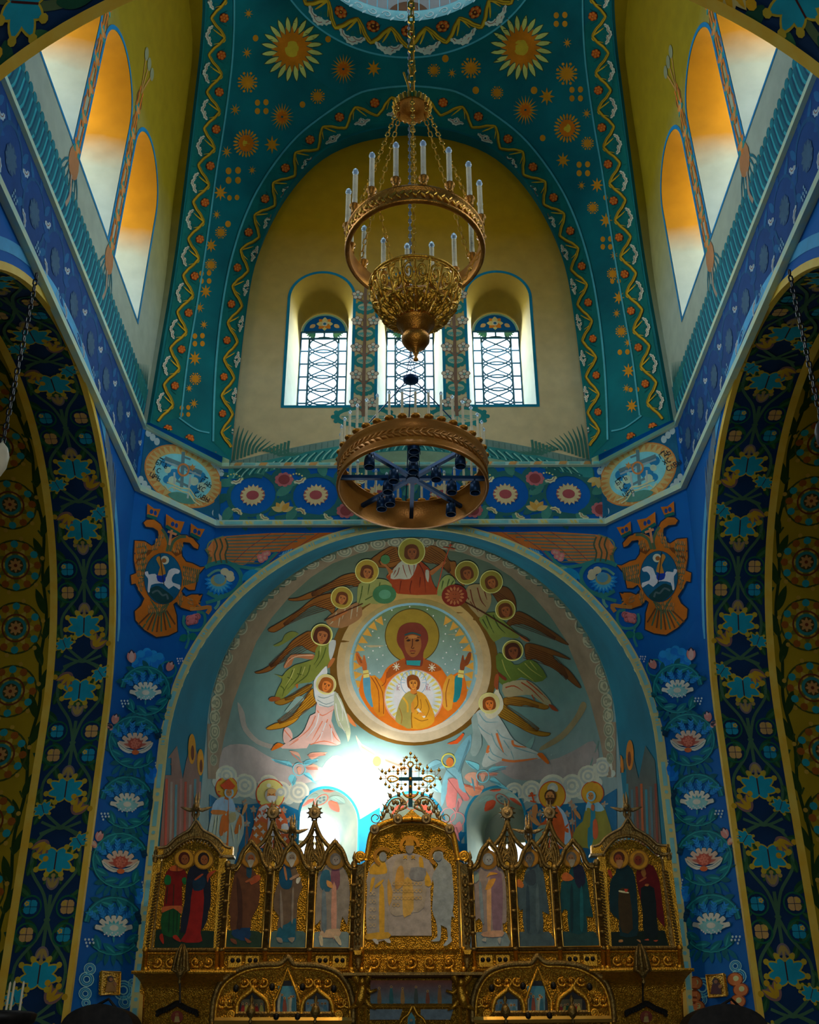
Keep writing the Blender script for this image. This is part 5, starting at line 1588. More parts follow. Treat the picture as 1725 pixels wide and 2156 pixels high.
# left-hand ring of angels
m = Mural(ap, 12, 1.85)
wing(m, a2('400,580 270,520 130,540 20,600 -150,700 -260,740 -400,800 -500,810 -480,830 -360,830 -200,790 -20,700 170,650 300,670'), 6, BR, BRD, 3, a2('320,590 -380,810'))
wing(m, a1('1480,760 1300,780 1180,850 1100,920 980,1000 850,1080 720,1160 790,1190 900,1130 1060,1010 1220,890 1290,900 1400,930 1470,980'), 6, BR, BRD, 3, a1('1460,850 760,1170'))
m.poly(a2('300,640 400,590 540,580 640,610 680,700 560,860 420,860 290,920 280,760'), (120, 124, 66), 8, 2); folds(m, ['340,660 320,780 290,880', '420,640 400,760', '540,620 520,720', '370,820 480,760'], a2, (60, 76, 30), 2.4, 9)
m.disc(*a2('590,755')[0], 25, (50, 96, 60), 11, 20, 24); m.disc(*a2('595,755')[0], 13, (70, 120, 90), 12, 10, 16); head(m, *a2('390,500')[0], 14.5, .15, HA, SK, (150, 124, 40), 10)
m.build('painted_angel', cA, 'painted angel in pale green at the left, bearing a round green disc')
m = Mural(ap, 12, 1.85)
m.poly(a1('1480,960 1560,890 1640,890 1725,850 1780,880 1790,1000 1700,1080 1560,1140 1420,1120 1380,1040'), (128, 92, 56), 8, 2); folds(m, ['1500,960 1460,1060 1420,1100', '1600,920 1560,1040', '1680,900 1660,1040', '1740,880 1730,1010', '1540,1000 1520,1120'], a1, (150, 140, 110), 2.4, 9)
m.line(a1('1355,1055 1640,930 1800,860'), 2.2, (70, 34, 14), 12, 0); m.poly(a1('1450,1040 1560,950 1620,940 1610,970 1470,1060'), SK, 11, 2); head(m, *a1('1560,800')[0], 13.5, .25, HA, SK, (140, 118, 40), 10)
m.build('painted_angel', cA, 'painted angel with a long staff and swept-back brown wing')
m = Mural(ap, 12, 1.85)
wing(m, a1('1210,1180 1100,1220 1000,1290 900,1410 780,1540 650,1620 570,1645 620,1660 760,1620 880,1500 1000,1380 1100,1340 1160,1380 1280,1420 1290,1300'), 7, BR, BRD, 3, a1('1220,1270 620,1650'))
m.poly(a1('1060,1200 990,1180 910,1220 880,1290 780,1340 840,1350 950,1290 1060,1220'), (96, 104, 44), 4, 2); m.poly(a1('1240,1440 1080,1440 980,1450 930,1520 900,1580 920,1600 990,1560 1020,1480 1140,1490 1250,1500'), (150, 96, 60), 5, 2); folds(m, ['1230,1450 1060,1460 960,1510 910,1590'], a1, (196, 150, 120), 2, 6)
m.poly(a1('1300,1330 1420,1280 1490,1290 1470,1420 1400,1560 1300,1680 1200,1760 1060,1780 940,1900 870,1950 800,1920 850,1800 880,1720 780,1660 880,1690 920,1640 1030,1560 1230,1500 1260,1400'), (104, 112, 44), 7, 2)
folds(m, ['1000,1620 960,1740 900,1860', '1100,1580 1060,1700 940,1840', '1200,1560 1160,1680 1020,1790', '1300,1400 1290,1480 1240,1560', '1380,1360 1340,1480 1260,1600', '860,1800 900,1840 880,1920', '940,1700 1000,1730', '1050,1660 1130,1680'], a1, (64, 76, 24), 2.4, 8); folds(m, ['1020,1600 980,1700 920,1800', '1140,1580 1100,1690', '1320,1350 1310,1450'], a1, (150, 150, 80), 2, 9)
m.poly(a1('1420,1290 1490,1280 1480,1380 1440,1500 1420,1480 1410,1400'), (150, 156, 150), 9, 2); m.poly(a1('1400,1560 1440,1490 1475,1480 1480,1500 1440,1570 1400,1600'), SK, 10, 2); m.poly(a1('725,1960 760,1925 850,1930 850,1960 760,1980'), (130, 66, 24), 8, 2); m.poly(a1('1030,1780 1065,1775 1060,1820 1045,1830'), (150, 80, 30), 8)
head(m, *a1('1330,1225')[0], 18.5, .2, (64, 30, 14), (140, 84, 44), (130, 118, 44), 11, 1.25)
m.build('painted_angel', cA, 'painted angel in olive green flying towards the medallion, left side')
m = Mural(ap, 12, 1.85)
wing(m, b1('1230,50 1240,140 1270,200 1240,250 1160,290 1100,340 1040,420 920,490 760,520 700,505 800,450 920,420 1020,340 1100,230 1160,140'), 7, (160, 112, 20), (90, 54, 10), 3, b1('1230,150 740,510'))
wing(m, b1('1220,0 1100,60 1000,130 800,200 860,240 960,210 1100,130 1200,60'), 4, (130, 92, 20), (80, 50, 10), 2, b1('1200,30 840,215'))
m.poly(a1('1300,1660 1370,1580 1390,1590 1390,1690 1340,1780 1430,1850 1520,1890 1470,1960 1290,2010 1250,1900 1240,1750'), (180, 184, 186), 8, 2)
m.poly(b1('1290,170 1480,130 1480,250 1440,420 1540,640 1530,690 1440,700 1190,680 1160,730 880,735 900,690 1060,600 1140,510 1200,360 1260,330'), (200, 150, 140), 8, 2)
folds(m, ['1280,300 1340,360 1480,280', '1260,360 1180,520 1000,660', '1340,420 1220,640', '1400,400 1330,560 1240,680', '1420,460 1480,600 1540,660', '900,520 960,590 1000,640', '1200,690 1360,650 1500,690', '1080,620 960,700'], b1, (206, 104, 76), 2.2, 9); folds(m, ['1300,330 1260,480 1150,620', '1380,440 1300,640', '1440,500 1450,660'], b1, (222, 200, 196), 2.4, 10)
m.poly(b1('1480,80 1550,170 1600,300 1640,420 1660,560 1630,660 1600,540 1520,480 1480,340 1470,200'), (150, 158, 130), 10, 2); folds(m, ['1500,120 1560,260 1570,420', '1540,200 1600,340 1640,500', '1490,220 1520,400 1600,560'], b1, (196, 204, 180), 2, 11)
m.poly(b1('1270,120 1480,120 1480,240 1300,250'), (176, 180, 176), 9, 2); folds(m, ['1280,180 1380,230 1480,190', '1290,140 1360,160 1470,120', '1300,230 1400,260 1470,230'], b1, (110, 130, 130), 1.8, 10)
m.poly(b1('900,520 940,490 980,530 1000,610 920,680 890,620'), (200, 150, 140), 7, 2); m.poly(b1('755,760 780,710 830,670 895,690 860,720 790,750'), (200, 96, 20), 9, 2); m.poly(b1('1620,330 1700,430 1725,490 1650,440'), (206, 110, 60), 9, 2)
m.poly(b1('1110,140 1040,150 960,250 910,320 980,310 1060,220 1130,190'), (110, 136, 130), 4, 2)
head(m, *a1('1380,1790')[0], 16, .35, (130, 70, 20), (186, 104, 40), (176, 160, 110), 11, 1.35)
m.build('painted_angel', cA, 'painted angel in rose and white with gold wing at the left below the medallion')
# right-hand ring of angels
m = Mural(ap, 12, 1.8)
m.poly(a2('1220,620 1290,540 1360,550 1400,620 1330,700 1250,770 1190,760'), (116, 128, 66), 8, 2); folds(m, ['1260,600 1240,700', '1330,580 1300,680', '1380,600 1340,660'], a2, (50, 70, 30), 2.6, 9)
m.disc(*a2('1390,770')[0], 27.5, (104, 30, 16), 10, 23.5, 26)
for k in range(14): m.petal(*[a2('1390,770')[0][i] + (12 * sin(k * .449), -11 * cos(k * .449))[i] for i in (0, 1)], k * .449, 9, 5, (150, 90, 50), 11)
m.disc(*a2('1390,770')[0], 12, (130, 62, 30), 12, 11, 18); m.line(a2('1370,755 1380,752'), 1.2, FACE, 13, 0); m.line(a2('1400,752 1410,755'), 1.2, FACE, 13, 0); m.line(a2('1375,800 1390,806 1405,800'), 1.2, FACE, 13, 0)
head(m, *a2('1530,515')[0], 14.5, -.2, HA, (136, 76, 34), (124, 112, 36), 10)
m.build('painted_angel', cA, 'painted angel at the right holding a red sun disc')
m = Mural(ap, 12, 1.8)
wing(m, a3('280,700 420,670 500,700 560,790 580,900 560,960 440,930 380,860 330,780'), 3, (90, 54, 16), BRD, 3, a3('330,730 540,900'))
m.poly(a3('40,660 170,640 260,700 300,780 280,900 180,1020 120,980 20,860 0,760'), (130, 112, 72), 7, 2); folds(m, ['60,700 90,840 150,960', '140,680 180,820 240,900', '220,720 250,820', '20,780 100,900'], a3, (90, 44, 24), 2.6, 8)
m.line(a3('0,840 260,990 480,1130 740,1290'), 2.4, (60, 26, 10), 13, 0); head(m, *a3('300,620')[0], 14, -.3, HA, (140, 80, 36), (124, 112, 36), 10)
m.build('painted_angel', cA, 'painted angel at the right with a staff and dark folded wing')
m = Mural(ap, 12, 1.8)
wing(m, a3('580,960 680,980 780,1040 900,1120 1050,1220 1180,1330 1100,1310 960,1240 820,1160 680,1100 560,1100 500,1120 470,1090'), 6, (92, 56, 16), BRD, 3, a3('540,1040 1150,1320'))
m.poly(a3('200,990 330,960 420,1040 480,1100 620,1230 560,1260 430,1240 330,1300 250,1180 160,1050'), (100, 112, 46), 7, 2); folds(m, ['240,1000 280,1100 330,1200', '320,990 380,1120 460,1200', '200,1040 260,1150'], a3, (50, 64, 24), 2.6, 8); m.poly(a3('620,1230 680,1240 730,1280 720,1300 660,1280'), SK, 8, 2)
head(m, *a3('460,940')[0], 15.5, -.2, HA, (130, 72, 32), (134, 118, 40), 10, 1.4)
m.build('painted_angel', cA, 'painted angel in dark green at the right beneath the staff')
m = Mural(ap, 12, 1.8)
wing(m, a3('680,1340 750,1320 900,1360 1060,1420 1200,1500 1110,1480 1000,1450 1040,1520 1160,1600 1260,1720 1320,1820 1260,1800 1140,1700 1000,1600 900,1550 800,1490 700,1500'), 7, (96, 58, 16), BRD, 3, a3('700,1420 1280,1790'))
m.poly(a3('350,1460 440,1440 560,1560 640,1540 720,1500 820,1540 930,1700 800,1760 640,1700 500,1790 390,1760'), (76, 96, 34), 7, 2); folds(m, ['680,1540 760,1620 880,1700', '420,1500 460,1620 520,1720', '600,1600 700,1680 780,1740', '740,1520 820,1620'], a3, (130, 134, 60), 2.2, 8)
m.poly(a3('430,1780 640,1730 760,1760 880,1870 960,1960 980,2020 900,2010 800,1930 700,1900 560,1920 450,1920'), (136, 128, 96), 7, 2); folds(m, ['460,1820 560,1800 660,1860', '640,1760 760,1840 900,1980', '700,1740 820,1840 950,1960', '760,1900 800,1980'], a3, (130, 56, 24), 2.6, 8); m.poly(a3('950,2010 1000,2020 1060,2080 1050,2090 990,2070'), (130, 56, 20), 8, 2); m.poly(a3('350,1580 380,1640 470,1710 460,1740 390,1690'), (96, 40, 20), 9, 2)
head(m, *a3('545,1405')[0], 17.5, -.15, (60, 28, 14), (112, 60, 28), (120, 108, 36), 10, 1.28)
m.build('painted_angel', cA, 'painted angel in moss green with a great dark wing, right side')
m = Mural(ap, 12, 1.9)
wing(m, b3('430,230 480,270 560,330 700,440 800,520 920,550 970,560 940,590 840,590 700,540 560,460 440,400 360,340'), 7, (130, 96, 20), (84, 54, 12), 3, b3('420,300 940,580'))
wing(m, b3('440,160 640,150 800,200 950,250 900,290 700,240 620,250 500,230 460,270'), 4, (120, 84, 20), (84, 54, 12), 2, b3('470,200 930,270'))
m.poly(b3('140,310 200,290 340,320 420,420 480,520 560,640 700,720 830,780 860,850 700,860 560,880 400,880 240,950 190,910 230,790 270,700 180,560 110,440 70,400'), (150, 160, 154), 7, 2)
folds(m, ['160,330 240,430 380,430', '120,420 200,520 330,600', '300,560 360,700 480,820', '360,520 420,600 560,640', '280,720 320,800 460,860', '560,720 680,760 820,800', '440,640 520,760 560,870', '240,800 300,860 360,880'], b3, (100, 136, 140), 2.4, 8)
folds(m, ['360,560 390,660 440,780', '540,640 560,700 700,720', '270,700 250,780 280,760', '420,860 560,880 830,845'], b3, (206, 100, 50), 5, 9)
m.poly(b3('70,400 130,330 150,480 180,560 190,700 120,820 60,780 90,560'), (120, 140, 136), 8, 2); m.poly(b3('320,120 370,40 390,100 430,180 430,280 340,380 260,390 220,300'), (186, 176, 150), 8, 2); m.poly(a3('330,1800 340,1690 365,1660 385,1680 380,1780 370,1850'), (130, 64, 30), 9, 2); m.poly(b3('820,800 880,785 960,890 940,910 880,860'), (206, 90, 20), 9, 2)
m.poly(b3('690,690 780,600 780,660 740,740 700,720'), (100, 136, 130), 5, 2); m.poly(b2('1300,680 1400,640 1480,560 1495,590 1420,680'), (196, 70, 20), 9, 2)
head(m, *b3('275,225')[0], 14.5, -.1, (110, 56, 16), (196, 100, 36), (176, 166, 110), 11, 1.55)
m.build('painted_angel', cA, 'painted angel in pale blue robes at the right below the medallion')
# six-winged spirits
RO, BLW = (206, 124, 104), (90, 156, 174)


def seraph(m, K_, c, wings, face=None):
    for pts, col in wings:
        P = K_(pts); m.poly(P, col, 3, 2); dk = tuple(int(v * .74) for v in col)
        xs_, ys_ = [p[0] for p in P], [p[1] for p in P]; a, b = P[0], P[len(P) // 2]
        for q in range(3): m.line([(a[0] + q * 2 - 2, a[1] + q * 2), (b[0] * .85 + a[0] * .15 + q, b[1] * .85 + a[1] * .15 + q * 2)], 1.2, dk, 4, 0)
    if c: m.ring(*K_(c)[0], 13, 2, BLW, 5); m.poly([(K_(c)[0][0] + x, K_(c)[0][1] + y) for x, y in ((-5, -2), (0, -6), (6, -2), (4, 5), (0, 12), (-3, 6))], RO, 6, 2)


m = Mural(ap, 12, 2.3)
seraph(m, b1, '1075,970', [('1000,930 960,880 860,870 750,850 840,900 940,930', BLW), ('1130,890 1180,860 1300,855 1240,890 1150,930', BLW), ('1040,1050 980,1030 950,1080 990,1140 1010,1260 1030,1160', BLW), ('1130,1020 1190,1010 1240,1090 1280,1140 1200,1090', BLW), ('1100,880 1080,800 1040,770 960,760 1020,800 1080,830', RO), ('1180,810 1230,780 1400,780 1300,820 1220,860', RO), ('1160,950 1240,910 1300,950 1230,980', RO)])
m.build('painted_seraph', cA, 'painted blue and rose six-winged spirit at the left below the angels')
m = Mural(ap, 12, 2.3)
seraph(m, b3, '200,1050', [('150,980 160,920 100,890 0,870 60,940 110,970', BLW), ('260,990 310,940 490,935 400,960 290,1000', BLW), ('280,1090 330,1060 420,1140 520,1210 400,1170', BLW), ('80,1060 130,1100 100,1220 60,1260 60,1160', BLW), ('140,1010 40,1010 -10,1060 40,1110 130,1180 60,1260 160,1260 200,1180 120,1120', RO), ('160,1020 260,1000 390,1015 280,1040 180,1050', RO)])
m.build('painted_seraph', cA, 'painted blue and rose six-winged spirit at the right below the angels')
m = Mural(ap, 12, 2.3)
seraph(m, b2, None, [('1440,1000 1480,880 1570,720 1575,570 1480,660 1400,780 1380,900', (84, 128, 140)), ('1250,900 1180,860 1080,920 980,1010 1080,1000 1200,960 1280,960', (96, 140, 150)), ('1300,970 1440,960 1480,1100 1520,1240 1440,1180 1420,1080 1320,1060 1300,1240 1240,1400 1240,1180', (96, 140, 150)),
    ('1320,1080 1420,1080 1480,1180 1560,1300 1500,1330 1420,1220 1400,1400 1300,1390 1290,1180', (180, 100, 96)), ('1420,1440 1480,1330 1430,1300 1400,1440', (170, 110, 110)), ('1500,1140 1590,1180 1700,1150 1720,1190 1600,1280 1520,1220', (206, 110, 84)), ('1400,1600 1450,1560 1480,1650 1430,1700 1450,1790 1410,1740 1380,1640', (170, 104, 104))])
m.ring(*b2('1320,870')[0], 14, 2.6, (206, 160, 60), 6); m.disc(*b2('1335,890')[0], 8, (160, 90, 40), 7, 10)
for x, y in ((1320, 1490), (1420, 1540)): m.ring(*b2('%d,%d' % (x, y))[0], 15, 2, (170, 110, 110), 5)
m.build('painted_seraph', wA, 'painted cherub with blue and rose wings beside the right apse window')
m = Mural(ap, 12, 2.3)
seraph(m, b2, None, [('490,800 440,740 330,680 265,580 290,680 340,780 420,860 480,880', (214, 140, 120)), ('590,850 700,860 820,960 960,1000 860,1000 720,980 600,960', (206, 116, 96)), ('400,1000 440,1100 560,1120 700,1060 760,1000 620,1040 480,960', (222, 170, 160)), ('980,1040 1100,1020 1220,1080 1240,1240 1100,1180 1000,1120', (120, 176, 190)), ('560,1080 700,1020 860,1040 900,1180 740,1200 620,1240', (120, 176, 190)), ('100,830 0,820 -120,960 -60,1080 60,1000 180,900', (222, 180, 170))])
m.disc(*b2('520,880')[0], 15, (226, 190, 120), 6, 16); m.disc(*b2('505,880')[0], 9, (196, 120, 60), 7, 11)
m.build('painted_seraph', wA, 'painted rose-winged cherub between the apse windows')


# saints
def saint(name, label, K_, hx, hy, hr, face, robe, parts_, beard=None, crown=None, veil=None, halo=(196, 132, 30), gain=1.95):
    m = Mural(ap, 12, gain); x, y = K_('%d,%d' % (hx, hy))[0]
    m.disc(x, y, hr, (170, 50, 14), 4, hr * 1.05, 30); m.disc(x, y, hr * .94, halo, 5, hr * .98, 30)
    for i_, (pts, c) in enumerate(parts_): m.poly(K_(pts), c, 6 + .8 * i_, 2)
    fx, fy = K_('%d,%d' % face[:2])[0]; fr = face[2]
    if veil: m.disc(fx, fy, fr * 1.35, veil, 13, fr * 1.5)
    else: m.disc(fx, fy - fr * .2, fr * 1.16, (70, 44, 22), 13, fr * 1.25)
    m.disc(fx - fr * .05, fy, fr * .86, (176, 116, 60), 14, fr * 1.1)
    if beard: m.poly([(fx - fr * .8, fy + fr * .2), (fx + fr * .8, fy + fr * .2), (fx + fr * .7, fy + fr * 1.1), (fx, fy + fr * 1.5), (fx - fr * .7, fy + fr * 1.1)], beard, 15, 3); m.line([(fx - fr * .3, fy + fr * .55), (fx + fr * .3, fy + fr * .55)], 1.2, (130, 70, 50), 16, 0)
    for a in (-.35, .3): m.disc(fx + a * fr, fy - fr * .08, fr * .13, (40, 24, 14), 16, fr * .09, 7); m.line([(fx + a * fr - fr * .2, fy - fr * .26), (fx + a * fr + fr * .2, fy - fr * .26)], fr * .08, (60, 34, 18), 16, 0)
    m.line([(fx, fy - fr * .1), (fx - fr * .06, fy + fr * .3), (fx + fr * .1, fy + fr * .32)], fr * .08, (100, 56, 28), 16, 0)
    if not beard: m.line([(fx - fr * .2, fy + fr * .55), (fx + fr * .2, fy + fr * .55)], fr * .1, (150, 60, 44), 16, 0)
    if crown: m.poly(K_(crown), (190, 60, 14), 17)
    return m


m = saint('s', '', b1, 250, 1180, 24, (270, 1235, 7.5), None, [('110,1350 170,1290 240,1280 320,1310 350,1440 440,1500 440,1700 380,1850 330,2050 150,2050 40,1760 60,1560', (150, 160, 150)), ('90,1370 170,1290 310,1310 350,1450 270,1440 90,1470', (130, 156, 180)), ('220,1300 270,1300 265,1850 215,1850', (190, 90, 20)), ('80,1430 230,1440 230,1480 80,1480', (190, 100, 30)), ('190,1500 240,1500 200,1720 160,1690', (190, 90, 20)), ('400,1480 420,1600 370,1700 330,1680', (190, 96, 30)), ('420,1460 440,1390 470,1360 480,1400 450,1460 420,1500', (190, 130, 80)), ('270,1480 340,1460 350,1540 280,1580', (150, 140, 100))], None, '165,1150 200,1130 260,1075 320,1140 340,1160 305,1200 205,1195', (140, 164, 190))
folds(m, ['120,1500 90,1700', '150,1500 120,1760', '300,1600 330,1800', '390,1600 370,1820'], b1, (206, 190, 150), 2.4, 13); m.build('painted_saint', wA, 'painted crowned saint with red crown and pale robe, far left of the apse wall')
m = saint('s', '', b1, 747, 1250, 31, (755, 1265, 10.5), None, [('620,1400 700,1360 820,1370 900,1460 960,1640 950,1850 520,1850 530,1700 580,1520', (190, 84, 44)), ('610,1430 700,1370 740,1440 700,1540 640,1480', (190, 190, 190)), ('780,1380 870,1430 820,1520 760,1500', (180, 180, 180)), ('720,1500 790,1500 800,1750 720,1750', (170, 170, 176)), ('870,1600 940,1590 950,1680 880,1700', (190, 196, 180)), ('560,1600 700,1580 680,1800 560,1820', (190, 96, 30))], (186, 186, 186), None, (150, 146, 136), gain=1.95, halo=(220, 170, 100))
for x, y in ((580, 1540), (620, 1500), (560, 1640), (620, 1620), (660, 1680), (580, 1720), (640, 1760), (860, 1540), (910, 1760), (840, 1700)): m.star(*b1('%d,%d' % (x, y))[0], 6, 4, .5, (190, 176, 170), 13)
m.line(b1('650,1440 720,1470'), 3, (190, 90, 60), 14, 0); m.line(b1('660,1490 690,1420'), 3, (190, 90, 60), 14, 0)
x, y = b1('755,1220')[0]; m.disc(x, y, 9.5, (190, 140, 84), 17, 6); m.build('painted_saint', wA, 'painted bald grey-bearded bishop saint in red and white vestments')
m = saint('s', '', b3, 990, 1265, 29, (975, 1285, 11), None, [('1040,1380 1120,1450 1190,1600 1220,1850 880,1850 820,1640 900,1560 960,1440', (190, 76, 24)), ('1040,1380 1120,1440 1180,1580 1215,1850 1130,1850 1140,1640 1100,1480', (140, 160, 176)), ('820,1640 900,1600 960,1620 940,1850 800,1850', (120, 140, 120)), ('760,1430 780,1380 820,1370 830,1440 810,1520 860,1590 830,1610 780,1560', (170, 110, 60)), ('730,1480 800,1550 850,1590 820,1610 740,1540', (170, 120, 70)), ('940,1400 1030,1400 990,1480 900,1470', (140, 160, 170))], (70, 44, 22))
m.line(b3('760,1230 790,1350'), 3.4, (196, 66, 20), 14, 0); m.line(b3('725,1275 805,1265'), 3.4, (196, 66, 20), 14, 0); m.line(b3('740,1250 780,1246'), 2.6, (196, 66, 20), 14, 0); m.line(b3('745,1330 810,1345'), 3, (196, 66, 20), 14, 0)
m.build('painted_saint', wA, 'painted dark-bearded saint in a red robe raising a small red cross')
m = saint('s', '', b3, 1450, 1240, 24, (1440, 1275, 7.5), None, [('1390,1380 1560,1370 1620,1500 1680,1700 1690,1850 1240,1850 1260,1640 1340,1560', (124, 116, 40)), ('1370,1440 1400,1330 1450,1370 1520,1340 1590,1430 1500,1450 1440,1420', (120, 160, 176)), ('1440,1380 1480,1380 1480,1640 1440,1850 1400,1850 1400,1640', (30, 110, 130)), ('1440,1370 1475,1380 1470,1440 1440,1430', (170, 90, 50)), ('1460,1560 1500,1540 1520,1680 1500,1760 1460,1740', (180, 80, 40)), ('1230,1430 1260,1430 1310,1480 1320,1540 1280,1510', (160, 110, 60))], None, None, (120, 164, 180))
m.build('painted_saint', wA, 'painted veiled saint in olive cloak and blue dress, right part of the apse wall')
# narrow figures on the splay of the arch
for sg, x0 in ((0, 0), (1, 0)):
    m = Mural(on_host('soffit'), 12, 2.0)
    if not sg:
        m.poly(T('342,1700 350,1600 372,1570 384,1640 392,1600 404,1560 436,1640 440,1760 436,1850 330,1850'), (110, 90, 80), 2, c2=(120, 70, 50))
        for x, y, a, b in ((403, 1577, 8, 32), (421, 1605, 7, 28), (437, 1632, 7, 27)): m.disc(x, y, a, (196, 120, 16), 5, b, 20); m.disc(x + 1, y + 8, a * .45, (90, 44, 20), 6, b * .5, 12)
        for k in range(9): m.line([(350 + 10 * k, 1640 + 6 * (k % 3)), (346 + 10 * k, 1850)], 5, ((150, 60, 40), (120, 110, 100), (70, 110, 116), (130, 90, 80))[k % 4], 4, 0)
    else:
        m.poly(T('1388,1700 1380,1600 1360,1570 1346,1640 1334,1590 1310,1600 1292,1650 1290,1760 1296,1850 1400,1850'), (60, 80, 76), 2, c2=(90, 54, 30))
        for x, y, a, b in ((1328, 1590, 8, 32), (1308, 1618, 7, 28), (1292, 1646, 6, 26)): m.disc(x, y, a, (170, 100, 20), 5, b, 20); m.disc(x - 1, y + 8, a * .45, (90, 44, 20), 6, b * .5, 12)
        for k in range(9): m.line([(1382 - 10 * k, 1650 + 6 * (k % 3)), (1388 - 10 * k, 1850)], 5, ((110, 50, 30), (60, 84, 90), (40, 100, 110), (150, 70, 24))[k % 4], 4, 0)
    m.build('painted_saints', O('trim_3'))
# window outlines and painted reveals
for i, a in enumerate(APW):
    m = Mural(lambda u, v, a=a: (Vector(cyl(a + u / RC, v)), -Vector((sin(a), cos(a), 0))), .3, 2.0)
    m.line(arch(0, AW + .03, AZ0, AZ1, 24), .055, (24, 104, 130), 2, 0); m.build('painted_window_outline', wA)
    d_ = Vector((sin(a), cos(a), 0))

    def rev(u, v, a=a):          # u round the arch (0..pi), v depth 0..1
        r = AW + (.50 - AW) * v; zc_ = AZ1 - .12 * v
        p = Vector(cyl(a - r * cos(u) / RC, zc_ + r * sin(u), RC + .8 * v)); return p, Vector((0, -.2, -1)) if abs(cos(u)) < .9 else Vector((cos(u), -.3, 0))
    m = Mural(rev, None, 2.0)
    c1 = (176, 70, 50) if i < 2 else (140, 50, 24)
    m.line([(PI / 2 + .2 * cos(q * .524), .5 + .26 * sin(q * .524)) for q in range(12)], .03, c1, 2, 0, True)
    for g in (-1, 1):
        m.poly([(PI / 2 + g * .26, .5), (PI / 2 + g * .5, .72), (PI / 2 + g * .8, .6), (PI / 2 + g * .5, .36)], c1, 2, 3); m.poly([(PI / 2 + g * .2, .3), (PI / 2 + g * .5, .1), (PI / 2 + g * .75, .2), (PI / 2 + g * .4, .4)], (90, 110, 100), 2, 3)
        m.poly([(PI / 2 + g * .1, .12 if g > 0 else .88), (PI / 2 - g * .1, .12 if g > 0 else .88), (PI / 2 - .22, .02 if g > 0 else .98), (PI / 2 + .22, .02 if g > 0 else .98)], c1, 2)
    for q in range(5): m.star(PI / 2 + .1 * cos(q * 1.257), .5 + .12 * sin(q * 1.257), .06, 5, .5, (60, 80, 80), 3)
    m.build('painted_knot', O('window_%d' % (10 + i)))
# ================================================================== the icon screen
YI = 17.4
scr = empty('icon_screen', (0, YI, -E), 'gilded carved icon screen with ogee arches standing across the apse', 'icon screen')


def q3(s_, d=0.0):
    """pixel outline -> points on the plane of the screen, d metres in front of it"""
    return [onY(x, y, YI - d) for x, y in (T(s_) if isinstance(s_, str) else s_)]


def xz(s_, d=0.0): return [(p.x, p.z) for p in q3(s_, d)]


def mir(o, label=None):
    c = o.copy(); COL.objects.link(c); c.scale.x = -1
    if label: c['label'] = label
    elif 'label' in c: del c['label']
    return c


def both(mb, name, mt, smooth=False, parent=None, label=None):
    o = mb.build(name, mt, parent or scr, smooth)
    if label: o['label'] = label
    return o, mir(o)


def seg(mb, s_, r, d=.06, n=6, smooth=4, closed=False):
    P = T(s_) if isinstance(s_, str) else s_
    if smooth and len(P) > 2: P = sm(P, smooth, closed)
    mb.tube(q3(P, d), r, n, closed); return mb


def plate(s_, y0, y1, name, mt, mirror=True, smooth=0, parent=None):
    P = T(s_) if isinstance(s_, str) else s_
    if smooth: P = sm(P, smooth)
    mb = MB().prism(xz(P), YI - y0, YI - y1)
    o = mb.build(name, mt, parent or scr)
    if mirror: mir(o)
    return o


def volute(mb, x, y, r, d=.08, dirn=1, rr=.022):
    P = []
    for k in range(27):
        t = k / 26; a = PI / 2 + dirn * 2 * PI * 1.9 * t; q = r * (1 - .82 * t); P.append((x + q * cos(a), y + q * sin(a)))
    mb.tube(q3(P, d), rr, 6)
    c = onY(x, y, YI - d); mb.ball(c, r * .0022, 8, 4); return mb


def rosette_boss(mb, x, y, r, d=.1):
    c = onY(x, y, YI - d)
    V = MB().lathe([(r, 0), (r, .03), (r * .8, .05), (r * .55, .025), (r * .4, .05), (.001, .06)], (0, 0, 0), 14)
    mb.add([(c.x + v[0], c.y - v[2], c.z + v[1]) for v in V.v], V.f); return mb


# --- icons ---------------------------------------------------------------------
OGEE = [(-40, 57), (-31, 54), (-24, 43), (-20, 30), (-14, 17), (-6, 8), (0, 0), (6, 8), (14, 17), (20, 30), (24, 43), (31, 54), (40, 57)]


def ogee(ax, ay, dx=0, dy=0, k=1.0): return [(ax + x * k + dx, ay + y + dy) for x, y in OGEE]


def icon(name, label, opening, paint, tilt=None, group=None, smooth=0, mt=None, d0=.0):
    P = T(opening) if isinstance(opening, str) else opening
    if smooth: P = sm(P, smooth)
    c = q3(P); zb = min(p.z for p in c); xb = sum(p.x for p in c) / len(c)
    root = empty(name, (xb, YI, zb), label, 'icon', group)
    o = MB().prism(xz(P), YI - .03 - d0, YI + .01 - d0).build('board', mt or M_CHASED, root)
    m = Mural(lambda x, y: (onY(x, y, YI - .032 - d0), Vector((0, -1, 0))), None, 1.9); m.lift = .0012
    paint(m); m.build('painted_figure', root, None, False, ICONP)
    return root


ICONP = fresco_mat('icon_paint', .5, .35, 9)
c1, c2, c3, c4 = KZ(280, 1640), KZ(560, 1640), KZ(860, 1640), KZ(1140, 1640)


def fig(m, K_, shapes, lay=3):
    for i, (pts, c) in enumerate(shapes): m.poly(K_(pts), c, lay + i, 2)


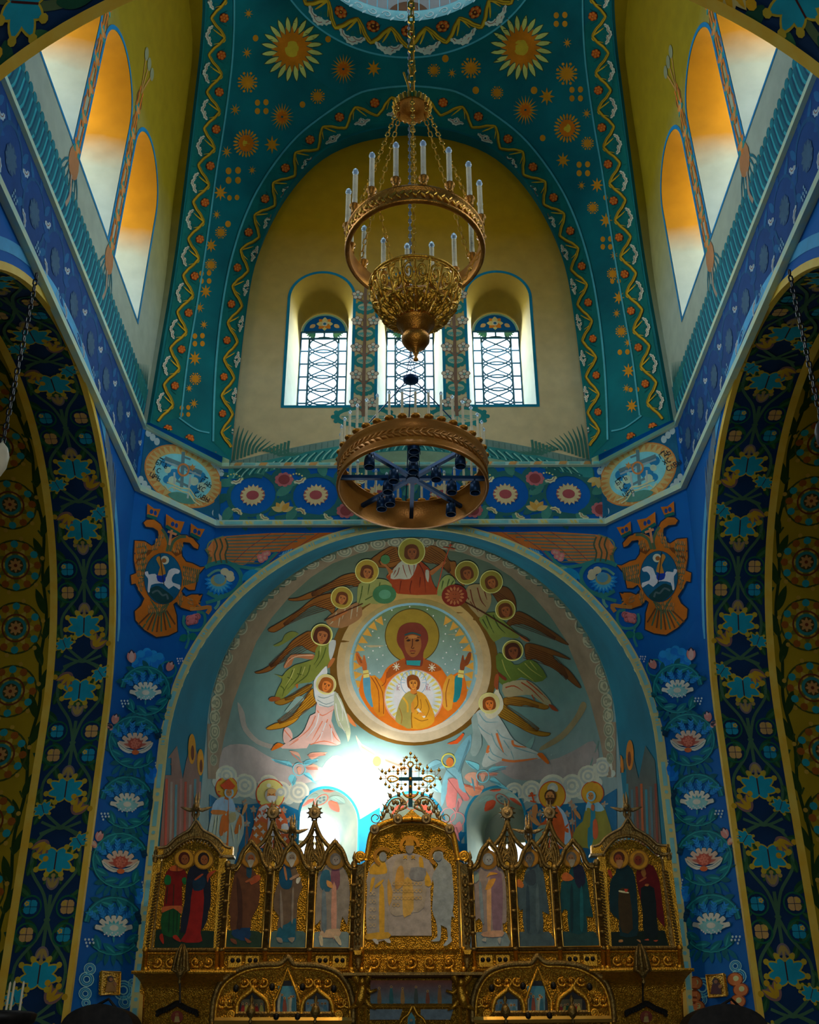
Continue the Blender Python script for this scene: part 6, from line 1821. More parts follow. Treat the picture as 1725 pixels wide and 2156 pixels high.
def ihead(m, K_, p, r, hair, skin=(130, 74, 34), halo=(176, 128, 30), lay=18, beard=None, tilt=0):
    x, y = K_(p)[0]
    m.ring(x, y, r * 1.95, r * .22, (120, 84, 20), lay - 3, None, 24); m.disc(x, y, r * 1.85, halo, lay - 4, None, 22)
    m.disc(x, y - r * .1, r * 1.15, hair, lay, r * 1.3); m.disc(x + r * .15 * (1 if tilt >= 0 else -1), y + r * .12, r * .75, skin, lay + 1, r * .95)
    for a in (-.15, .45): m.disc(x + (a if tilt >= 0 else -a) * r, y, r * .12, (40, 20, 10), lay + 2, r * .1, 6)
    m.line([(x + r * .15, y + r * .1), (x + r * .1, y + r * .45)], r * .1, (80, 40, 20), lay + 2, 0)
    if beard: m.poly([(x - r * .6, y + r * .4), (x + r * .8, y + r * .4), (x + r * .5, y + r * 1.6), (x, y + r * 2.1), (x - r * .4, y + r * 1.4)], beard, lay + 3, 2)


def p_left(m):
    m.poly(c1('245,1915 262,1715 420,1700 940,1730 935,1915'), (16, 40, 24), 2)
    fig(m, c1, [('500,985 560,980 610,1090 610,1160 560,1200 560,1440 550,1530 470,1480 330,1530 350,1440 380,1200 350,1180 370,1080 440,990', (110, 16, 8)), ('340,1490 470,1460 540,1490 525,1740 500,1790 330,1760', (14, 70, 30)), ('355,1160 380,1090 430,1110 430,1190 380,1205', (16, 92, 44)), ('560,1130 605,1120 600,1200 565,1180', (16, 92, 44)), ('430,1000 500,980 590,1000 560,1040 500,1050 420,1040', (176, 80, 30)), ('330,1480 350,1450 550,1440 560,1500 540,1530 460,1470 340,1520', (170, 84, 40)), ('310,1770 340,1760 355,1860 340,1870 305,1810', (150, 36, 14)), ('460,1780 500,1775 545,1840 530,1850 460,1810', (150, 36, 14))])
    fig(m, c1, [('760,960 830,1000 880,1140 885,1400 860,1500 800,1700 540,1740 590,1400 610,1150 650,1010', (18, 24, 38)), ('680,1240 800,1240 800,1500 770,1750 790,1840 690,1860 540,1845 600,1750 650,1500', (130, 20, 12)), ('690,1140 800,1100 830,1180 790,1260 700,1270 680,1220', (12, 40, 60)), ('700,1140 780,1080 800,1090 720,1150', (140, 60, 30)), ('840,1110 870,1060 940,1040 940,1050 870,1120 850,1180', (150, 60, 30))], 5)
    ihead(m, c1, '585,910', 10.5, (70, 26, 14)); ihead(m, c1, '805,915', 10.5, (34, 24, 24)); m.line(c1('505,975 505,1050'), 1.2, (40, 14, 8), 20, 0)
    for pts in ('420,1500 410,1740', '470,1490 460,1760', '510,1500 500,1740', '400,1220 380,1420', '470,1200 460,1440'): m.line(c1(pts), 1.4, (10, 40, 20), 15, 0)


def elder(K_, robe, under, base, ground, hair, beard, pts_robe, hp, hr, extra, skin=(120, 70, 36), gold=(150, 104, 24), tilt=1):
    def f(m):
        fig(m, K_, [(ground, base), (pts_robe, robe)] + extra, 2)
        ihead(m, K_, hp, hr, hair, skin, gold, 18, beard, tilt)
    return f


GROUND1 = '1050,1915 1062,1740 1100,1720 1300,1715 1480,1760 1470,1915'
p_b1 = elder(c1, (84, 50, 26), None, (30, 54, 36), GROUND1, (100, 94, 84), (140, 136, 120), '1280,950 1330,1000 1400,1080 1440,1180 1430,1420 1340,1600 1330,1720 1120,1720 1110,1560 1090,1480 1140,1160 1180,1010', '1335,905', 9.5,
    [('1300,960 1350,1000 1340,1120 1290,1100', (24, 60, 76)), ('1130,1720 1330,1690 1310,1840 1150,1800', (14, 50, 84)), ('1330,1140 1420,1085 1450,1140 1345,1205', (150, 70, 34)), ('1280,1160 1370,1120 1370,1150 1290,1180', (140, 76, 40)), ('1110,1810 1170,1830 1180,1880 1120,1850', (110, 60, 34)), ('1270,1800 1350,1850 1300,1860', (120, 64, 36)), ('1180,1100 1200,1500 1180,1680 1240,1680 1240,1300', (60, 34, 20))])
G2 = '45,1920 60,1745 150,1725 360,1725 450,1750 455,1920'
p_b2 = elder(c2, (92, 76, 58), None, (64, 92, 90), G2, (140, 140, 130), (150, 150, 140), '230,970 330,990 380,1120 415,1220 360,1380 350,1650 330,1750 130,1740 150,1560 90,1480 100,1300 150,1150 170,1010', '290,900', 9.5,
    [('160,1020 200,960 260,980 300,1120 290,1230 230,1255 170,1220 150,1120', (8, 66, 96)), ('250,1640 340,1580 335,1760 330,1840 140,1840 140,1700', (24, 84, 104)), ('200,1000 225,1010 245,1140 225,1140', (150, 100, 60)), ('270,1130 360,1080 380,1100 290,1150', (150, 120, 96)), ('350,1130 400,1120 370,1190 345,1180', (180, 184, 170)), ('120,1800 180,1810 190,1860 140,1850', (130, 120, 104)), ('250,1810 330,1800 300,1860', (130, 120, 104)), ('160,1300 180,1300 200,1640 170,1680', (120, 110, 96)), ('300,1260 320,1260 310,1600 290,1620', (120, 110, 96))], (120, 110, 96))
G3 = '540,1920 552,1750 620,1735 860,1735 945,1755 950,1920'
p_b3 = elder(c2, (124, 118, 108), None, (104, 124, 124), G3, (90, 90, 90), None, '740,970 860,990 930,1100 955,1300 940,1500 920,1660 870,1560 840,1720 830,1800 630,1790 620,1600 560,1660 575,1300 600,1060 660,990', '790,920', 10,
    [('640,1050 720,1040 740,1200 720,1280 640,1260 610,1180', (40, 88, 110)), ('750,1000 830,1000 840,1200 780,1280 740,1200', (110, 70, 84)), ('750,1230 800,1230 800,1760 745,1760', (176, 130, 110)), ('625,1730 830,1700 835,1790 640,1800', (176, 150, 120)), ('690,1150 750,1180 760,1240 700,1220', (190, 130, 70)), ('600,1790 640,1780 650,1890 620,1890', (180, 170, 140)), ('770,1790 830,1790 860,1880 830,1880', (180, 170, 140)), ('640,1290 680,1300 690,1700 640,1700', (96, 112, 120))], (120, 116, 110), (120, 90, 30))


def p_mid(m):
    GY, OC = (142, 136, 126), (196, 140, 40)  # centre icon's silvery greys: gloss sheen painted into the colours
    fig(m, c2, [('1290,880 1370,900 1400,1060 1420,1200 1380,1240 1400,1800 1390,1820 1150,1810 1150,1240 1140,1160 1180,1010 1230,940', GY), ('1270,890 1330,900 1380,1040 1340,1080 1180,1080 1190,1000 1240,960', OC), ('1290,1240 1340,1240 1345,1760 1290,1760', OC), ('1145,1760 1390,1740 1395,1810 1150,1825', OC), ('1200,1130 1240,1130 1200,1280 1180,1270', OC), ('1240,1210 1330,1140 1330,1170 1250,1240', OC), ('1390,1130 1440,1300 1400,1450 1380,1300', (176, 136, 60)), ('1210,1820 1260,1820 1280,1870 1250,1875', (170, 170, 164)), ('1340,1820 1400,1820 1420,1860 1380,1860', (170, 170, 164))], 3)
    h = lambda s_: [(1729.2 - x, y) for x, y in c2(s_)]
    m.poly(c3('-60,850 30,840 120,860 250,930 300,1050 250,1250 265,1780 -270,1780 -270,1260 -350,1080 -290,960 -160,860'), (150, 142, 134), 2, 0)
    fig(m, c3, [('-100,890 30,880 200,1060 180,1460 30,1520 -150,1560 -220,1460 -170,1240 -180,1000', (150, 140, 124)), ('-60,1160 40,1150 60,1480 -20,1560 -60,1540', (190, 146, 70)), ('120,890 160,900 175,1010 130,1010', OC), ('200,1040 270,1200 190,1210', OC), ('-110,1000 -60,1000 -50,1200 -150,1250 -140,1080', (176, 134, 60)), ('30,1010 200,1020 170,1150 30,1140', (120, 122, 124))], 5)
    for g in (-35, 55):
        x, y = c3('%d,890' % g)[0]
        for a in (.8, -.8): m.line([(x - 5 * sin(a), y - 5 * cos(a)), (x + 5 * sin(a), y + 5 * cos(a))], 2.6, OC, 12, 0)
    for k in range(26):
        x, y = c3('%d,%d' % (-160 + 42 * (k % 8), 1190 + 80 * (k // 8)))[0]; m.ring(x, y, 3.4, 1.1, (184, 150, 84), 11, n=10)
    for k in range(10):
        x, y = c2('%d,%d' % (1190 + 40 * (k % 2), 1300 + 90 * (k // 2)))[0]; m.ring(x, y, 3.4, 1.0, (170, 150, 110), 11, n=10)
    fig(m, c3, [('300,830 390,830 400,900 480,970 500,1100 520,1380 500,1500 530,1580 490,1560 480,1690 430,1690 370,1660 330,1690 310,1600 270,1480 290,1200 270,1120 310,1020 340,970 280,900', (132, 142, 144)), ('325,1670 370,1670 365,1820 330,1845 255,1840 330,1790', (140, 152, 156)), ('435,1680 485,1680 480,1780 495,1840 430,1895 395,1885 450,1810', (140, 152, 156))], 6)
    for hx, hy, K_ in ((1330, 885, c2), (340, 880, c3)):
        x, y = K_('%d,%d' % (hx, hy))[0]; m.disc(x, y, 8, (120, 126, 126), 14, 10); m.line([(x + 17 * cos(a), y + 17 * sin(a)) for a in [PI * .62 + k * .16 for k in range(24)]], 7, (150, 104, 26), 13, 0)
    x, y = c3('15,760')[0]; m.line([(x + 18 * cos(a), y + 18 * sin(a)) for a in [PI * .8 + k * .15 for k in range(27)]], 7, (176, 120, 26), 13, 0); m.disc(x, y + 4, 9, (122, 116, 108), 14, 13); m.poly([(x - 9, y), (x - 8, y - 12), (x, y - 16), (x + 8, y - 12), (x + 9, y)], (176, 126, 34), 15)


def mk(K_, s_): return s_
G6 = '712,1930 720,1765 800,1740 1050,1735 1120,1760 1130,1930'
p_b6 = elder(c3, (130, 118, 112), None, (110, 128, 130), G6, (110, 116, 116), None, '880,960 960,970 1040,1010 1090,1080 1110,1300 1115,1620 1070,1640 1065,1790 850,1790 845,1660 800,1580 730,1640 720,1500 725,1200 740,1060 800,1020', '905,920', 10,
    [('930,1050 1060,1080 1070,1500 1050,1720 960,1700 940,1200', (116, 92, 104)), ('890,1210 940,1180 935,1740 900,1750', (190, 140, 96)), ('870,1260 920,1150 990,1130 980,1170 940,1240', (196, 130, 50)), ('895,1100 930,1060 1010,1070 1000,1085 930,1095 890,1120', (190, 130, 44)), ('850,1740 1065,1720 1065,1790 850,1790', (180, 140, 110)), ('720,1070 790,1060 800,1150 740,1180', (120, 140, 130)), ('800,1200 830,1200 860,1640 820,1560', (110, 124, 130)), ('830,1830 880,1800 880,1850', (150, 150, 140)), ('1010,1820 1050,1800 1040,1880', (150, 150, 140))], (130, 136, 136), (130, 92, 26))
G7 = '1225,1930 1230,1760 1310,1735 1530,1735 1620,1755 1640,1930'
p_b7 = elder(c3, (56, 76, 82), None, (60, 80, 84), G7, (70, 74, 74), (84, 86, 84), '1400,970 1480,970 1530,1050 1560,1250 1600,1540 1520,1500 1530,1740 1320,1740 1300,1480 1270,1500 1235,1380 1225,1230 1290,1220 1330,1050', '1375,900', 9.5,
    [('1340,1060 1430,1030 1450,1180 1380,1210 1320,1160', (44, 58, 66)), ('1200,1160 1260,1140 1310,1200 1290,1240 1220,1210', (170, 96, 34)), ('1340,1240 1370,1240 1380,1700 1340,1700', (40, 60, 70)), ('1450,1240 1480,1240 1490,1700 1450,1680', (70, 90, 94))], (100, 90, 76), (150, 104, 26), -1)
G8 = '215,1935 225,1750 320,1735 530,1735 620,1750 635,1935'
p_b8 = elder(c4, (10, 62, 66), None, (30, 62, 60), G8, (90, 88, 80), (130, 124, 104), '390,970 470,1000 520,1150 550,1380 590,1570 510,1560 520,1740 320,1740 300,1500 250,1490 215,1530 225,1180 300,1140 320,1040', '340,900', 9.5,
    [('370,980 470,990 500,1180 420,1240 370,1120', (24, 28, 48)), ('235,1090 290,1060 370,1130 310,1160 240,1150', (170, 90, 36)), ('330,1240 360,1240 360,1700 330,1700', (6, 44, 50)), ('440,1260 470,1260 480,1680 440,1700', (16, 84, 90))], (120, 90, 60), (150, 104, 26), -1)


def p_right(m):
    m.poly(c4('715,1925 745,1740 1000,1730 1400,1720 1455,1925'), (10, 28, 18), 2)
    fig(m, c4, [('920,960 1000,990 1060,1100 1090,1400 1100,1730 1050,1790 890,1780 880,1600 780,1500 780,1180 840,1080 860,990', (6, 40, 46)), ('880,1260 970,1250 1000,1280 1040,1700 920,1740 880,1560', (52, 40, 16)), ('885,1265 985,1285 985,1300 885,1285', (190, 180, 140)), ('940,1250 985,1255 960,1290', (170, 50, 30)), ('750,1040 790,1040 805,1120 780,1120', (140, 50, 26)), ('880,1830 920,1825 925,1850 880,1855', (160, 110, 60)), ('1080,1825 1120,1830 1125,1860', (160, 110, 60))])
    fig(m, c4, [('1180,970 1270,990 1340,1160 1370,1400 1400,1690 1290,1540 1290,1760 1170,1760 1150,1500 1130,1400 1080,1160 1090,1010', (84, 10, 12)), ('1130,1240 1280,1240 1310,1600 1320,1790 1170,1780 1150,1540', (8, 24, 24)), ('1180,1195 1220,1195 1210,1220 1175,1215', (170, 100, 50)), ('1160,1000 1190,1080 1160,1120 1130,1060', (130, 84, 36)), ('1110,1160 1180,1110 1190,1130 1120,1170', (140, 70, 40)), ('1165,1830 1210,1815 1220,1835', (170, 70, 40)), ('1270,1835 1325,1830 1300,1850', (170, 70, 40))], 5)
    ihead(m, c4, '880,905', 10.5, (70, 36, 20), (130, 60, 34), (170, 122, 30), 18, (150, 110, 70), -1); ihead(m, c4, '1105,920', 10.5, (120, 80, 34), (110, 44, 26), (170, 122, 30), 18, None, -1)


def opn(ax, xl, xr, bl, br): return [(bl, 1996), (xl, 1831)] + [p for p in ogee(ax, 1779, k=(xr - xl) / 80)][1:-1] + [(xr, 1831), (br, 1996)]


ogA = '323.6,1995 344,1807 355,1801 373,1784 392,1772 408,1768.5 424,1769 440,1774 455,1790 465,1804 454.5,1996'
icon('icon', 'icon of two standing saints, red tunic with green skirt beside a dark cloak', ogA, p_left)
icon('icon', 'icon of a bearded elder in a brown robe holding an open book', opn(529.5, 485, 563.5, 474, 552), p_b1)
icon('icon', 'icon of a grey-bearded saint in a teal tunic and brown cloak', opn(616.6, 578, 651, 567.5, 644.5), p_b2)
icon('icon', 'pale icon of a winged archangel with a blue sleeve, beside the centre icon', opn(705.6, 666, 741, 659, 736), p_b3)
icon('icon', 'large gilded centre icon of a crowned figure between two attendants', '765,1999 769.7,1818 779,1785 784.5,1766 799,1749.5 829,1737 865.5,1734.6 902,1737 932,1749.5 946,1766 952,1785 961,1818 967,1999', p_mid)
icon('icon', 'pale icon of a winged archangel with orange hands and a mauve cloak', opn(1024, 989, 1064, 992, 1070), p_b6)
icon('icon', 'icon of a saint in a grey blue robe with one orange hand', opn(1113.5, 1079, 1155, 1086, 1165.5), p_b7)
icon('icon', 'icon of a long-bearded elder in a dark teal robe', opn(1202, 1167, 1246, 1178, 1257), p_b8)
icon('icon', 'icon of two standing saints, green monk beside a dark red cloak', [(1734.4 - x + (0 if y < 1900 else 0), y) for x, y in T(ogA)], p_right)

# --- mouldings and colonettes of the upper tier ---------------------------------------
for ax, xl, xr, bl, br in ((529.5, 485, 563.5, 474, 552), (616.6, 578, 651, 567.5, 644.5), (705.6, 666, 741, 659, 736)):
    k = (xr - xl) / 80 * 1.08
    mb = MB(); seg(mb, ogee(ax, 1772, k=k), .036, .07, 8); seg(mb, [(ax, 1774), (ax, 1764)], [.03, .004], .07, 6, 0); both(mb, 'arch_moulding', M_DARKGOLD, True)
    mb = MB(); seg(mb, [(bl, 1996), (xl, 1831)] + ogee(ax, 1779, k=k * .93)[1:-1] + [(xr, 1831), (br, 1996), (bl, 1996)], .016, .055, 6, 0); both(mb, 'gilt_bead', M_GOLDLINE, True)


def colonette(xt, yt, xb, yb, w, name='colonette', mt=None, rings=4, d=.08):
    mb = MB()
    for g in (-1, 0, 1): seg(mb, [(xt + g * w, yt), (xb + g * w, yb)], .017, d, 6, 0)
    for k in range(rings + 1):
        t = k / rings; c = onY(xt + (xb - xt) * t, yt + (yb - yt) * t, YI - d); mb.ball(c, .05, 8, 4, .6)
    c = onY(xt, yt - 9, YI - d); mb.ball(c, .055, 8, 5, 1.3)
    return both(mb, name, mt or M_DARKGOLD, True)


colonette(568, 1840, 558, 2000, 3); colonette(657.5, 1840, 652, 2000, 3); colonette(746, 1830, 740, 2000, 2, rings=5)
colonette(480, 1830, 466, 2000, 2.4, rings=5)
for xt, xb, w in ((333, 309, 8), (470, 458, 8)):            # roped posts beside the outer icons
    mb = MB(); P = []
    plate([(xt - w, 1806), (xt + w, 1806), (xb + w, 2000), (xb - w, 2000)], .04, -.05, 'post', M_GOLD)
    for k in range(26):
        t = k / 25; x = xt + (xb - xt) * t; y = 1840 + 160 * t; seg(mb, [(x - 4, y + 2), (x + 4, y - 2)], .016, .06, 5, 0)
    both(mb, 'rope_turning', M_DARKGOLD)
# arched hood over the outer icons
hood = '335,1805 355,1798 373,1781 392,1769 408,1764.5 424,1765 440,1770 456,1787 468,1805'
mb = MB(); seg(mb, hood, .03, .1, 6); both(mb, 'arch_moulding', M_DARKGOLD, True)
top = '333,1785 352,1782 366,1768 384,1756 398,1748 405,1738 413,1727 421,1738 428,1748 444,1756 462,1768 474,1782 487,1785'
mb = MB(); seg(mb, top, .022, .14, 6, 2); both(mb, 'hood_edge', M_BRONZE, True)
plate(sm(T(top), 2, False) + sm(T(hood), 2, False)[::-1], .06, -.02, 'hood_panel', M_DARKGOLD)
for k in range(9):
    mb = MB(); a, b = (352 + 6.5 * k, 1788 - 3.2 * k + .06 * k * k), (358 + 6.2 * k, 1795 - 3.4 * k + .08 * k * k)
    for s_ in (0, 1):
        x = a[0] if not s_ else 822 - a[0]; both(seg(MB(), [(x, a[1]), (x + (4 if not s_ else -4), a[1] + 7)], [.02, .006], .1, 5, 0), 'fret', M_BRONZE)
for x0, x1 in ((328, 346), (468, 492)):
    plate([(x0, 1784), (x1, 1784), (x1 - 1, 1806), (x0 - 1, 1806)], .07, -.06, 'hood_block', M_GOLD); plate([(x0 - 4, 1803), (x1 + 3, 1803), (x1 + 3, 1808), (x0 - 4, 1808)], .12, -.08, 'hood_ledge', M_BRONZE)


def seraph_finial(x, y, s=1.0, label=None):
    c = onY(x, y, YI - .1); mb = MB(); S = .0082 * s
    f = lambda px_, py_, d=0: (c.x + px_ * S, c.y - d, c.z - py_ * S)
    mb.tube([f(0, 12), f(0, 22), f(0, 30)], [.03, .02, .026], 6)
    mb.ball(f(0, 0, .02), 7.5 * S, 10, 6, 1.15)
    for g in (-1, 1):
        P = [f(g * 4, 4), f(g * 12, 5), f(g * 22, 2), f(g * 31, -1)]; mb.tube(P, [.03, .036, .026, .004], 6, False, .4)
        P = [f(g * 4, 6), f(g * 5, 14), f(g * 1, 24)]; mb.tube(P, [.03, .03, .006], 6, False, .4)
        P = [f(g * 2, -6), f(g * 3, -16), f(g * 2, -30 if g > 0 else -27)]; mb.tube(P, [.028, .024, .005], 6, False, .4)
    o = mb.build('seraph_finial', M_BRONZE, scr, True)
    h = MB(); h.ball(f(0, 0, .055), 4.4 * S, 8, 5, 1.2); h.build('face', M_DARKGOLD, o, True)
    if label: o['label'] = label
    return o


seraph_finial(413.6, 1700); seraph_finial(1319, 1700); seraph_finial(616.6, 1746); seraph_finial(1112, 1746)


def spire(x, x0, x1, solid=None):
    """openwork ogee spire between two arches, crowned with a medallion"""
    mb = MB()
    for g in (-1, 1):
        e = x0 if g < 0 else x1
        seg(mb, [(x, 1727), (x + g * 4, 1742), (x + g * 13, 1762), (x + g * 24, 1776), (e, 1785)], .036, .06, 6)
        for a in (0, 1, 2):
            seg(mb, [(x + g * (2 + a), 1745 + 15 * a), (x + g * (9 - a), 1765 + 13 * a), (x + g * (17 - 3 * a), 1785 + 10 * a), (x + g * (20 - 5 * a), 1806 + 6 * a), (x + g * (17 - 5 * a), 1826)], .026, .05, 5)
            seg(mb, [(x + g * (15 - 5 * a), 1765 + 4 * a), (x + g * 4, 1786 + 8 * a), (x - g * 8, 1808 + 4 * a)], .021, .05, 5)
    seg(mb, [(x - 7, 1826), (x - 7, 1806), (x, 1797), (x + 7, 1806), (x + 7, 1826)], .02, .06, 6, 0)
    o = mb.build('openwork_spire', M_DARKGOLD, scr, True)
    b = MB(); rosette_boss(b, x, 1712, .10, .06)
    c = onY(x, 1712, YI - .06)
    for k in range(10): a = 2 * PI * k / 10; b.tube([(c.x + .085 * cos(a), c.y - .02, c.z + .085 * sin(a)), (c.x + .135 * cos(a), c.y - .01, c.z + .135 * sin(a))], [.024, .006], 5)
    for g in (-1, 1): b.tube([(c.x + g * .02, c.y, c.z + .1), (c.x + g * .03, c.y, c.z + .2)], [.02, .005], 5)
    b.build('medallion', M_BRONZE, o, True)
    b = MB(); b.prism(xz([(x - 5, 1826), (x - 5, 1808), (x, 1801), (x + 5, 1808), (x + 5, 1826)]), YI - .05, YI - .02); b.build('niche', M_GOLD, o)


for x, a, b in ((575.5, 541, 607), (663, 627, 694), (1068, 1037, 1102), (1157, 1124, 1192)): spire(x, a, b)

plate([(336, 1812), (744, 1830), (771, 1812), (780, 1766), (797, 1741), (840, 1728), (869, 1726), (871, 2000), (306, 2000)], -.014, -.05, 'back_panel', M_DARKGOLD)
# --- the centre: volutes, rosettes, gable ------------------------------------------------
mb = MB(); seg(mb, '771,1812 775,1790 779,1766 784,1752 797,1739 818,1730 840,1726 869,1724', .042, .09, 8); volute(mb, 759.5, 1804, 11, .1, 1, .03); both(mb, 'arch_moulding', M_GOLD, True)
mb = MB(); seg(mb, '765,1999 769.7,1818 779,1785 784.5,1766 799,1749.5 829,1737 869,1734.6', .017, .06, 6, 0); both(mb, 'gilt_bead', M_GOLDLINE, True)
for x, y in ((789, 1746.7), (838, 1725)): both(rosette_boss(MB(), x, y, .078, .12), 'rosette', M_BRONZE, True)
plate([(840, 1727), (854, 1718), (867, 1706), (880, 1718), (894, 1727)], .08, -.02, 'gable', M_GOLD, False)
plate([(750, 1820), (766, 1820), (761, 2004), (744, 2004)], .02, -.06, 'pilaster', M_DARKGOLD)
mb = MB()
for k in range(7):
    t = k / 6.6
    for g in (-3.5, 3.5): x, y = 757.5 - 5 * t + g, 1858 + 136 * t; seg(mb, [(x, y - 8), (x, y), (x, y + 8)], [.012, .026, .012], .05, 6, 0)
    c = onY(757.5 - 5 * t, 1846 + 136 * t, YI - .05); mb.ball(c, .03, 6, 4)
both(mb, 'bead_cluster', M_DARKGOLD, True)
plate([(745, 2003), (763, 2003), (760, 2012), (749, 2012)], .12, -.02, 'bracket', M_GOLD)
mb = MB(); c = onY(755, 2014, YI - .06); mb.lathe([(.07, 0), (.05, -.05), (.06, -.07), (.03, -.12), (.04, -.14), (.004, -.2)], tuple(c), 10); both(mb, 'pendant', M_DARKGOLD, True)
for x in (746, 326):
    mb = MB(); c = onY(x, 1826 if x > 400 else 1815, YI - .1); mb.lathe([(.03, 0), (.045, .05), (.02, .1), (.035, .14), (.003, .24)], tuple(c), 8); both(mb, 'finial', M_DARKGOLD, True)

# --- frieze, cornice and the lower tier ------------------------------------------------
plate([(303, 1997), (872, 1997), (872, 2052), (295, 2052)], 0, -.12, 'frieze_panel', M_CHASED)
for y, r in ((2000, .03), (2007, .018), (2044, .02)):
    mb = MB(); seg(mb, [(302 - (y - 2000) * .1, y), (740, y)], r, .03, 6, 0); both(mb, 'moulding', M_DARKGOLD if r > .025 else M_GOLD, True)
for i, x in enumerate((306, 458, 468, 558, 652, 740, 762)):
    mb = MB(); seg(mb, [(x + 1, 1998), (x - 2, 2050)], .035, .03, 6, 0)
    for y in (2000, 2042): mb.ball(onY(x, y, YI - .06), .045, 8, 5)
    both(mb, 'post', M_GOLD, True)


def scrollwork(x0, x1, y, n, r, d=.02, name='scroll_relief', mirror=True, mt=None):
    mb = MB()
    for k in range(n):
        x = x0 + (x1 - x0) * (k + .5) / n; s_ = 1 if k % 2 else -1; P = []
        for q in range(17):
            t = q / 16; a = s_ * (PI * .2 + 2 * PI * 1.25 * t) + (0 if s_ > 0 else PI); rr = r * (1.05 - .85 * t); P.append((x + rr * cos(a), y + rr * sin(a)))
        mb.tube(q3(P, d), [.024 - .014 * q / 16 for q in range(17)], 5)
        mb.ball(onY(x, y, YI - d - .01), .03, 7, 4)
        for q in range(5): a = q * 1.26 + k; mb.tube(q3([(x + r * .6 * cos(a), y + r * .6 * sin(a)), (x + r * 1.15 * cos(a + .5), y + r * 1.15 * sin(a + .5))], d), [.022, .004], 5)
    o = mb.build(name, mt or M_GOLD, scr, True)
    if mirror: mir(o)


scrollwork(318, 452, 2026, 5, 11); scrollwork(768, 964, 2026, 5, 14, .03, mirror=False)
for x0, x1 in ((476, 552), (660, 735)):
    for k in (0, 1):
        x = x0 + (x1 - x0) * (.26 + .48 * k)
        plate([(x - 14, 2013), (x + 14, 2013), (x + 13, 2037), (x - 15, 2037)], .02, 0, 'frieze_tablet', M_GOLD)
        for g in (-6, 6): both(MB().ball(onY(x + g, 2022, YI - .04), .035, 8, 5), 'cabochon', M_BLACK, True)
plate([(568, 2012), (645, 2012), (645, 2036), (566, 2036)], .015, 0, 'frieze_tablet', M_CHASED)
# wall of the lower tier with its coved outer canopies
plate([(288, 2156), (288, 2260), (873, 2260), (873, 2050), (296, 2050)], -.05, -.12, 'lower_panel', M_CHASED)
cov = []
for k in range(9):
    t = k / 8; y_px = 2048 + 50 * t; d = .62 * (1 - t) ** 2.2; xl = 277 + 27 * (1 - (1 - t) ** 2.4); cov.append((xl, y_px, d))
V = []; F = []
for i, (xl, yp, d) in enumerate(cov + [(300, 2260, 0)]):
    for k in range(9): p = onY(xl + (470 - xl) * k / 8, yp, YI - .02 - d); V.append((p.x, p.y, p.z))
for i in range(9):
    for k in range(8): a = i * 9 + k; F.append((a, a + 1, a + 10, a + 9))
o = obj('coved_canopy', V, F, M_CHASED, scr, True); mir(o)
mb = MB(); mb.tube([onY(277, 2047, YI - .64), onY(497, 2047, YI - .64)], .025, 6); both(mb, 'canopy_edge', M_GOLD)
plate([(296, 2090), (303, 2096), (296, 2260), (284, 2260)], .05, -.1, 'side_strip', M_GOLDLINE)
# the big ogee gables of the lower tier
KOK = '446,2156 447,2130 451,2102 463,2072 486,2051 519,2036 557,2030.7 586,2029.7 599,2022 606,2014.5 613,2022 622,2030.7 657,2031.6 687,2037 714,2049 733,2074 742,2102 744,2130 744,2156'
mb = MB(); seg(mb, KOK, .042, .2, 8); both(mb, 'gable_moulding', M_DARKGOLD, True)
inn = [(595 + (x - 595) * .955, y + 7) for x, y in T(KOK)]
mb = MB(); seg(mb, inn, .028, .18, 6); both(mb, 'gable_bead', M_GOLD, True)
plate(sm(T(KOK), 3, False), .14, .05, 'gable_panel', M_CHASED)
for (cx_, bw) in ((532, 32.5), (668, 32)):
    P = [(cx_ - bw - 1, 2134), (cx_ - bw, 2118), (cx_ - bw * .82, 2104), (cx_ - bw * .4, 2093), (cx_ - 4, 2086), (cx_, 2078), (cx_ + 4, 2086), (cx_ + bw * .4, 2093), (cx_ + bw * .82, 2104), (cx_ + bw, 2118), (cx_ + bw + 1, 2134)]
    mb = MB(); seg(mb, P, .034, .2, 8); volute(mb, cx_ + (-45 if cx_ < 600 else 45), 2136, 9, .2, 1 if cx_ < 600 else -1, .022); both(mb, 'arch_moulding', M_GOLD, True)
mb = MB(); seg(mb, '577,2134 578,2108 583,2100 606,2040 629,2100 631,2108 631,2134', .026, .19, 6, 0); both(mb, 'gable_moulding', M_GOLD, True)
for y, x0, x1, mt_ in ((2134, 496, 703, M_DARKGOLD), (2149, 452, 742, M_GOLDLINE)): 
    mb = MB(); seg(mb, [(x0, y), (x1, y)], .03 if y < 2140 else .05, .2, 6, 0); both(mb, 'ledge', mt_)
for x, y in ((497, 2081), (573, 2078), (637, 2078), (703, 2082), (627, 2141), (582, 2141)): both(MB().ball(onY(x, y, YI - .22), .045, 8, 6, 1.2), 'cabochon', M_BLACK, True)
scrollwork(505, 565, 2068, 3, 11, .16); scrollwork(640, 700, 2068, 3, 11, .16); scrollwork(462, 490, 2110, 2, 12, .16); scrollwork(712, 738, 2110, 2, 12, .16)


